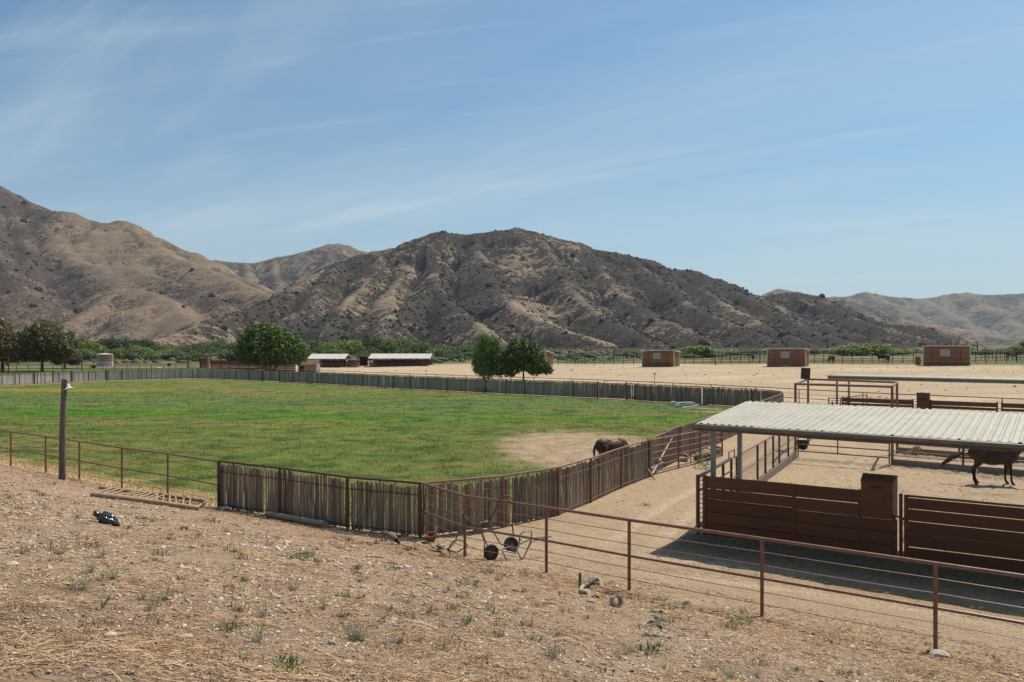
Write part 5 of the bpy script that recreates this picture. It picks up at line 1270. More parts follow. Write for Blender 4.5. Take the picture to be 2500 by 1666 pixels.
# utility poles and their wires
def upole(label, px, d, h, cans, arms=((0.93, 1.1),)):
    p = at_d(px, d); z = -0.3
    t = T("utility_pole", label, "utility pole", (p[0], p[1], z), "utility poles on the valley floor")
    b = MB(); b.tube([(p[0], p[1], z), (p[0], p[1], z + h)], [0.19, 0.13], 8); b.build("pole", mat("dark_pole_wood", (0.075, 0.05, 0.036), (0.05, 0.035, 0.028)), t, True)
    for fr, w in arms:
        b = MB(); b.box((p[0], p[1] - 0.1, z + h * fr), (w * 2, 0.12, 0.12)); b.build("crossarm", GALV, t)
    for k in range(cans):
        x = p[0] + (k - (cans - 1) / 2) * 0.82 + 0.08; b = MB(); b.lathe((x, p[1] - 0.45, z + h * 0.84), [(0.05, -0.05), (0.31, 0.0), (0.31, 0.85), (0.2, 0.95), (0.0, 0.97)], 12); b.build("transformer", TRIM, t, True)
    return Vector((p[0], p[1], z + h))
q1 = upole("tall dark utility pole with three pale transformer cans, right of the water tank", 306, 262, 9.0, 3, ((0.95, 1.3), (0.82, 1.3)))
q2 = upole("thinner utility pole with a pale crossarm just right of the transformer pole", 311, 300, 6.2, 0, ((0.97, 1.6),))
q3 = upole("thin utility pole with a lamp arm right of the third loafing shed", 2020, 250, 7.2, 0, ((0.99, 0.3),))
q4 = upole("utility pole with a short crossarm beyond the rail fence at the far right", 2386, 240, 6.2, 0, ((0.96, 1.0),))
def wire(label, a, c, sag, r=0.022):
    a, c = Vector(a), Vector(c); pts = [a.lerp(c, k / 20) - Vector((0, 0, sag * 4 * (k / 20) * (1 - k / 20))) for k in range(21)]
    b = MB(); b.tube(pts, r, 4); o = b.build("power_line", BLACK); tag(o, label, "power line", "power lines above the valley floor")
wire("power line running right from the transformer pole past the big round tree", q1 - Vector((0, 0, 2.9)), PD(1260, 866, 262), 1.2)
wire("upper power line running right from the thin pole's crossarm", q2 - Vector((-1.2, 0, 0.3)), PD(1300, 858, 320), 1.6, 0.02)
wire("power line running left from the transformer pole behind the brown trees", q1 - Vector((1.2, 0, 3.2)), PD(-300, 852, 262), 1.5)
wire("power line between the pole right of the third shed and the far right pole", q3 - Vector((0, 0, 0.3)), q4 - Vector((0, 0, 0.2)), 1.4)

# ================================================================== PLANTS
LEAFM = vmat("tree_leaf", 0.6, 0.15, 1.5, trans=0.28, spec=0.25)
def leaf_mesh(name, blobs, n, size, c1, c2, seed, shell=0.55, flat=0.0, droop=0.0, c3=None, p3=0.0, inner=True):
    """many leaf-sized faces spread through the lobes of a crown"""
    r = np.random.default_rng(seed)
    w = np.array([b[3] * b[4] * b[5] for b in blobs]) ** 0.67; w = w / w.sum()
    k = r.choice(len(blobs), n, p=w); Bb = np.array(blobs)[k]
    d = r.normal(size=(n, 3)); d /= np.linalg.norm(d, axis=1)[:, None]
    rad = shell + (1.06 - shell) * r.random(n) ** 0.6
    # ragged outline: clumps stand out or fall back with direction
    cl = 0.70 + 0.52 * np.clip(fbm(d[:, 0] * 2.6 + k * 3.1, d[:, 1] * 2.6 + d[:, 2] * 3.0, 4, seed) + 0.5, 0, 1.2)
    p = Bb[:, :3] + d * Bb[:, 3:6] * (rad * cl)[:, None]
    nrm = d * 0.6 + r.normal(size=(n, 3)) * 0.7 + np.array([0, 0, 0.35]); nrm /= np.linalg.norm(nrm, axis=1)[:, None]
    a = np.cross(nrm, r.normal(size=(n, 3))); a[:, 2] -= droop; a /= np.linalg.norm(a, axis=1)[:, None]
    b = np.cross(nrm, a)
    s = size * (0.6 + 0.8 * r.random(n))[:, None]
    wd = (0.42 if droop < 0.5 else 0.2)
    V = np.stack([p - a * s * 0.5, p + b * s * wd, p + a * s * 0.6, p - b * s * wd], 1)
    t = np.clip(r.random(n) * 0.8 + 0.5 * fbm(p[:, 0] * 0.9 + p[:, 2], p[:, 1] * 0.9 - p[:, 2], 3, seed + 5), 0, 1)
    c = lerp(np.ones((n, 3)) * np.array(c1), np.array(c2), t)
    if c3 is not None: c = np.where((r.random(n) < p3)[:, None], np.array(c3)[None], c)
    V = V.reshape(-1, 3); C = np.repeat(c, 4, 0); F_ = np.arange(n * 4).reshape(-1, 4)
    me = fastmesh(name, V, F_, C); me.materials.append(LEAFM)
    return me
def trunk_mb(h, r0, limbs, seed, lean=0.0, base=(0, 0, 0)):
    rr = random.Random(seed); b = MB(); bx, by, bz = base
    b.tube([(bx, by, bz - 0.3), (bx + lean * 0.3, by, bz + h * 0.4), (bx + lean, by, bz + h)], [r0 * 1.25, r0, r0 * 0.8], 8)
    for i in range(limbs):
        a = 6.28 * i / limbs + rr.uniform(-0.4, 0.4); L = h * rr.uniform(0.9, 1.6)
        p0_ = Vector((bx + lean, by, bz + h * rr.uniform(0.8, 1.0))); d = Vector((math.cos(a) * 0.7, math.sin(a) * 0.7, rr.uniform(0.7, 1.1)))
        p1_ = p0_ + d * L * 0.5; p2_ = p1_ + (d + Vector((rr.uniform(-0.4, 0.4), rr.uniform(-0.4, 0.4), 0.3))) * L * 0.5
        b.tube([p0_, p1_, p2_], [r0 * 0.6, r0 * 0.4, r0 * 0.15], 6)
    return b
def tree(name, label, px, d, blobs, n, size, c1, c2, seed, th=2.0, tr=0.2, limbs=5, group=None, stems=1, **kw):
    x, y = at_d(px, d); z = z_at((x, y)); t = T(name, label, "tree", (x, y, z), group)
    me = leaf_mesh("crown_leaves", blobs, n, size, c1, c2, seed, **kw); link("crown", me, None, t)
    for k in range(stems):
        b = trunk_mb(th, tr, limbs, seed + k, lean=(0 if stems == 1 else (k - (stems - 1) / 2) * 0.9), base=((0 if stems == 1 else (k - (stems - 1) / 2) * 0.35), 0, 0))
        o = link("trunk", b.mesh("trunk", True), BARK, t)
    return t
tree("shade_tree", "big round dark green tree beside the brown board wall at left of centre", 660, 138,
     [(0.0, 0, 4.9, 4.7, 4.5, 3.1), (-1.8, 0, 5.9, 3.4, 3.4, 2.7), (2.8, 0, 4.3, 3.7, 3.6, 2.4), (-3.2, 0.3, 4.2, 2.9, 3.0, 2.0), (-0.9, -0.5, 7.1, 2.4, 2.6, 1.7), (4.2, 0.2, 3.3, 2.2, 2.2, 1.6), (1.6, -1, 6.1, 2.5, 2.5, 1.8), (-4.4, 0, 3.4, 1.7, 1.8, 1.4)],
     15000, 0.42, (0.058, 0.105, 0.024), (0.170, 0.245, 0.058), 21, th=1.7, tr=0.24, limbs=6, stems=3, c3=(0.11, 0.16, 0.05), p3=0.10, shell=0.6)
tree("pepper_tree", "bright green drooping tree, left one of the pair behind the far stake fence", 1187, 106,
     [(0.1, 0, 4.7, 1.55, 1.5, 1.75), (-0.7, 0, 3.6, 1.35, 1.4, 1.7), (0.9, 0, 3.7, 1.25, 1.3, 1.6), (0.1, -0.2, 2.6, 1.6, 1.5, 1.4), (-1.2, 0, 2.4, 0.8, 0.9, 1.2), (1.1, 0, 5.2, 0.75, 0.8, 0.9), (-0.2, 0, 5.7, 0.7, 0.8, 0.8), (0.0, -0.2, 1.6, 1.5, 1.4, 1.1), (1.3, 0, 2.5, 1.0, 1.1, 1.3), (1.6, 0, 4.2, 0.7, 0.8, 0.9)],
     9500, 0.34, (0.080, 0.150, 0.035), (0.20, 0.30, 0.080), 22, th=1.4, tr=0.13, limbs=5, stems=2, droop=1.2, c3=(0.13, 0.19, 0.06), p3=0.10, shell=0.35)
tree("shade_tree", "dark green tree with one bare trunk, right one of the pair behind the fence", 1278, 104,
     [(0, 0, 4.0, 2.2, 2.1, 1.8), (-1.3, 0, 3.3, 1.7, 1.7, 1.5), (1.5, 0, 3.1, 1.7, 1.7, 1.4), (-0.6, 0, 4.8, 1.3, 1.3, 1.1), (1.0, 0.1, 4.4, 1.1, 1.2, 1.0), (2.4, 0, 2.3, 1.0, 1.0, 0.9), (-2.0, 0, 2.6, 1.0, 1.0, 1.1), (0.3, -0.3, 2.5, 1.9, 1.7, 1.0), (-2.9, 0, 3.0, 1.0, 1.1, 1.2), (3.0, 0, 1.9, 0.9, 0.9, 0.8), (-1.8, 0, 1.6, 1.2, 1.2, 0.8), (1.6, 0, 1.7, 1.2, 1.2, 0.7), (-3.1, 0, 1.9, 0.8, 0.9, 1.0)],
     9000, 0.32, (0.050, 0.088, 0.024), (0.130, 0.185, 0.048), 23, th=1.6, tr=0.13, limbs=6, c3=(0.20, 0.19, 0.10), p3=0.04, shell=0.35)
BRN = dict(c3=(0.26, 0.18, 0.09), p3=0.20)
tree("sycamore_tree", "browning round tree on the lawn at the left, second from the left edge", 103, 150,
     [(0, 0, 5.6, 4.3, 4.0, 3.2), (-2.4, 0, 4.9, 3.0, 3.0, 2.6), (2.6, 0, 5.0, 3.0, 3.0, 2.7), (0.2, 0, 7.4, 2.6, 2.6, 1.9), (3.9, 0, 3.7, 1.9, 2.0, 1.8), (-1.0, -0.5, 3.6, 3.4, 2.8, 1.6)],
     14000, 0.44, (0.075, 0.084, 0.030), (0.19, 0.175, 0.070), 24, th=2.6, tr=0.26, limbs=6, **BRN)
tree("sycamore_tree", "tall browning tree cut off by the left edge of the photograph", 6, 147,
     [(-1.2, 0, 6.3, 3.2, 3.2, 3.4), (0.4, 0, 4.4, 3.2, 3.0, 2.6), (-1.6, 0, 8.3, 2.2, 2.2, 2.0), (2.2, 0, 3.6, 2.0, 2.0, 1.7), (-3.5, 0, 5.0, 3.0, 3, 3)],
     13000, 0.44, (0.090, 0.085, 0.034), (0.23, 0.180, 0.085), 25, th=2.6, tr=0.26, limbs=6, c3=(0.29, 0.18, 0.10), p3=0.28)
tree("sycamore_tree", "small yellowing tree low behind the tall gateway, right of the browning tree", 158, 168,
     [(0, 0, 2.9, 2.3, 2.2, 1.8), (1.8, 0, 2.3, 1.7, 1.7, 1.5), (-1.5, 0, 2.3, 1.6, 1.6, 1.4)],
     5000, 0.40, (0.08, 0.085, 0.035), (0.19, 0.16, 0.07), 26, th=1.0, tr=0.15, limbs=4, **BRN)

# trees along the river bed: a few crown shapes, each tree its own object with its own trunk
RIV = []
def river_kind(i, c1, c2, w, h):
    r = random.Random(900 + i); bl = []
    for k in range(9):
        a = r.uniform(-1, 1); q = r.uniform(-0.6, 0.6)
        rx = w * r.uniform(0.20, 0.34)
        bl.append((a * w * 0.36, q * w * 0.4, h * r.uniform(0.34, 0.78) * (1 - 0.25 * abs(a)), rx, rx, h * r.uniform(0.16, 0.26)))
    bl.append((0, 0, h * 0.36, w * 0.44, w * 0.4, h * 0.34))
    return leaf_mesh("river_crown", bl, 2600, 0.50, c1, c2, 930 + i, shell=0.72)
DK1, DK2 = (0.042, 0.072, 0.026), (0.100, 0.140, 0.048)
MD1, MD2 = (0.085, 0.130, 0.036), (0.185, 0.245, 0.070)
BR1, BR2 = (0.130, 0.185, 0.036), (0.27, 0.32, 0.085)
GY1, GY2 = (0.09, 0.105, 0.055), (0.16, 0.175, 0.10)
KINDS_ = {"dark": [river_kind(i, DK1, DK2, 10, 7) for i in (1, 2, 3)], "green": [river_kind(i, MD1, MD2, 9, 6.5) for i in (4, 5, 6)],
          "bright": [river_kind(i, BR1, BR2, 8, 6) for i in (7, 8)], "grey green": [river_kind(i, GY1, GY2, 7, 4) for i in (9, 10)]}
KDIM = {}
for L_ in KINDS_.values():
    for me_ in L_:
        co = np.zeros(len(me_.vertices) * 3, np.float32); me_.vertices.foreach_get("co", co); co = co.reshape(-1, 3)
        KDIM[me_.name] = (float(np.percentile(co[:, 0], 99) - np.percentile(co[:, 0], 1)), float(np.percentile(co[:, 2], 99.3)))
TRK = trunk_mb(2.0, 0.22, 4, 77).mesh("river_trunk", True); TRK.materials.append(BARK)
LAND = [("the browning left tree", 103, 830), ("the water tank", 257, 880), ("the transformer pole", 306, 855), ("the bins on the lawn", 400, 870), ("the brown board wall", 520, 885), ("the big round tree", 660, 840), ("the half hidden barn", 800, 870), ("the long barn", 975, 875), ("the leafy tree pair", 1220, 870), ("the far rail fence", 1450, 880), ("the second red shed", 1610, 875), ("the red hydrant post", 1746, 880), ("the third red shed", 1916, 870), ("the dark grazing horse", 2165, 880), ("the fourth red shed", 2305, 870), ("the far right utility pole", 2390, 880)]
PEND = []
def near_land(px, py, land):
    b_ = min(land, key=lambda l: abs(l[1] - px) + abs(l[2] - py) * 1.6)
    dx_, dy_ = px - b_[1], py - b_[2]
    if abs(dx_) > abs(dy_) * 1.2: w = "right of" if dx_ > 0 else "left of"
    else: w = "below" if dy_ > 0 else "above"
    return b_[0], w, math.hypot(dx_, dy_)
ORD = ["nearest", "second nearest", "third nearest", "fourth nearest", "fifth nearest", "sixth nearest", "seventh nearest", "eighth nearest", "ninth nearest", "tenth nearest", "eleventh", "twelfth"]
def settle(pend, land, fmt, maxw=16):
    """labels that single each plant out: its look, the landmark beside it and its rank among its like there"""
    gr = {}
    for o, look, px, py in pend:
        l_, w, ds = near_land(px, py, land); gr.setdefault((look, l_, w), []).append((ds, o))
    for (look, l_, w), lst in gr.items():
        lst.sort(key=lambda q: q[0])
        for i, (_, o) in enumerate(lst):
            rank = "" if len(lst) == 1 else " " + ORD[min(i, 11)] + " one"
            o["label"] = fmt.format(look=look, w=w, l=l_, rank=("" if len(lst) == 1 else ", the " + ORD[min(i, 11)]))
def river_tree(kind, px, top, d, wpx):
    x, y = at_d(px, d); z = gzs(x, y) if d < 400 else 0.0
    me = random.choice(KINDS_[kind]); W0, H0 = KDIM[me.name]
    zt = ZC - (top - 2.0 - HOR) * d / FPX + random.uniform(-0.5, 0.9)
    t = T("river_tree", "", "tree", (x, y, z), "trees and bushes along the river bed", random.uniform(0, 6.28)); t["category"] = "tree"
    sx = wpx * 1.3 * d / FPX / W0; sz = max((zt - z) / H0, 0.2)
    c = bpy.data.objects.new("crown", me); COL.objects.link(c); c.parent = t; c.scale = (sx, sx, sz)
    k = bpy.data.objects.new("trunk", TRK); COL.objects.link(k); k.parent = t; k.scale = (sx * 0.8, sx * 0.8, sz * 0.8)
    PEND.append((t, kind, px, (top + 890) / 2)); return t
rt = [("dark", 175, 829, 330, 80), ("dark", 215, 832, 340, 60), ("dark", 262, 827, 345, 75), ("dark", 300, 832, 350, 66), ("dark", 345, 836, 350, 60), ("dark", 362, 834, 352, 44),
      ("bright", 218, 842, 285, 44), ("bright", 215, 858, 262, 34), ("bright", 283, 850, 275, 36), ("bright", 345, 850, 290, 44), ("bright", 372, 862, 262, 42), ("bright", 398, 858, 275, 36),
      ("green", 300, 862, 280, 30), ("grey green", 196, 868, 240, 44), ("grey green", 320, 868, 235, 34), ("green", 245, 866, 250, 30),
      ("green", 395, 848, 320, 46), ("dark", 425, 848, 345, 52), ("green", 455, 845, 350, 44), ("dark", 480, 845, 340, 50), ("green", 505, 840, 355, 40), ("bright", 534, 834, 345, 34), ("dark", 520, 848, 335, 50), ("green", 556, 843, 340, 44), ("dark", 585, 842, 345, 54),
      ("grey green", 420, 868, 255, 46), ("green", 452, 869, 250, 44), ("grey green", 486, 868, 250, 44), ("green", 530, 865, 255, 44), ("grey green", 566, 866, 250, 44), ("green", 600, 860, 270, 50), ("dark", 625, 845, 330, 50),
      ("green", 720, 836, 330, 48), ("dark", 752, 838, 340, 46), ("green", 780, 831, 345, 46), ("bright", 800, 838, 315, 40), ("bright", 845, 830, 330, 50), ("green", 868, 834, 335, 40), ("dark", 900, 828, 345, 60), ("dark", 930, 833, 345, 46), ("green", 950, 836, 325, 46), ("green", 985, 830, 335, 54), ("dark", 1010, 834, 345, 44), ("green", 1035, 842, 325, 44), ("dark", 768, 852, 300, 46), ("green", 820, 855, 285, 44), ("green", 1060, 855, 300, 40),
      ("green", 735, 860, 270, 44), ("grey green", 1075, 872, 255, 44), ("grey green", 1042, 872, 255, 36), ("grey green", 1110, 872, 255, 38),
      ("green", 1085, 848, 330, 34), ("dark", 1108, 840, 345, 48), ("green", 1135, 843, 335, 44), ("dark", 1160, 846, 345, 48), ("bright", 1128, 874, 255, 34), ("green", 1150, 868, 265, 40), ("dark", 1180, 850, 335, 44), ("green", 1210, 850, 335, 44), ("green", 1250, 858, 325, 44), ("dark", 1300, 862, 300, 34),
      ("grey green", 1390, 874, 300, 44), ("grey green", 1440, 874, 290, 40), ("grey green", 1480, 872, 280, 44), ("green", 1515, 868, 250, 34), ("green", 1540, 862, 240, 40), ("green", 1562, 868, 245, 34),
      ("bright", 1710, 856, 210, 66), ("green", 1690, 866, 205, 40), ("green", 1735, 868, 206, 34), ("green", 1784, 866, 230, 34), ("grey green", 1812, 864, 230, 34), ("grey green", 1850, 874, 230, 40),
      ("dark", 1990, 862, 215, 26), ("bright", 2100, 840, 196, 74), ("green", 2070, 850, 192, 48), ("bright", 2140, 848, 198, 52), ("green", 2165, 858, 200, 40), ("bright", 2205, 860, 214, 34), ("green", 2185, 872, 205, 34), ("green", 2040, 868, 210, 30),
      ("green", 2375, 866, 220, 34), ("grey green", 2430, 862, 230, 40), ("green", 2410, 872, 215, 30), ("bright", 2485, 852, 200, 34), ("green", 2470, 868, 215, 34), ("dark", 2502, 838, 260, 20)]
for a_ in rt: river_tree(*a_)
rr_ = random.Random(5)
for px in range(-80, 160, 34): river_tree("dark" if px % 3 else "green", px, rr_.uniform(842, 856), rr_.uniform(300, 340), 60)
settle(PEND, LAND, "{look} bushy tree {w} {l}{rank}")
# low brush that nobody could count on the valley floor
def scatter_brush(name, n, seed, x0, x1, y0, y1, s0, s1, c1, c2):
    r = np.random.default_rng(seed); u = r.uniform(x0, x1, n); y = r.uniform(y0, y1, n); x = u * y
    z = gz(x, y); s = r.uniform(s0, s1, n)
    bm = bmesh.new(); bmesh.ops.create_icosphere(bm, subdivisions=1, radius=1.0); bv = np.array([v.co for v in bm.verts]); bf = np.array([[v.index for v in f.verts] for f in bm.faces]); bm.free()
    V = bv[None] * (0.6 + 0.8 * r.random((n, len(bv))))[..., None] * s[:, None, None]; V[:, :, 2] *= 0.6; V += np.stack([x, y, z + s * 0.1], -1)[:, None]
    F_ = bf[None] + (np.arange(n) * len(bv))[:, None, None]; c = np.repeat(lerp(np.ones((n, 3)) * np.array(c1), np.array(c2), r.random(n)), len(bv), 0)
    link(name, fastmesh(name, V.reshape(-1, 3), F_.reshape(-1, 3), c), vmat("shrub_leaf", 0.95, 0.2, 0.5, spec=0.05), kind="stuff")
scatter_brush("valley_brush", 3500, 61, -0.75, 0.72, 212, 640, 0.5, 1.9, (0.075, 0.080, 0.040), (0.14, 0.135, 0.070))
r_ = np.random.default_rng(62); bl = []
for k in range(110):
    u, y = r_.uniform(-0.66, -0.02), r_.uniform(228, 335); s = r_.uniform(1.0, 3.0) * (0.7 + 0.5 * (y - 228) / 107); bl.append((u * y, y, s * 0.45, s * 1.3, s * 1.3, s))
for k in range(140):
    u, y = r_.uniform(0.02, 0.70), r_.uniform(175, 300); s = r_.uniform(0.6, 1.9); bl.append((u * y, y, s * 0.45, s * 1.3, s * 1.3, s))
link("river_thicket", leaf_mesh("river_thicket", bl, 16000, 0.5, (0.075, 0.095, 0.035), (0.20, 0.215, 0.085), 63, shell=0.8), None, kind="stuff")

# pasture grass: short blades in clumps
def blades(name, x, y, h, w, c, seed, lean=0.6, m=None):
    r = np.random.default_rng(seed); n = len(x); z = gz(x, y)
    a = r.uniform(0, 6.28, n); dx_, dy_ = np.cos(a), np.sin(a); l = lean * h * r.random(n); b_ = r.uniform(0, 6.28, n)
    base = np.stack([x, y, z], -1); sd_ = np.stack([dx_, dy_, np.zeros(n)], -1) * (w * 0.5)[:, None]
    tip = base + np.stack([np.cos(b_) * l, np.sin(b_) * l, h], -1)
    V = np.stack([base - sd_, base + sd_, tip], 1).reshape(-1, 3); F_ = np.arange(n * 3).reshape(-1, 3)
    return link(name, fastmesh(name, V, F_, np.repeat(c, 3, 0)), m or vmat("grass_blade", 0.8, 0.0, trans=0.3, spec=0.1), kind="stuff")
r_ = np.random.default_rng(70)
n0 = 620000
u_ = r_.uniform(-0.70, 0.36, n0); yy = 21.5 * (122 / 21.5) ** (r_.random(n0) ** 0.9); xx = u_ * yy
cc, _, _, sdn, gg = ground_colour(xx, yy)
clump = fbm(xx * 0.9, yy * 0.9, 4, 72)
keep = (sdn > 0.15) & (r_.random(n0) < (gg * (0.35 + 1.2 * np.clip(clump + 0.25, 0, 1)) + 0.03) * np.clip(40 / yy, 0.25, 1.0) * 1.1)
xx, yy, cc, clump, gg = xx[keep], yy[keep], cc[keep], clump[keep], gg[keep]
k_ = np.clip(yy / 30, 1, 2.6)
hh = (0.045 + 0.10 * np.clip(clump + 0.2, 0, 1) * r_.random(len(xx))) * (0.7 + 0.5 * r_.random(len(xx))) * (1 + 0.25 * (k_ - 1))
cb = cc * (0.95 + 1.0 * r_.random(len(xx)))[:, None] * np.array([1.08, 1.04, 0.95])
blades("grass", xx, yy, hh, 0.016 * k_ * (0.6 + 0.8 * r_.random(len(xx))), np.clip(cb, 0, 1), 73)

# stones, straw and litter on the near slope
r_ = np.random.default_rng(80)
def slope_points(n, smin=-0.6, smax=15.5, rmin=3.0, rmax=46, pw=1.0):
    u = r_.uniform(-0.80, 0.80, n); y = rmin * (rmax / rmin) ** (r_.random(n) ** pw); x = u * y
    s = (x - 7.28) * -0.58 + (y - 13.7) * -0.815
    k = (s > smin) & (s < smax); return x[k], y[k], s[k]
def stones(name, x, y, sz, c, seed, flat=0.40):
    r = np.random.default_rng(seed); n = len(x); z = gz(x, y)
    bv = np.array([(1, 0, 0), (0.2, 1, 0.1), (-1, 0.1, 0), (-0.1, -1, 0), (0.1, 0.1, 1), (0, 0, -1)], float); bf = np.array([(0, 1, 4), (1, 2, 4), (2, 3, 4), (3, 0, 4), (1, 0, 5), (2, 1, 5), (3, 2, 5), (0, 3, 5)])
    ax = np.stack([1 + 0.6 * r.random(n), 0.7 + 0.5 * r.random(n), flat * (0.6 + 0.8 * r.random(n))], -1)
    V = bv[None] * (0.55 + 0.75 * r.random((n, len(bv))))[..., None] * (sz[:, None] * ax)[:, None, :]
    a = r.uniform(0, 6.28, n); ca, sa = np.cos(a)[:, None], np.sin(a)[:, None]
    V = np.stack([V[..., 0] * ca - V[..., 1] * sa, V[..., 0] * sa + V[..., 1] * ca, V[..., 2]], -1)
    t1_, t2_ = r.normal(0, 0.25, n)[:, None], r.normal(0, 0.25, n)[:, None]
    V[..., 2] += V[..., 0] * t1_ + V[..., 1] * t2_
    V += np.stack([x, y, z + sz * 0.12], -1)[:, None]
    F_ = bf[None] + (np.arange(n) * len(bv))[:, None, None]
    return link(name, fastmesh(name, V.reshape(-1, 3), F_.reshape(-1, 3), np.repeat(c, len(bv), 0)), vmat("stone", 0.9, 0.2, 30.0, spec=0.15), kind="stuff")
x, y, s = slope_points(240000, -0.3)
patch = fbm(x * 0.5, y * 0.5, 4, 82)
k = (r_.random(len(x)) < np.clip(0.55 + 1.2 * patch, 0.05, 1) * np.clip(0.25 + s / 6, 0.12, 1)); x, y, s = x[k], y[k], s[k]
sz = np.clip(0.0100 * np.exp(r_.normal(0, 0.55, len(x))), 0.004, 0.045) * np.clip(y / 9, 0.8, 1.7)
t_ = r_.random(len(x)); c = lerp(np.ones((len(x), 3)) * np.array((0.32, 0.225, 0.155)), np.array((0.64, 0.515, 0.40)), t_)
c = np.where((r_.random(len(x)) < 0.12)[:, None], np.array((0.20, 0.145, 0.11)), c)
stones("gravel", x, y, sz, c, 83)

def straws(name, x, y, L, w, c, seed, lift=0.012, up=0.10):
    """dry stems, flat on the ground or a little bent up"""
    r = np.random.default_rng(seed); n = len(x); a = r.uniform(0, 6.28, n)
    d = np.stack([np.cos(a), np.sin(a)], -1); q = np.stack([-np.sin(a), np.cos(a)], -1); bend = r.normal(0, 0.22, n)
    pts = []
    for f, k in ((-0.5, 0), (0.0, 1), (0.5, 0)):
        px_ = x + d[:, 0] * f * L + q[:, 0] * bend * L * k; py_ = y + d[:, 1] * f * L + q[:, 1] * bend * L * k
        pz_ = gz(px_, py_) + lift + (up * L * r.random(n) if f > 0 or k else 0)
        pts.append(np.stack([px_, py_, pz_], -1))
    wv = np.stack([q[:, 0], q[:, 1], r.normal(0, 0.4, n)], -1) * (w * 0.5)[:, None]
    V = np.stack([pts[0] - wv, pts[0] + wv, pts[1] + wv, pts[1] - wv, pts[2] + wv * 0.4, pts[2] - wv * 0.4], 1).reshape(-1, 3)
    o = (np.arange(n) * 6)[:, None]; F_ = np.concatenate([o + np.array([0, 1, 2, 3]), o + np.array([3, 2, 4, 5])], 0)
    return link(name, fastmesh(name, V, F_, np.repeat(c, 6, 0)), vmat("dry_straw", 0.85, 0.0, spec=0.1), kind="stuff")
x, y, s = slope_points(230000, -1.2)
patch = fbm(x * 0.7 + 9, y * 0.7, 4, 84)
band = np.exp(-((s - 0.9) / 1.6) ** 2) * 1.3
k = (r_.random(len(x)) < np.clip(0.42 + 1.5 * patch + band * 0.8, 0.05, 1) * np.clip(15 / y, 0.3, 1)); x, y, s = x[k], y[k], s[k]
L = np.clip(0.075 * np.exp(r_.normal(0, 0.5, len(x))), 0.02, 0.32); w = 0.0062 * np.clip(y / 7.5, 1, 3.0) * (0.6 + 0.9 * r_.random(len(x)))
t_ = r_.random(len(x)); c = lerp(np.ones((len(x), 3)) * np.array((0.24, 0.125, 0.06)), np.array((0.56, 0.40, 0.24)), t_)
dark = np.exp(-((s - 0.8) / 1.2) ** 2) * sst(14, 18, y); c = c * (1 - 0.3 * dark)[:, None]
straws("straw", x, y, L, w, c, 85)
# clumps of dead brown weed
x, y, s = slope_points(800, -0.6)
k = r_.random(len(x)) < 0.6; x, y = x[k], y[k]
X2 = np.repeat(x, 26) + r_.normal(0, 0.07, len(x) * 26); Y2 = np.repeat(y, 26) + r_.normal(0, 0.07, len(x) * 26)
hh = np.repeat(0.05 + 0.10 * r_.random(len(x)), 26) * (0.4 + 0.8 * r_.random(len(X2))); c = lerp(np.ones((len(X2), 3)) * np.array((0.15, 0.075, 0.045)), np.array((0.36, 0.24, 0.13)), r_.random(len(X2)))
blades("dead_weeds", X2, Y2, hh, 0.006 * np.clip(Y2 / 7, 1, 3), c, 86, 0.9, vmat("dry_straw", 0.85, 0.0, spec=0.1))
# dry grass strip inside the left fence and tufts at the feet of the stakes
n_ = 60000; u_ = r_.uniform(-0.72, -0.1, n_); y = r_.uniform(20, 46, n_); x = u_ * y
s = (x - 7.28) * -0.58 + (y - 13.7) * -0.815; sd2 = sdist(x, y, ARENA)
k = (((sd2 > -0.5) & (sd2 < 2.6) & (r_.random(n_) < np.exp(-np.abs(sd2 - 0.5) / 0.9)))); x, y = x[k], y[k]
c = lerp(np.ones((len(x), 3)) * np.array((0.34, 0.22, 0.10)), np.array((0.50, 0.37, 0.19)), r_.random(len(x)))
blades("dry_grass", x, y, 0.04 + 0.08 * r_.random(len(x)), np.full(len(x), 0.022), c, 87, 0.8, vmat("dry_straw", 0.85, 0.0, spec=0.1))
# straw and hay litter on the lane beside the board fence, in the pens, and clods on the lane edge
tl = r_.uniform(-0.3, 12, 26000); nl = np.abs(r_.normal(0, 1.1, 26000)) + 0.03; x = A0.x + U.x * tl + N.x * nl; y = A0.y + U.y * tl + N.y * nl
straws("hay_litter", x, y, 0.06 + 0.09 * r_.random(len(x)), np.full(len(x), 0.008), lerp(np.ones((len(x), 3)) * np.array((0.16, 0.12, 0.065)), np.array((0.36, 0.29, 0.17)), r_.random(len(x))), 88)
n_ = 9000; u_ = r_.uniform(-0.1, 0.62, n_); y = r_.uniform(14.5, 42, n_); x = u_ * y; s = (x - 7.28) * -0.58 + (y - 13.7) * -0.815
k = (s < -0.2) & (sdist(x, y, ARENA) < -0.1); x, y = x[k], y[k]; sd3 = -sdist(x, y, ARENA)
pen = ((x - 5.33) * 0.526 + (y - 22.4) * 0.851) > 0.1
k = (r_.random(len(x)) < np.where(pen & (sd3 > 3), 0.7, 0.05) + 0.5 * np.exp(-sd3 / 0.6)); x, y = x[k], y[k]
stones("dirt_clods", x, y, 0.012 + 0.03 * r_.random(len(x)) ** 3, lerp(np.ones((len(x), 3)) * np.array((0.24, 0.165, 0.11)), np.array((0.44, 0.33, 0.22)), r_.random(len(x))), 89, 0.5)
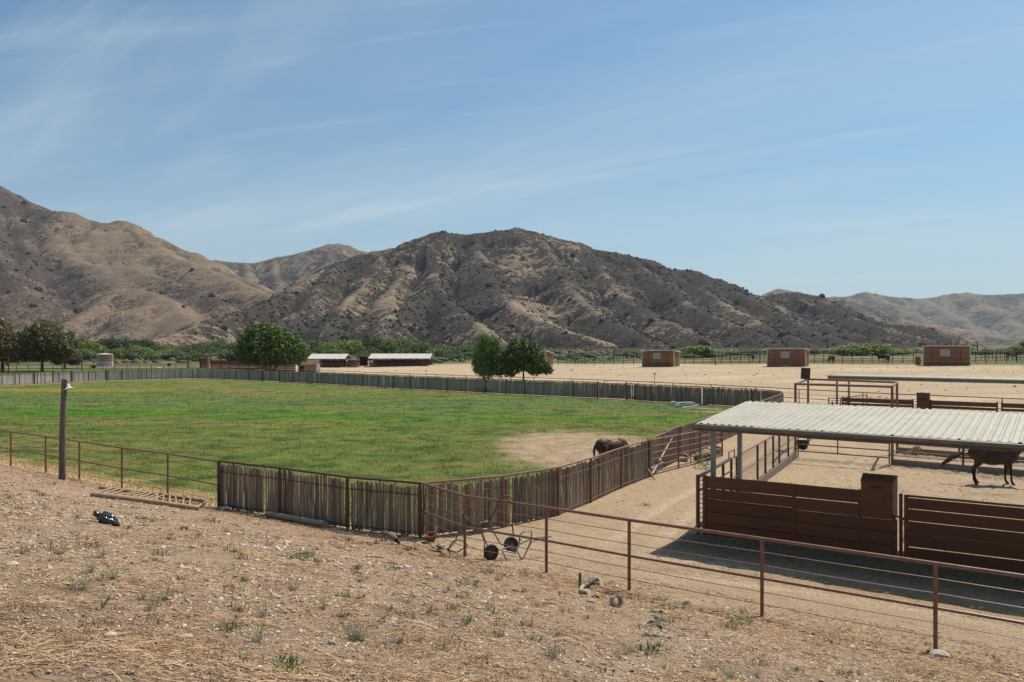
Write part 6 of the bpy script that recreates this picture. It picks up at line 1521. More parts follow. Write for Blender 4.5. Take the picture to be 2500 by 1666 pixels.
# manure and dry weeds scattered over the riding field
n_ = 2600; u_ = r_.uniform(-0.3, 0.68, n_); y = r_.uniform(62, 165, n_); x = u_ * y; tt3 = (x + 12.8) * 0.682 + (y - 99.7) * 0.732; k = tt3 > 1; x, y = x[k], y[k]
stones("field_clods", x, y, 0.04 + 0.14 * r_.random(len(x)) ** 4, lerp(np.ones((len(x), 3)) * np.array((0.20, 0.13, 0.08)), np.array((0.36, 0.26, 0.17)), r_.random(len(x))), 90, 0.45)

# single weeds one can point at
WM = {}
def weed_mesh(kind, i):
    r = random.Random(hash((len(kind), i)) & 0xffff); V, Fc, Cc = [], [], []
    def leaf(p, d, L, w, c, up=0.0):
        d = d.normalized(); s_ = d.cross(Vector((0, 0, 1))); s_ = s_.normalized() if s_.length > 0.01 else Vector((1, 0, 0)); o = len(V)
        mid = p + d * L * 0.5 + Vector((0, 0, up))
        V.extend([p, mid + s_ * w, p + d * L + Vector((0, 0, -up * 0.5)), mid - s_ * w]); Fc.append((o, o + 1, o + 2, o + 3)); Cc.extend([c] * 4)
    if kind == "feathery":
        for k in range(r.randint(8, 14)):
            a = r.uniform(0, 6.28); tilt = r.uniform(0.3, 2.2); H = r.uniform(0.14, 0.42); d = Vector((math.cos(a) * tilt, math.sin(a) * tilt, 1)).normalized()
            q = r.uniform(0.8, 1.2); c0 = (0.19 * q, 0.20 * q, 0.135 * q)
            leaf(Vector((0, 0, 0)), d, H, 0.0045, (0.15, 0.14, 0.09))
            for m_ in range(11):
                f = (m_ + 1.5) / 12; b_ = r.uniform(0, 6.28); leaf(d * H * f, Vector((math.cos(b_), math.sin(b_), 0.7)), 0.055 * (1.15 - 0.6 * f), 0.006, c0)
    elif kind == "green":
        for k in range(46):
            a = r.uniform(0, 6.28); rr2 = r.uniform(0, 0.16); q = r.uniform(0.7, 1.25); c0 = (0.115 * q, 0.160 * q, 0.065 * q)
            leaf(Vector((math.cos(a) * rr2, math.sin(a) * rr2 * 0.7, 0)), Vector((math.cos(a + r.uniform(-1, 1)) * 0.7, math.sin(a) * 0.7, r.uniform(0.5, 1.2))), r.uniform(0.05, 0.12), 0.007, c0)
    elif kind == "leafy":
        for k in range(54):
            a = r.uniform(0, 6.28); rr2 = r.uniform(0, 0.30) ; h_ = r.uniform(0.03, 0.17) * (1.3 - rr2 / 0.3 * 0.7); q = r.uniform(0.6, 1.3); c0 = (0.060 * q, 0.115 * q, 0.030 * q)
            p = Vector((math.cos(a) * rr2, math.sin(a) * rr2 * 0.75, h_)); leaf(p, Vector((math.cos(a), math.sin(a), r.uniform(-0.2, 0.5))), r.uniform(0.07, 0.12), r.uniform(0.02, 0.032), c0, 0.012)
            if k % 3 == 0: leaf(Vector((0, 0, 0)), p, p.length, 0.004, (0.09, 0.11, 0.05))
    else:   # tall broad leaved
        leaf(Vector((0, 0, 0)), Vector((0.05, 0, 1)), 0.40, 0.008, (0.10, 0.10, 0.07))
        for k in range(13):
            a = k * 2.4; f = 0.12 + 0.28 * k / 12; q = r.uniform(0.8, 1.3); leaf(Vector((0.02, 0, f)), Vector((math.cos(a), math.sin(a), 0.15 - 0.3 * (1 - k / 12))), 0.20 - 0.07 * k / 12, 0.035, (0.085 * q, 0.125 * q, 0.085 * q), 0.02)
    me = fastmesh("weed_shape", [tuple(v) for v in V], Fc, np.array(Cc)); me.materials.append(vmat("weed_leaf", 0.7, 0.0, trans=0.2, spec=0.15)); return me
for kd in ("feathery", "green", "leafy", "tall"):
    WM[kd] = [weed_mesh(kd, i) for i in range(3 if kd in ("feathery", "green") else 1)]
WLAND = [("the black plastic bag", 262, 1268), ("the lying pole ladder", 365, 1222), ("the loose log at the shaded fence", 720, 1262), ("the large pale rock", 270, 1548), ("the foot of the speaker pole", 152, 1169), ("the fence corner post", 1028, 1310), ("the terracotta pot", 1055, 1312), ("the wheelbarrow frame", 1220, 1370), ("the irrigation valve", 1430, 1425), ("the white pipe ring", 1503, 1475), ("the fourth fence post", 1860, 1509), ("the fifth fence post", 2283, 1589), ("the dark dung lumps", 918, 1525), ("the broad leaved weed", 1607, 1532)]
WP = []
def weed(kind, px, py, s=1.0):
    s = s * (0.62 if kind in ("feathery", "green") else 1.0)
    x, y, z = PG(px, py); o = bpy.data.objects.new("weed", WM[kind][random.randrange(len(WM[kind]))]); COL.objects.link(o)
    o.location = (x, y, z - 0.005); o.rotation_euler = (0, 0, random.uniform(0, 6.28)); o.scale = (s, s, s)
    look = {"feathery": "grey green feathery weed", "green": "low green weed tuft", "leafy": "bright leafy green weed", "tall": "tall broad leaved weed"}[kind]
    tag(o, None, "weed", "weeds on the dry slope"); WP.append((o, look, px, py))
S4 = 900 / 2353.0
def z4(kind, lst, ox, s=1.0):
    for (a, b_) in lst: weed(kind, ox + a * S4, 1200 + b_ * S4, s * random.uniform(0.8, 1.2))
z4("feathery", [(470, 625), (540, 625), (735, 560), (1050, 690), (640, 575), (490, 290), (1690, 860 - 60), (1650, 960), (390, 400), (290, 118), (150, 400), (650, 425), (500, 170), (2270, 950), (1880, 635), (660, 740), (1490, 480), (580, 520), (910, 690), (2060, 750), (960, 760), (1990, 420)], 0)
z4("green", [(975, 445), (150, 150), (1260, 285), (1555, 580), (2200, 680), (1510, 765), (1550, 1085), (1440, 890), (2280, 490), (50, 45), (1215, 370), (820, 235), (1500, 820), (2290, 580), (1090, 280), (2190, 800)], 0, 1.1)
weed("green", 1850 * S4, 1200 + 1130 * S4, 1.6); weed("green", 1780 * S4, 1200 + 1105 * S4, 1.2)
weed("leafy", 723, 1364, 0.85); weed("leafy", 510, 1272, 0.6); weed("leafy", 345, 1268, 0.45); weed("leafy", 745, 1360, 0.6)
z4("feathery", [(510, 715), (650, 775), (1200, 770), (1470, 920), (460, 965), (600, 955), (160, 940), (1030, 760), (740, 1000), (1120, 930), (880, 850), (1290, 860), (1450, 1060), (550, 820), (360, 810), (90, 800), (1850, 1060), (1920, 1040), (210, 950)], 800)
z4("green", [(200, 690), (380, 760), (890, 840), (1310, 945), (770, 640), (210, 575), (1660, 815), (1060, 780), (70, 670), (180, 495), (1240, 850), (700, 555), (1030, 510), (2290, 720), (1360, 960)], 800, 1.1)
weed("leafy", 1140, 1427, 0.75); weed("tall", 1607, 1551, 1.0); weed("green", 1592, 1592, 2.0); weed("green", 1560, 1590, 1.3)
weed("leafy", 1806, 1523, 0.8); z4("green", [(905, 1140), (1765, 1170), (2060, 1145), (190, 725), (80, 1020), (2180, 1090), (1230, 890), (440, 870)], 1600); z4("feathery", [(480, 1190), (320, 930), (640, 1180)], 1600)
settle(WP, WLAND, "{look} {w} {l}{rank}")
x, y, z = PG(1721, 1148); z = 0
o = bpy.data.objects.new("weed", WM["leafy"][0]); COL.objects.link(o); o.location = (*P(1722, 1143)[:2], 0); o.scale = (1.5, 1.5, 2.6); tag(o, "tall yellow green weed at the foot of the pipe barrier, beside the shelter post", "weed")
o = bpy.data.objects.new("weed", WM["green"][1]); COL.objects.link(o); o.location = (*P(1574, 1234)[:2], 0); o.scale = (1.6, 1.6, 0.8); tag(o, "small flat green weed alone in the middle of the dirt lane", "weed")
for px, py, s, l_ in ((1342, 905, 6.5, "grey green bush on the riding field right of the leafy tree pair, the larger"), (1395, 903, 3.2, "small grey green bush on the riding field, right of the larger one"), (1918, 906, 4.0, "dry stalky bush alone on the riding field below the third red shed")):
    d = 4.6 * FPX / (py - HOR); xx_, yy_ = at_d(px, d)
    o = bpy.data.objects.new("bush", WM["feathery"][0]); COL.objects.link(o); o.location = (xx_, yy_, z_at((xx_, yy_))); o.scale = (s, s, s * 0.7); tag(o, l_, "bush")
for k, (px, py) in enumerate(((640, 926), (700, 933), (765, 936), (860, 939), (945, 947), (992, 951), (1180, 958), (1560, 976))):
    xx_, yy_, _ = P(px, py + 2)
    o = bpy.data.objects.new("weed", WM["leafy"][0]); COL.objects.link(o); o.location = (xx_, yy_ - 0.3, 0); o.scale = (2.6, 1.6, 3.4 - 0.5 * (k % 3)); tag(o, ["tall green weed growing against the far stake fence", "tall green weed growing against the far stake fence"][0] + ", " + ORD[k].replace(" nearest", "").replace("nearest", "first") + " from the left", "weed", "weeds along the far stake fence")

# ================================================================== HORSES
def remeshed(name, parts, voxel=0.022, smooth=6, m=None):
    """one continuous skin over overlapping rounded volumes: parts are capsules (p0, r0, p1, r1) and ellipsoids (c, radii, tilt)"""
    b = MB()
    for p in parts:
        if len(p) == 4:
            a, ra, c, rc = p; a, c = Vector(a), Vector(c); L = (c - a).length; d = (c - a) / max(L, 1e-6); n = 5
            pts, rs = [], []
            for k in range(4): th = math.pi / 2 * k / 3.5; pts.append(a - d * ra * math.cos(th)); rs.append(max(ra * math.sin(th), 0.003))
            for k in range(1, n): pts.append(a.lerp(c, k / n)); rs.append(ra + (rc - ra) * k / n)
            for k in range(3, -1, -1): th = math.pi / 2 * k / 3.5; pts.append(c + d * rc * math.cos(th)); rs.append(max(rc * math.sin(th), 0.003))
            b.tube(pts, rs, 14)
        else:
            c, r, tilt = p; bm = bmesh.new(); bmesh.ops.create_uvsphere(bm, u_segments=24, v_segments=14, radius=1.0)
            M_ = Matrix.Rotation(tilt, 3, 'Y'); vs_ = [Vector(c) + M_ @ Vector((v.co.x * r[0], v.co.y * r[1], v.co.z * r[2])) for v in bm.verts]
            fs = [tuple(v.index for v in f.verts) for f in bm.faces]; bm.free(); b.add(vs_, fs)
    me = b.mesh("tmp"); o = bpy.data.objects.new("tmp", me); COL.objects.link(o)
    md = o.modifiers.new("r", 'REMESH'); md.mode = 'VOXEL'; md.voxel_size = voxel
    ms = o.modifiers.new("s", 'SMOOTH'); ms.iterations = smooth; ms.factor = 0.5
    dg = bpy.context.evaluated_depsgraph_get(); dg.update()
    out = bpy.data.meshes.new_from_object(o.evaluated_get(dg)); out.name = name
    bpy.data.objects.remove(o); bpy.data.meshes.remove(me)
    out.polygons.foreach_set("use_smooth", [True] * len(out.polygons)); out.materials.clear()
    if m: out.materials.append(m)
    return out
def coat(name, c1, c2, legs=(0.012, 0.009, 0.008)):
    m = bpy.data.materials.new(name); m.use_nodes = True; n, l = m.node_tree.nodes, m.node_tree.links; b = n["Principled BSDF"]
    b.inputs["Roughness"].default_value = 0.55; b.inputs["Specular IOR Level"].default_value = 0.25
    tc = n.new("ShaderNodeTexCoord"); sp = n.new("ShaderNodeSeparateXYZ"); l.new(tc.outputs["Object"], sp.inputs[0])
    nz = n.new("ShaderNodeTexNoise"); nz.inputs["Scale"].default_value = 2.2; nz.inputs["Detail"].default_value = 5; l.new(tc.outputs["Object"], nz.inputs["Vector"])
    r = n.new("ShaderNodeMapRange"); l.new(nz.outputs["Fac"], r.inputs[0]); r.inputs[1].default_value = 0.35; r.inputs[2].default_value = 0.65
    mx = n.new("ShaderNodeMix"); mx.data_type = 'RGBA'; l.new(r.outputs[0], mx.inputs["Factor"]); mx.inputs[6].default_value = (*c1, 1); mx.inputs[7].default_value = (*c2, 1)
    lr = n.new("ShaderNodeMapRange"); l.new(sp.outputs[2], lr.inputs[0]); lr.inputs[1].default_value = 0.72; lr.inputs[2].default_value = 0.45
    m2 = n.new("ShaderNodeMix"); m2.data_type = 'RGBA'; l.new(lr.outputs[0], m2.inputs["Factor"]); l.new(mx.outputs[2], m2.inputs[6]); m2.inputs[7].default_value = (*legs, 1)
    l.new(m2.outputs[2], b.inputs["Base Color"]); return m
BAY = coat("dark_bay_coat", (0.034, 0.020, 0.014), (0.062, 0.031, 0.020), (0.012, 0.008, 0.007))
BAY2 = coat("bay_coat", (0.19, 0.080, 0.040), (0.055, 0.026, 0.016))
CHEST = coat("chestnut_coat", (0.20, 0.075, 0.035), (0.13, 0.05, 0.026), (0.05, 0.025, 0.018))
DARKC = coat("near_black_coat", (0.022, 0.016, 0.014), (0.032, 0.022, 0.018))
HAIRB = mat("black_horse_hair", (0.014, 0.011, 0.010), (0.025, 0.018, 0.015), 0.5, 10.0, (8, 8, 1))
HAIRR = mat("auburn_horse_hair", (0.085, 0.024, 0.014), (0.045, 0.014, 0.010), 0.5, 12.0, (8, 8, 1))
HOOF = mat("hoof", (0.05, 0.042, 0.036), (0.08, 0.07, 0.06), 0.6, 10.0)
def horse_parts(graze, stance=0.0):
    P_ = [((0.12, 0, 1.10), (0.66, 0.275, 0.325), 0.04), ((-0.55, 0, 1.19), (0.36, 0.285, 0.315), 0.0), ((0.55, 0, 1.13), (0.30, 0.235, 0.35), 0.15), ((0.0, 0, 0.98), (0.50, 0.26, 0.25), -0.05),
          ((0.50, 0, 1.40), 0.10, (0.18, 0, 1.33), 0.11), ((0.15, 0, 1.28), 0.14, (-0.35, 0, 1.34), 0.15), ((-0.35, 0, 1.37), 0.135, (-0.72, 0, 1.27), 0.13)]
    for s in (-1, 1):
        f = stance * s; y = 0.15 * s
        P_ += [((-0.60, y, 1.10), 0.20, (-0.50 + f, y, 0.84), 0.135), ((-0.50 + f, y, 0.86), 0.125, (-0.70 + f, y * 0.9, 0.55), 0.062), ((-0.70 + f, y * 0.9, 0.56), 0.060, (-0.69 + f * 0.9, y * 0.9, 0.34), 0.040),
               ((-0.69 + f * 0.9, y * 0.9, 0.36), 0.040, (-0.675 + f * 0.9, y * 0.9, 0.18), 0.046), ((-0.675 + f * 0.9, y * 0.9, 0.18), 0.045, (-0.61 + f * 0.9, y * 0.9, 0.07), 0.050)]
        g = -stance * s * 0.8; yf = 0.14 * s
        P_ += [((0.58, yf, 1.08), 0.15, (0.46, yf, 0.86), 0.12), ((0.47, yf, 0.88), 0.105, (0.49 + g * 0.6, yf, 0.56), 0.060), ((0.49 + g * 0.6, yf, 0.52), 0.058, (0.49 + g, yf, 0.36), 0.040),
               ((0.49 + g, yf, 0.36), 0.038, (0.49 + g, yf, 0.18), 0.044), ((0.49 + g, yf, 0.18), 0.044, (0.545 + g, yf, 0.07), 0.048)]
    if graze:
        P_ += [((0.62, 0, 1.20), 0.235, (0.92, 0, 0.92), 0.17), ((0.92, 0, 0.92), 0.17, (1.20, 0, 0.58), 0.12), ((1.17, 0, 0.60), 0.125, (1.30, 0, 0.42), 0.115), ((1.26, 0, 0.45), 0.12, (1.36, 0, 0.12), 0.068), ((1.17, 0, 0.47), 0.085, (1.29, 0, 0.15), 0.05)]
        H = dict(poll=Vector((1.15, 0, 0.70)), ear=Vector((-0.15, 0, 1)), muz=Vector((1.36, 0, 0.09)), crest=[(0.50, 0, 1.45), (0.72, 0, 1.32), (0.95, 0, 1.08), (1.18, 0, 0.74)], eye=Vector((1.31, 0, 0.42)))
    else:
        P_ += [((0.62, 0, 1.22), 0.235, (0.88, 0, 1.44), 0.17), ((0.88, 0, 1.44), 0.17, (1.08, 0, 1.70), 0.12), ((1.05, 0, 1.72), 0.12, (1.20, 0, 1.70), 0.125), ((1.18, 0, 1.70), 0.125, (1.50, 0, 1.46), 0.068), ((1.10, 0, 1.60), 0.09, (1.42, 0, 1.42), 0.052)]
        H = dict(poll=Vector((1.06, 0, 1.84)), ear=Vector((0.1, 0, 1)), muz=Vector((1.54, 0, 1.43)), crest=[(0.50, 0, 1.48), (0.70, 0, 1.60), (0.88, 0, 1.76), (1.04, 0, 1.86)], eye=Vector((1.27, 0, 1.74)))
    return P_, H
def horse(label, x, y, z, rz, m, hair, graze=False, tail="hang", stance=0.06, scale=1.0, group=None, detail=True):
    t = T("horse", label, "horse", (x, y, z), group, rz); t.scale = (scale,) * 3
    parts, H = horse_parts(graze, stance)
    body = remeshed("body", parts, 0.024 if detail else 0.045, 5, m); link("body", body, None, t)
    def add(nm, b, mm, smooth=True): return link(nm, b.mesh(nm, smooth), mm, t)
    for s in (-1, 1):
        f = stance * s; g = -stance * s * 0.8
        for hx, hy in ((-0.585 + f * 0.9, 0.135 * s), (0.565 + g, 0.14 * s)):
            b = MB(); b.lathe((hx, hy, 0), [(0.068, 0), (0.052, 0.07), (0.04, 0.085)], 12); add("hoof", b, HOOF)
        b = MB(); e = H["poll"] + Vector((0, 0.055 * s, -0.01)); b.tube([e, e + H["ear"] * 0.08 + Vector((0, 0.02 * s, 0)), e + H["ear"] * 0.16], [0.032, 0.028, 0.004], 6); add("ear", b, m)
        if detail:
            b = MB(); b.blob(H["eye"] + Vector((0, 0.088 * s, 0)), 0.022, 1, 0.0, 2); add("eye", b, BLACK)
            b = MB(); b.blob(H["muz"] + Vector((-0.01, 0.045 * s, 0.02)), 0.014, 1, 0.0, 1); add("nostril", b, BLACK)
    b = MB(); r = random.Random(3); cr = [Vector(p) for p in H["crest"]]
    for k in range(46):
        f = k / 45 * (len(cr) - 1); i = min(int(f), len(cr) - 2); p = cr[i].lerp(cr[i + 1], f - i); s = 1 if r.random() < 0.75 else -1
        b.tube([p - Vector((0, 0, 0.05)), p + Vector((0, 0.06 * s, 0.0)), p + Vector((r.uniform(-0.03, 0.03), 0.15 * s, -0.14)), p + Vector((r.uniform(-0.05, 0.05), 0.16 * s, -0.27))], [0.02, 0.022, 0.016, 0.003], 5)
    add("mane", b, hair)
    b = MB(); dock = Vector((-0.86, 0, 1.24)); n_ = 60
    for k in range(n_):
        q = r.random(); a = r.uniform(-1, 1)
        if tail == "swish":
            end = Vector((-1.82 + 0.35 * q * r.random(), 0.10 + 0.10 * a, 0.60 + 0.16 * q)); mid = Vector((-1.22, 0.05 + 0.05 * a, 1.06 + 0.04 * r.uniform(-1, 1)))
            m2 = mid.lerp(end, 0.5) + Vector((-0.03, 0, 0.08 + 0.04 * a))
            b.tube([dock + Vector((0.08, 0.02 * a, 0.02)), dock + Vector((-0.13, 0.02 * a, 0.05)), mid, m2, end], [0.028, 0.024, 0.016, 0.011, 0.003], 5)
        else:
            end = Vector((-0.98 + 0.05 * a, 0.07 * a, 0.42 + 0.25 * q)); mid = Vector((-1.02, 0.06 * a, 0.95))
            b.tube([dock + Vector((0.06, 0.02 * a, 0.03)), dock + Vector((-0.10, 0.02 * a, -0.02)), mid, end], [0.03, 0.028, 0.022, 0.004], 5)
    add("tail", b, hair)
    return t
hh_ = P(2400, 1178)
horse("dark bay horse standing in the near pen with its auburn tail swung out", 18.36, 30.35, 0, R(-13), BAY, HAIRR, tail="swish", stance=0.07, scale=1.0)
horse("bay horse with its back showing above the curved stake fence, grazing on the bare patch", 4.2, 33.6, 0, R(33), BAY2, HAIRB, graze=True, tail="hang", scale=0.93)
def far_horse(label, px, py, d, rz, m, hair, graze):
    x, y = at_d(px, d); horse(label, x, y, z_at((x, y)), rz, m, hair, graze, detail=False, group="horses in the far paddocks", scale=1.0)
far_horse("chestnut horse seen end on beside the rail fence right of the third shed", 2030, 888, 143, R(95), CHEST, HAIRR, True)
far_horse("chestnut horse standing sideways by the big bush, left of the fourth shed", 2168, 889, 141, R(60), CHEST, HAIRB, True)
far_horse("near black horse close beside the chestnut one, left of the fourth shed", 2152, 888, 143, R(120), DARKC, HAIRB, False)
far_horse("bay horse behind the corral rails at the far right", 2468, 886, 148, R(10), BAY2, HAIRB, True)
far_horse("brown horse behind the dark corral left of the third shed", 1838, 888, 165, R(80), BAY2, HAIRB, False)

# ================================================================== THINGS ON THE GROUND
# wooden pole with the horn speaker
x, y, z = PG(152, 1171)
hp = (1171 - 927) / FPX * y
t = T("wooden_pole", "grey wooden pole with metal bands at its top, standing on the slope at the left", "pole", (x, y, z))
b = MB(); b.tube([(x, y, z - 0.3), (x + 0.02, y, z + hp * 0.5), (x + 0.08, y, z + hp)], [0.13, 0.11, 0.095], 14); b.build("pole", mat("grey_pole_wood", (0.19, 0.15, 0.125), (0.09, 0.068, 0.055), 0.9, 5.0, (3, 3, 0.25), bump=0.012), t, True)
b = MB()
for hz in (hp - 0.16, hp - 0.36): b.lathe((x + 0.075, y, z + hz), [(0.112, 0), (0.112, 0.035)], 16)
b.build("band", GREYSTEEL, t, True)
b = MB(); b.lathe((x + 0.08, y, z + hp - 0.01), [(0.10, 0), (0.11, 0.02), (0.07, 0.05), (0.0, 0.06)], 14); b.build("cap", GREYSTEEL, t, True)
hs_ = (x + 0.08, y, z)
t = T("horn_speaker", "white flared horn speaker hanging mouth down from the wooden pole", "loudspeaker", (x + 0.22, y - 0.04, z + hp - 0.3))
ax = Vector((0.30, -0.12, -0.95)).normalized(); o_ = Vector((x + 0.22, y - 0.04, z + hp - 0.14))
prof = [(0.045, 0.0), (0.055, 0.06), (0.07, 0.12), (0.10, 0.17), (0.145, 0.205), (0.19, 0.225), (0.195, 0.235), (0.135, 0.21), (0.085, 0.17), (0.055, 0.12), (0.03, 0.04)]
b = MB(); b.lathe(o_, prof, 28, ax); b.build("horn", WHITE, t, True)
b = MB(); b.lathe(o_ + Vector((0, 0, 0.02)), [(0.0, -0.09), (0.055, -0.085), (0.06, -0.04), (0.055, 0.02), (0.0, 0.03)], 16, ax); b.build("driver", mat("dull_grey_plastic", (0.22, 0.20, 0.18)), t, True)
b = MB(); b.tube([(x + 0.12, y, z + hp - 0.10), (x + 0.20, y - 0.03, z + hp - 0.08), o_], 0.018, 6); b.tube([(x + 0.12, y, z + hp - 0.32), (x + 0.19, y - 0.03, z + hp - 0.24)], 0.016, 6); b.build("bracket", mat("rusty_bracket", (0.16, 0.07, 0.045)), t, True)

# lying ladder of poles
pa, pb = Vector(PG(222, 1212)), Vector(PG(486, 1247)); pc_, pd_ = Vector(PG(243, 1198)), Vector(PG(505, 1231))
t = T("pole_ladder", "ladder shaped frame of pale wooden poles lying at the foot of the left pipe fence", "wooden frame", tuple(pa))
up = Vector((0, 0, 0.07))
b = MB(); b.tube([pa + up, pa.lerp(pb, 0.5) + up * 1.2, pb + up], [0.075, 0.08, 0.07], 10); b.build("side_pole", WOODP, t, True)
b = MB(); b.tube([pc_ + up * 1.5, pc_.lerp(pd_, 0.5) + up * 1.6, pd_ + up * 1.4], [0.06, 0.065, 0.07], 10); b.build("side_pole", WOODP, t, True)
rr_ = random.Random(8)
for k in range(15):
    f = 0.04 + k * 0.062; g = min(f + rr_.uniform(-0.025, 0.025) + (0.09 if k < 9 else -0.05), 0.98); b = MB()
    b.tube([pa.lerp(pb, f) + up * 1.7, pc_.lerp(pd_, max(g, 0.02)) + up * 1.8], rr_.uniform(0.022, 0.032), 7); b.build("rung", WOODP, t, True)
b = MB(); b.tube([pb + Vector((-0.05, 0, 0.1)), pd_ + Vector((0, 0, 0.12))], 0.03, 8); b.build("rung", WOODP, t, True)
# bag
x, y, z = PG(263, 1278); s_ = 48 * y / FPX
b = MB(); bm = bmesh.new(); bmesh.ops.create_icosphere(bm, subdivisions=4, radius=1.0); V_ = []
for v in bm.verts:
    c = v.co; f = float(fbm(c.x * 1.8 + 3, c.y * 1.8 + c.z * 2.1, 4, 3)); k = 1 + 0.38 * f; V_.append((x + c.x * k * s_ * 0.52 + (0.05 * s_ if c.z < 0 else 0), y + c.y * k * s_ * 0.4, z + max(c.z * k, -0.5) * s_ * 0.36 + s_ * 0.17 - 0.18 * s_ * c.x * (1 if c.x > 0 else 0.4) ))
b.add(V_, [tuple(v.index for v in f.verts) for f in bm.faces]); bm.free()
b.tube([(x - s_ * 0.42, y, z + s_ * 0.40), (x - s_ * 0.52, y - 0.02, z + s_ * 0.52), (x - s_ * 0.60, y - 0.02, z + s_ * 0.50)], [0.06, 0.03, 0.07], 7)
o = b.build("plastic_bag", mat("glossy_black_plastic", (0.012, 0.012, 0.013), (0.02, 0.02, 0.022), 0.16, 12.0, bump=0.02, bscale=9.0, spec=0.8)); o.data.polygons.foreach_set("use_smooth", [True] * len(o.data.polygons))
tag(o, "shiny crumpled black plastic bag lying alone on the slope at the left", "bag")
# loose log, hollow at the end
pa, pb = Vector(PG(651, 1262)), Vector(PG(795, 1288)); d = (pb - pa).normalized(); t = T("log", "loose pale log lying on the ground along the shaded stake fence", "log", tuple(pa)); up = Vector((0, 0, 0.09))
b = MB(); b.tube([pa + up, pa.lerp(pb, 0.5) + up * 1.05, pb + up], [0.085, 0.09, 0.095], 12, cap=False); b.tube([pb + up, pb + up - d * 0.25], [0.06, 0.05], 12); b.build("trunk", WOODP, t, True)
b = MB(); b.lathe(pb + up, [(0.095, 0), (0.062, 0.004)], 14, tuple(d)); b.lathe(pa + up, [(0.0, 0), (0.085, 0.0)], 14, tuple(d)); b.build("end_ring", mat("cut_wood", (0.50, 0.38, 0.25)), t, True)
def rock(label, px, py, wpx, seed, c, flat=0.6, nm="rock"):
    x, y, z = PG(px, py); s_ = wpx * y / FPX / 2; b = MB(); bm = bmesh.new(); bmesh.ops.create_icosphere(bm, subdivisions=2, radius=1.0); rr2 = random.Random(seed); V_ = []
    for v in bm.verts:
        c_ = v.co; k = 1 + 0.35 * float(fbm(c_.x * 1.4 + seed, c_.y * 1.4 + c_.z * 1.7, 3, seed)) + rr2.uniform(-0.04, 0.04); V_.append((x + c_.x * k * s_, y + c_.y * k * s_ * 0.8, z + c_.z * k * s_ * flat + s_ * flat * 0.35))
    b.add(V_, [tuple(v.index for v in f.verts) for f in bm.faces]); bm.free()
    o = b.build(nm, mat("pale_rock_" + c, *{"pale": ((0.56, 0.45, 0.35), (0.40, 0.31, 0.23)), "tan": ((0.46, 0.36, 0.27), (0.33, 0.25, 0.18)), "dark": ((0.10, 0.075, 0.06), (0.18, 0.13, 0.10)), "grey": ((0.22, 0.20, 0.17), (0.15, 0.13, 0.11))}[c], 0.95, 8.0, bump=0.01))
    tag(o, label, "rock", None); return o
rock("largest pale rock on the slope, at the lower left", 270, 1556, 34, 1, "pale")
rock("small pale stone leaning on the largest pale rock", 290, 1540, 17, 2, "pale", 0.5)
rock("broad pale stone between straw, right of the largest pale rock", 452, 1556, 36, 3, "tan", 0.35)
rock("round pale stone below the broad one near the lower left", 360, 1605, 20, 4, "pale")
rock("dark flat stone right of the round pale stone, lower left", 470, 1612, 22, 5, "grey", 0.5)
rock("flat cream rock at the foot of the fifth fence post", 2296, 1603, 52, 6, "pale", 0.45)
rock("dark lump lying beside the flat cream rock", 2266, 1592, 14, 7, "dark")
rock("left one of the dark dung lumps in the middle of the slope", 912, 1532, 26, 8, "dark", 0.45)
rock("right one of the dark dung lumps in the middle of the slope", 930, 1520, 24, 9, "dark", 0.45)
rock("pale stone at the left edge, halfway down the slope", 28, 1380, 34, 10, "pale", 0.4)
rock("small white stone above the leafy weed's right side", 862, 1337, 14, 11, "pale")
rock("white stone right of the small white one near the shaded fence", 846, 1344, 13, 12, "pale")
rock("brown half buried stone under the wheelbarrow frame's left side", 1176, 1385, 22, 13, "grey", 0.55)
rock("pale rock standing on the slope at lower centre", 1214, 1628, 20, 14, "pale", 0.8)
rock("pale rock at the left of the lower centre", 810, 1572, 20, 15, "tan", 0.8)
rock("pale wedge rock at the lower right of the first rock pair", 848, 1618, 22, 16, "pale", 0.5)
rock("round tan stone on the left slope right of the dark dung", 1218, 1548, 16, 17, "tan", 0.6)
rock("pale rock below the irrigation valve hole", 1442, 1470, 26, 18, "tan", 0.5)
# round lid at the fence corner, board scraps, sticks
x, y, z = PG(545, 1245); b = MB(); b.lathe((x, y, z), [(0.21, 0), (0.22, 0.05), (0.18, 0.09), (0, 0.095)], 20); tag(b.build("stepping_stone", mat("grey_stone_slab", (0.20, 0.19, 0.17), (0.14, 0.13, 0.115), 0.9, 5.0), None, True), "round grey stone slab at the left foot of the shaded stake fence", "stone")
def boardscrap(label, px, py, L, W_, rz, m, nm="board_scrap"):
    x, y, z = PG(px, py); b = MB(); b.box((x, y, z + 0.03), (L, W_, 0.04), rz, 0.06, 0.05); tag(b.build(nm, m), label, "board")
boardscrap("short flat board scrap on the brown litter right of the loose log", 900, 1326, 0.32, 0.14, -0.3, WOODP)
boardscrap("long grey plank lying in the shade right of the loose log's end", 838, 1303, 0.7, 0.10, -0.45, mat("grey_stone_slab", (0.2, 0.19, 0.17)))
boardscrap("short grey board propped near the pecking bird", 972, 1312, 0.14, 0.05, 1.0, mat("grey_stone_slab", (0.2, 0.19, 0.17)))
def stick(label, pts, r, m=WOODP, nm="stick"):
    P3 = [Vector(PG(*p)) + Vector((0, 0, 0.02)) for p in pts]; b = MB(); b.tube(P3, r, 6); tag(b.build(nm, m, None, True), label, "stick")
stick("forked dry stick below the shaded fence", [(803, 1326), (822, 1336), (856, 1348)], 0.014)
stick("thin straight stick lying left of the pecking bird", [(893, 1361), (938, 1364)], 0.010, BARK)
stick("curved dry stick on the left slope", [(62, 1272), (72, 1262), (92, 1264)], 0.012)
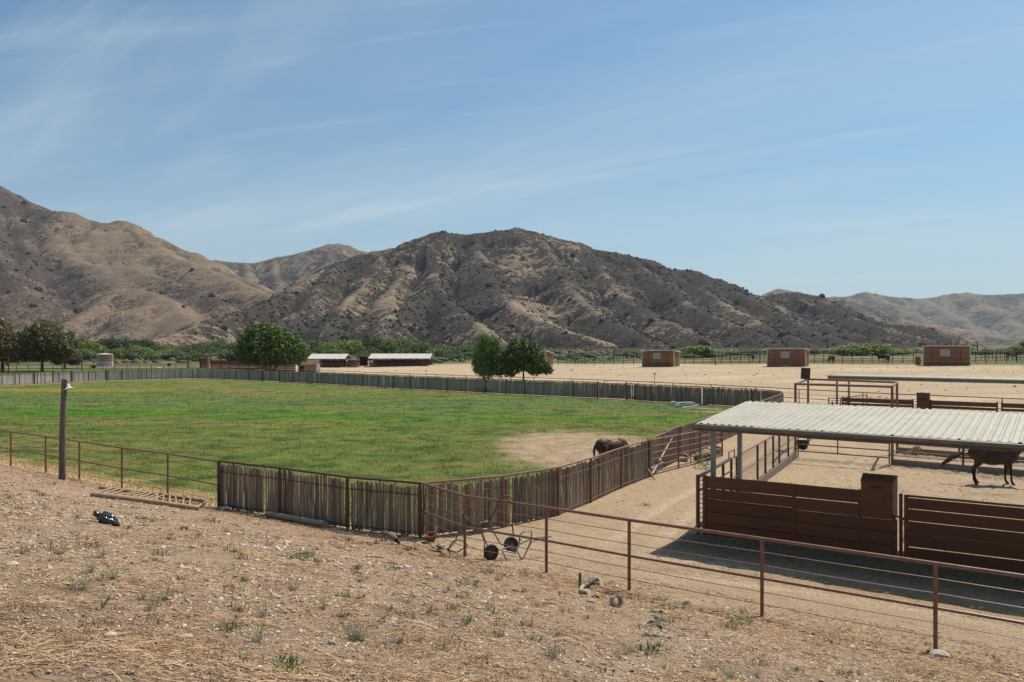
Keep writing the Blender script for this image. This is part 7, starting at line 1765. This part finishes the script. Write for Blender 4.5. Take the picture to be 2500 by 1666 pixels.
stick("long pale dry stem crossing the lower left slope", [(82, 1586), (120, 1572), (170, 1570)], 0.008)
stick("pale stick lying right of the broad leaved weed", [(1634, 1536), (1640, 1526), (1636, 1516)], 0.010)
stick("pale twig lying below the left rock group", [(560, 1625), (612, 1640)], 0.007)
# scrap of old boards right of the terracotta pot
x, y, z = PG(1063, 1346); t = T("wood_scraps", "small jumble of broken grey boards below the terracotta pot", "wood scraps", (x, y, z)); rr_ = random.Random(2)
for k in range(5):
    b = MB(); b.box((x + rr_.uniform(-0.14, 0.14), y + rr_.uniform(-0.1, 0.1), z + 0.05 + 0.02 * k), (0.34, 0.06, 0.025), rr_.uniform(-1.2, -0.5), 0.2, rr_.uniform(-0.2, 0.2)); b.build("broken_board", mat("weathered_grey_board", (0.26, 0.215, 0.165)), t)
# terracotta pot
x, y, z = PG(1054, 1320); b = MB(); t = T("flower_pot", "low terracotta pot at the fence corner post", "pot", (x, y, z))
ax = (-0.10, -0.22, 0.97); b.lathe((x, y, z - 0.01), [(0.10, 0.0), (0.15, 0.14), (0.165, 0.145), (0.172, 0.20), (0.145, 0.20), (0.13, 0.14), (0.09, 0.10), (0, 0.10)], 24, ax); b.build("bowl", mat("terracotta", (0.24, 0.085, 0.05), (0.17, 0.065, 0.04), 0.8, 6.0), t, True)
# pecking bird
x, y, z = PG(956, 1329); s_ = 0.36
bp = [((0, 0, 0.17), (0.13, 0.075, 0.075), 0.35), ((-0.07, 0, 0.20), 0.05, (-0.15, 0, 0.24), 0.02), ((0.09, 0, 0.13), 0.045, (0.17, 0, 0.05), 0.026), ((0.17, 0, 0.05), 0.026, (0.20, 0, 0.035), 0.024)]
t = T("pecking_bird", "speckled brown bird with a dark neck pecking the ground by the stake fence", "bird", (x, y, z), None, R(-25)); t.scale = (1.25,) * 3
link("body", remeshed("body", bp, 0.008, 3, mat("speckled_feather", (0.30, 0.235, 0.17), (0.10, 0.075, 0.055), 0.85, 26.0, lo=0.42, hi=0.58)), None, t)
b = MB(); b.tube([(0.11, 0, 0.115), (0.17, 0, 0.055), (0.205, 0, 0.036)], [0.046, 0.03, 0.026], 10); link("neck", b.mesh("neck", True), mat("dark_red_green_feather", (0.03, 0.012, 0.012), (0.01, 0.02, 0.014)), t)
b = MB(); b.tube([(0.215, 0, 0.035), (0.245, 0, 0.015)], [0.010, 0.003], 6); link("beak", b.mesh("beak"), mat("pale_beak", (0.5, 0.45, 0.35)), t)
b = MB(); b.box((-0.20, 0, 0.245), (0.13, 0.07, 0.015), 0, 0, -0.3); link("tail", b.mesh("tail"), MATS["speckled_feather"], t)
for s in (-1, 1):
    b = MB(); b.tube([(0.0, 0.03 * s, 0.12), (0.015, 0.03 * s, 0.05), (0.0, 0.03 * s, 0.0)], 0.008, 6); b.tube([(-0.02, 0.03 * s, 0.004), (0.045, 0.035 * s, 0.004)], 0.006, 5); link("leg", b.mesh("leg"), MATS["pale_beak"], t)
    b = MB(); b.box((0.0, 0.068 * s, 0.18), (0.17, 0.012, 0.08), 0, 0, 0.4); link("wing", b.mesh("wing"), MATS["speckled_feather"], t)

# wheelbarrow frame without its tray, two wheels, lying behind the near fence
def W3(px, py, d): return Vector(PD(px, py, d))
sc_ = lambda a, b_: (1080 + a * 300 / 2352.0, 1200 + b_ * 300 / 2352.0)
DW = 19.6
def Q(a, b_, dd=0.0): px, py = sc_(a, b_); return W3(px, py, DW + dd)
g0 = Q(900, 1290); zoff = gzs(g0.x, g0.y) - g0.z
def Qg(a, b_, dd=0.0): v = Q(a, b_, dd); return Vector((v.x, v.y, v.z + zoff))
t = T("barrow_frame", "bare steel two wheeled barrow frame without its tray, behind the near pipe fence", "barrow frame", tuple(Qg(900, 1290)))
ftr = [[(800, 940, 0.0), (700, 620, 0.0), (740, 585, 0.05), (860, 565, 0.12), (910, 600, 0.2), (1000, 800, 0.3), (1110, 990, 0.3), (1150, 1010, 0.3), (1330, 1050, 0.25)],
       [(740, 740, 0.0), (850, 1000, 0.0), (900, 1110, 0.0)], [(1080, 1105, 0.0), (1260, 1060, 0.15), (1420, 1085, 0.3)], [(1080, 1105, 0.0), (1340, 1160, 0.1), (1410, 1130, 0.3), (1430, 1090, 0.35)],
       [(1150, 1140, 0.0), (1250, 1340, -0.1)], [(1300, 1360, -0.1), (1440, 1080, 0.3), (1480, 1000, 0.4), (1660, 915, 0.5), (1780, 880, 0.6), (2085, 850, 0.7)],
       [(1470, 990, 0.3), (1480, 830, 0.3), (1540, 770, 0.35), (1690, 742, 0.45), (1712, 790, 0.5), (1690, 950, 0.5), (1545, 1290, 0.4)], [(1420, 1120, 0.3), (1520, 1290, 0.3)], [(1630, 1100, 0.5), (1700, 960, 0.6), (1760, 930, 0.65), (1980, 880, 0.7)], [(1250, 1340, -0.1), (1300, 1360, -0.1)], [(860, 1110, -0.02), (1430, 1080, 0.45)]]
for seg in ftr:
    b = MB(); pts = [Qg(*p) for p in seg]
    # round the bends a little
    fine = [pts[0]]
    for i in range(1, len(pts) - 1): fine += [pts[i].lerp(pts[i - 1], 0.22), pts[i], pts[i].lerp(pts[i + 1], 0.22)]
    fine.append(pts[-1]); b.tube(fine, 0.017, 8); b.build("frame_tube", GREYSTEEL, t, True)
for (a, b_, dd, axd) in ((935, 1150, -0.02, (0.50, -0.85, 0.08)), (1320, 1010, 0.35, (0.42, -0.82, 0.38))):
    c = Qg(a, b_, dd); 
    if dd < 0: c.z = gzs(c.x, c.y) + 0.175
    b = MB(); ring = [(0.115, -0.03), (0.15, -0.045), (0.185, -0.04), (0.20, -0.015), (0.20, 0.015), (0.185, 0.04), (0.15, 0.045), (0.115, 0.03), (0.115, -0.03)]
    b.lathe(c, ring, 28, axd); wh = b.build("wheel", BLACK, t, True)
    b = MB(); b.lathe(c, [(0.03, -0.05), (0.03, 0.05)], 10, axd); b.lathe(c, [(0.02, -0.018), (0.12, -0.012), (0.12, 0.012), (0.02, 0.018)], 18, axd); b.build("rim", mat("rusty_wheel_disc", (0.07, 0.045, 0.035), (0.12, 0.07, 0.045), 0.6, 14.0), wh, True, root=t)
# upright stake beside it
x, y = Qg(798, 1280).x, Qg(798, 1280).y
b = MB(); b.tube([(x, y, gzs(x, y) - 0.1), (x + 0.01, y, gzs(x, y) + 0.42)], 0.016, 6); tag(b.build("steel_stake", RUST, None, True), "short rust red steel stake beside the barrow frame's left wheel", "stake")
# hose draped over the fence
HOSE = mat("brown_rubber_hose", (0.15, 0.075, 0.05), (0.10, 0.055, 0.04), 0.55, 10.0)
def fence_d(px):
    """distance of the near fence along that sight line"""
    for (a, b_) in zip(NEAR_RUN[:-1], NEAR_RUN[1:]):
        u = (px - CXP) / FPX; ex, ey = b_[0] - a[0], b_[1] - a[1]; t_ = (u * a[1] - a[0]) / (ex - u * ey)
        if -0.01 <= t_ <= 1.01: return a[1] + ey * t_
    return 19.0
def smooth_path(P_, n=6):
    out = []; k = len(P_)
    for i in range(k - 1):
        p0_, p1_, p2_, p3_ = P_[max(i - 1, 0)], P_[i], P_[i + 1], P_[min(i + 2, k - 1)]
        for j in range(n):
            s = j / n; out.append(0.5 * ((2 * p1_) + (p2_ - p0_) * s + (2 * p0_ - 5 * p1_ + 4 * p2_ - p3_) * s * s + (3 * p1_ - p0_ - 3 * p2_ + p3_) * s ** 3))
    return out + [P_[-1]]
hp1 = [(375, 400, -0.05), (430, 480, -0.06), (540, 590, -0.06), (680, 650, -0.06), (800, 640, -0.06), (880, 590, -0.05), (980, 430, -0.05), (1040, 290, -0.05), (1110, 150, -0.06), (1180, 95, -0.03), (1270, 95, 0.05), (1340, 140, 0.06), (1365, 260, 0.05), (1340, 480, 0.04), (1340, 640, 0.04), (1365, 860, 0.06)]
pts = []
for a, b_, dd in hp1:
    px, py = sc_(a, b_); pts.append(Vector(PD(px, py, fence_d(px) + dd)))
b = MB(); b.tube(smooth_path(pts), 0.019, 8); tag(b.build("garden_hose", HOSE, None, True), "brown hose looped over the top rail of the near pipe fence", "hose")
hp2 = [(400, 420, -0.06), (385, 600, -0.05), (390, 800, 0.05), (300, 830, 0.1), (240, 960, 0.1), (160, 1060, 0.05), (110, 1110, 0.0), (120, 1170, 0.0), (180, 1190, 0.0), (280, 1160, 0.0), (400, 1090, 0.05), (480, 1030, 0.1), (400, 960, 0.15), (280, 930, 0.15), (170, 990, 0.1), (130, 1080, 0.0), (60, 1290, -0.1)]
pts = []
for a, b_, dd in hp2:
    px, py = sc_(a, b_); v = Vector(PD(px, py, fence_d(px) + dd)); v.z = max(v.z, gzs(v.x, v.y) + 0.015); pts.append(v)
b = MB(); b.tube(smooth_path(pts), 0.015, 7); tag(b.build("garden_hose", HOSE, None, True), "dark hose hanging by the second fence post and coiled on the ground left of it", "hose")

# irrigation valve, stake, white ring
PVC = mat("weathered_pvc", (0.40, 0.33, 0.25), (0.27, 0.215, 0.16), 0.7, 9.0)
PVD = mat("dirty_green_coupling", (0.085, 0.095, 0.075), (0.14, 0.14, 0.11), 0.7, 12.0)
v_ = lambda a, b_: (1380 + a * 160 / 2281.0, 1390 + b_ * 160 / 2281.0)
def PV(a, b_, up=0.0): q = Vector(PG(*v_(a, b_))); return q + Vector((0, 0, up))
t = T("irrigation_valve", "pale pipe elbows and dark couplings sticking out of the ground by the near fence", "irrigation pipes", tuple(PV(700, 850)))
e0, e1 = PV(560, 800, 0.10), PV(1010, 480, 0.09)
b = MB(); b.tube([e0, e1], 0.038, 12); b.build("pipe", PVC, t, True)
for k, f in enumerate((0.16, 0.36, 0.52, 0.72, 0.92)):
    b = MB(); b.tube([e0.lerp(e1, f), e0.lerp(e1, f + 0.09)], 0.054 if k % 2 else 0.048, 12); b.build("coupling", PVD, t, True)
b = MB(); q0 = PV(580, 830, 0.06); q1_ = PV(800, 960, 0.02); b.tube(smooth_path([e0 + Vector((0.01, 0, 0)), q0 + Vector((-0.02, -0.02, -0.01)), PV(640, 880, 0.05), PV(760, 880, 0.07), PV(815, 940, 0.04), q1_ + Vector((0.0, -0.01, -0.06))]), 0.045, 12); b.build("elbow", PVC, t, True)
b = MB(); q2 = e1; b.tube(smooth_path([e1, PV(1110, 480, 0.10), PV(1210, 520, 0.07), PV(1260, 620, -0.03)]), 0.05, 12); b.build("elbow", PVC, t, True)
b = MB(); c = PV(960, 985, 0.004); b.lathe(c, [(0.0, 0.002), (0.13, 0.002)], 18); tag(b.build("hole", mat("dark_hole", (0.015, 0.012, 0.01)), t), None)
x, y, z = PV(510, 640); b = MB(); b.box((x, y, z + 0.14), (0.05, 0.035, 0.34), 0.5); tag(b.build("wooden_stake", mat("green_brown_stake", (0.20, 0.16, 0.09), (0.12, 0.10, 0.06))), "short squared wooden stake beside the irrigation pipes", "stake")
x, y, z = PV(1770, 1290); b = MB(); axr = Vector((0.35, -0.80, 0.30)).normalized()
b.lathe(Vector((x, y, z + 0.09)) - axr * 0.06, [(0.105, 0), (0.105, 0.13), (0.078, 0.13), (0.078, 0.0), (0.105, 0)], 26, axr); o = b.build("pipe_ring", PVC, None, True); tag(o, "short white pipe ring lying on the slope right of the irrigation pipes", "pipe ring")

# debris behind the pipe barrier, bucket, rope of grey steel, tub
sc2 = lambda a, b_: (1560 + a / 9.8, 1020 + b_ / 9.8)
x, y = P(*sc2(1180, 1000))[:2]; t = T("rubble_pile", "pile of dark rubble and cut stones behind the bent pipe barrier", "rubble", (x, y, 0)); rr_ = random.Random(6)
for k in range(9):
    b = MB(); b.blob((x + rr_.uniform(-0.9, 1.0), y + rr_.uniform(-0.4, 0.6), rr_.uniform(0.06, 0.22)), rr_.uniform(0.16, 0.34), k, 0.3, 1, 0.7); b.build("stone", MATS["pale_rock_grey"] if k % 2 else MATS["pale_rock_dark"], t)
b = MB(); b.box((x - 0.5, y - 0.5, 0.10), (0.75, 0.25, 0.16), -0.4); b.build("stone", MATS["pale_rock_tan"], t)
x, y = P(1750, 1110)[:2]; b = MB(); b.lathe((x, y, 0.0), [(0.17, 0), (0.22, 0.36), (0.205, 0.36), (0.16, 0.02), (0, 0.02)], 18, (0.25, -0.3, 0.9)); tag(b.build("bucket", mat("grey_white_bucket", (0.42, 0.40, 0.37)), None, True), "tipped grey bucket on the lane behind the front shelter post", "bucket")
x, y = P(1959, 1094)[:2]; b = MB(); b.lathe((x, y, 0.0), [(0.24, 0), (0.30, 0.36), (0.32, 0.39), (0.28, 0.37), (0.22, 0.05), (0, 0.05)], 20); tag(b.build("water_tub", BLACK, None, True), "dark water tub behind the pipe gate at the back of the pen", "tub")
x, y = P(2240, 1110)[:2]; t = T("branch_pile", "small heap of dry pale branches on the lane behind the mesh fence", "branches", (x, y, 0)); rr_ = random.Random(9)
for k in range(22):
    a = rr_.uniform(0, 6.28); b = MB(); L = rr_.uniform(0.5, 1.0); b.tube([(x - math.cos(a) * L, y - math.sin(a) * L * 0.6, 0.03), (x + rr_.uniform(-0.2, 0.2), y, rr_.uniform(0.15, 0.42)), (x + math.cos(a) * L, y + math.sin(a) * L * 0.6, 0.05)], 0.014, 5); b.build("branch", WOODP, t, True)
pa, pb = Vector(P(1588, 1140)), Vector(P(1592, 1172)); b = MB(); b.tube([Vector(SIDE_RUN[-1] + (0,)) + Vector((-0.1, -0.1, 0.42)), pb + Vector((0.1, 0, 0.02))], 0.03, 6); tag(b.build("leaning_board", WOODP, None, True), "pale stick leaning against the post at the end of the stake fence", "stick")

# white jump poles and blocks by the far corner
def jp(label, a, c, r, m, za=0.08, zc=0.08, nm="jump_pole"):
    A_, C__ = P(*a), P(*c); b = MB(); b.tube([(A_[0], A_[1], za), (C__[0], C__[1], zc)], r, 10); tag(b.build(nm, m, None, True), label, "jump pole", "jump poles by the far corner")
jp("long white jump pole lying farthest right on the bare ground", (1684, 1000), (1752, 1004), 0.06, WHITE)
jp("grey painted jump pole with white bands lying across the white blocks", (1662, 995), (1734, 989), 0.06, mat("grey_green_paint", (0.12, 0.15, 0.14)), 0.12, 0.1)
jp("thin white jump pole lying in front of the white blocks", (1665, 998), (1704, 993), 0.04, WHITE)
jp("white jump pole lying behind the white blocks", (1650, 990), (1698, 988), 0.06, WHITE, 0.2, 0.2)
for lab, (px, py), sz in (("left white block under the jump poles", (1644, 990), (0.4, 0.3, 0.34)), ("front white block under the jump poles", (1655, 995), (0.36, 0.28, 0.28)), ("right white block under the jump poles", (1690, 989), (0.32, 0.24, 0.22))):
    x, y, _ = P(px, py); t = T("jump_block", lab, "jump block", (x, y, 0), "white jump blocks"); b = MB(); b.box((x, y, sz[2] / 2), sz, 0.3); b.build("block", WHITE, t)
    b = MB(); b.lathe((x - sz[0] * 0.36, y - sz[1] * 0.53, sz[2] * 0.5), [(sz[2] * 0.5, 0), (sz[2] * 0.5, 0.08), (sz[2] * 0.3, 0.09)], 14, (0.3, -0.95, 0)); b.build("pole_cup", WHITE, t, True)

# sprinkler posts and taps in the field, hydrant
for lab, px, py, h in (("thin dark sprinkler standpipe on the field left of the far shelter", 1598, 946, 1.35), ("thin sprinkler standpipe on the field below the long stable barn", 1040, 930, 1.35), ("thin standpipe stub far out on the field", 1413, 903, 1.0)):
    x, y, _ = P(px, py); z = z_at((x, y)); t = T("standpipe", lab, "sprinkler", (x, y, z)); b = MB(); b.tube([(x, y, z - 0.1), (x, y, z + h)], 0.035, 6); b.build("pipe", GALV, t, True)
    b = MB(); b.box((x, y, z + h + 0.05), (0.24, 0.09, 0.11)); b.build("head", BLACK, t)
x, y = at_d(1746, 150); z = z_at((x, y)); t = T("red_hydrant", "slim bright red standpipe on the riding field, left of the third shed", "hydrant", (x, y, z))
HR = mat("bright_red_paint", (0.42, 0.03, 0.02), (0.30, 0.03, 0.02), 0.5, 3.0)
b = MB(); b.tube([(x + 0.12, y, z - 0.1), (x, y, z + 0.6), (x - 0.10, y, z + 1.15)], [0.17, 0.15, 0.13], 10); b.build("barrel", HR, t, True)
b = MB(); b.tube([(x - 0.10, y, z + 1.12), (x - 0.14, y, z + 1.38)], [0.08, 0.05], 8); b.tube([(x - 0.3, y, z + 1.0), (x + 0.1, y, z + 1.05)], 0.06, 8); b.build("cap", HR, t, True)
# grill and bins on the lawn
x, y = at_d(229, 146); z = z_at((x, y)); t = T("park_grill", "dark box grill on a post on the lawn, left of the water tank", "grill", (x, y, z)); b = MB(); b.tube([(x, y, z), (x, y, z + 0.75)], 0.05, 6); b.build("post", BLACK, t); b = MB(); b.box((x, y, z + 1.0), (0.6, 0.5, 0.5)); b.build("fire_box", BLACK, t)
x, y = at_d(413, 160); z = z_at((x, y)); t = T("park_grill", "dark box grill on a post on the lawn, right of the pale round bin", "grill", (x, y, z)); b = MB(); b.tube([(x, y, z), (x, y, z + 0.75)], 0.05, 6); b.build("post", BLACK, t); b = MB(); b.box((x, y, z + 1.0), (0.55, 0.5, 0.5)); b.build("fire_box", BLACK, t)
x, y = at_d(388, 137); z = z_at((x, y)); t = T("round_bin", "pale round bin on the lawn behind the white stake fence", "bin", (x, y, z)); b = MB(); b.lathe((x, y, z), [(0.36, 0), (0.40, 1.0), (0.42, 1.02)], 16); b.build("drum", mat("pale_green_drum", (0.38, 0.42, 0.40)), t, True); b = MB(); b.lathe((x, y, z + 1.02), [(0.43, 0), (0.43, 0.06), (0, 0.14)], 16); b.build("lid", WHITE, t, True)

# ================================================================== AIR
hz = MB(); hz.box((600, 3800, 240), (9400, 9900, 500))
HZ = bpy.data.materials.new("thin_haze"); HZ.use_nodes = True; n_, l_ = HZ.node_tree.nodes, HZ.node_tree.links; n_.clear()
ho = n_.new("ShaderNodeOutputMaterial"); pv = n_.new("ShaderNodeVolumePrincipled"); pv.inputs["Color"].default_value = (0.80, 0.88, 1.0, 1); pv.inputs["Density"].default_value = HAZE_D if 'HAZE_D' in globals() else 0.00006; pv.inputs["Anisotropy"].default_value = 0.2
l_.new(pv.outputs[0], ho.inputs["Volume"])
o = hz.build("haze", HZ, kind="stuff")
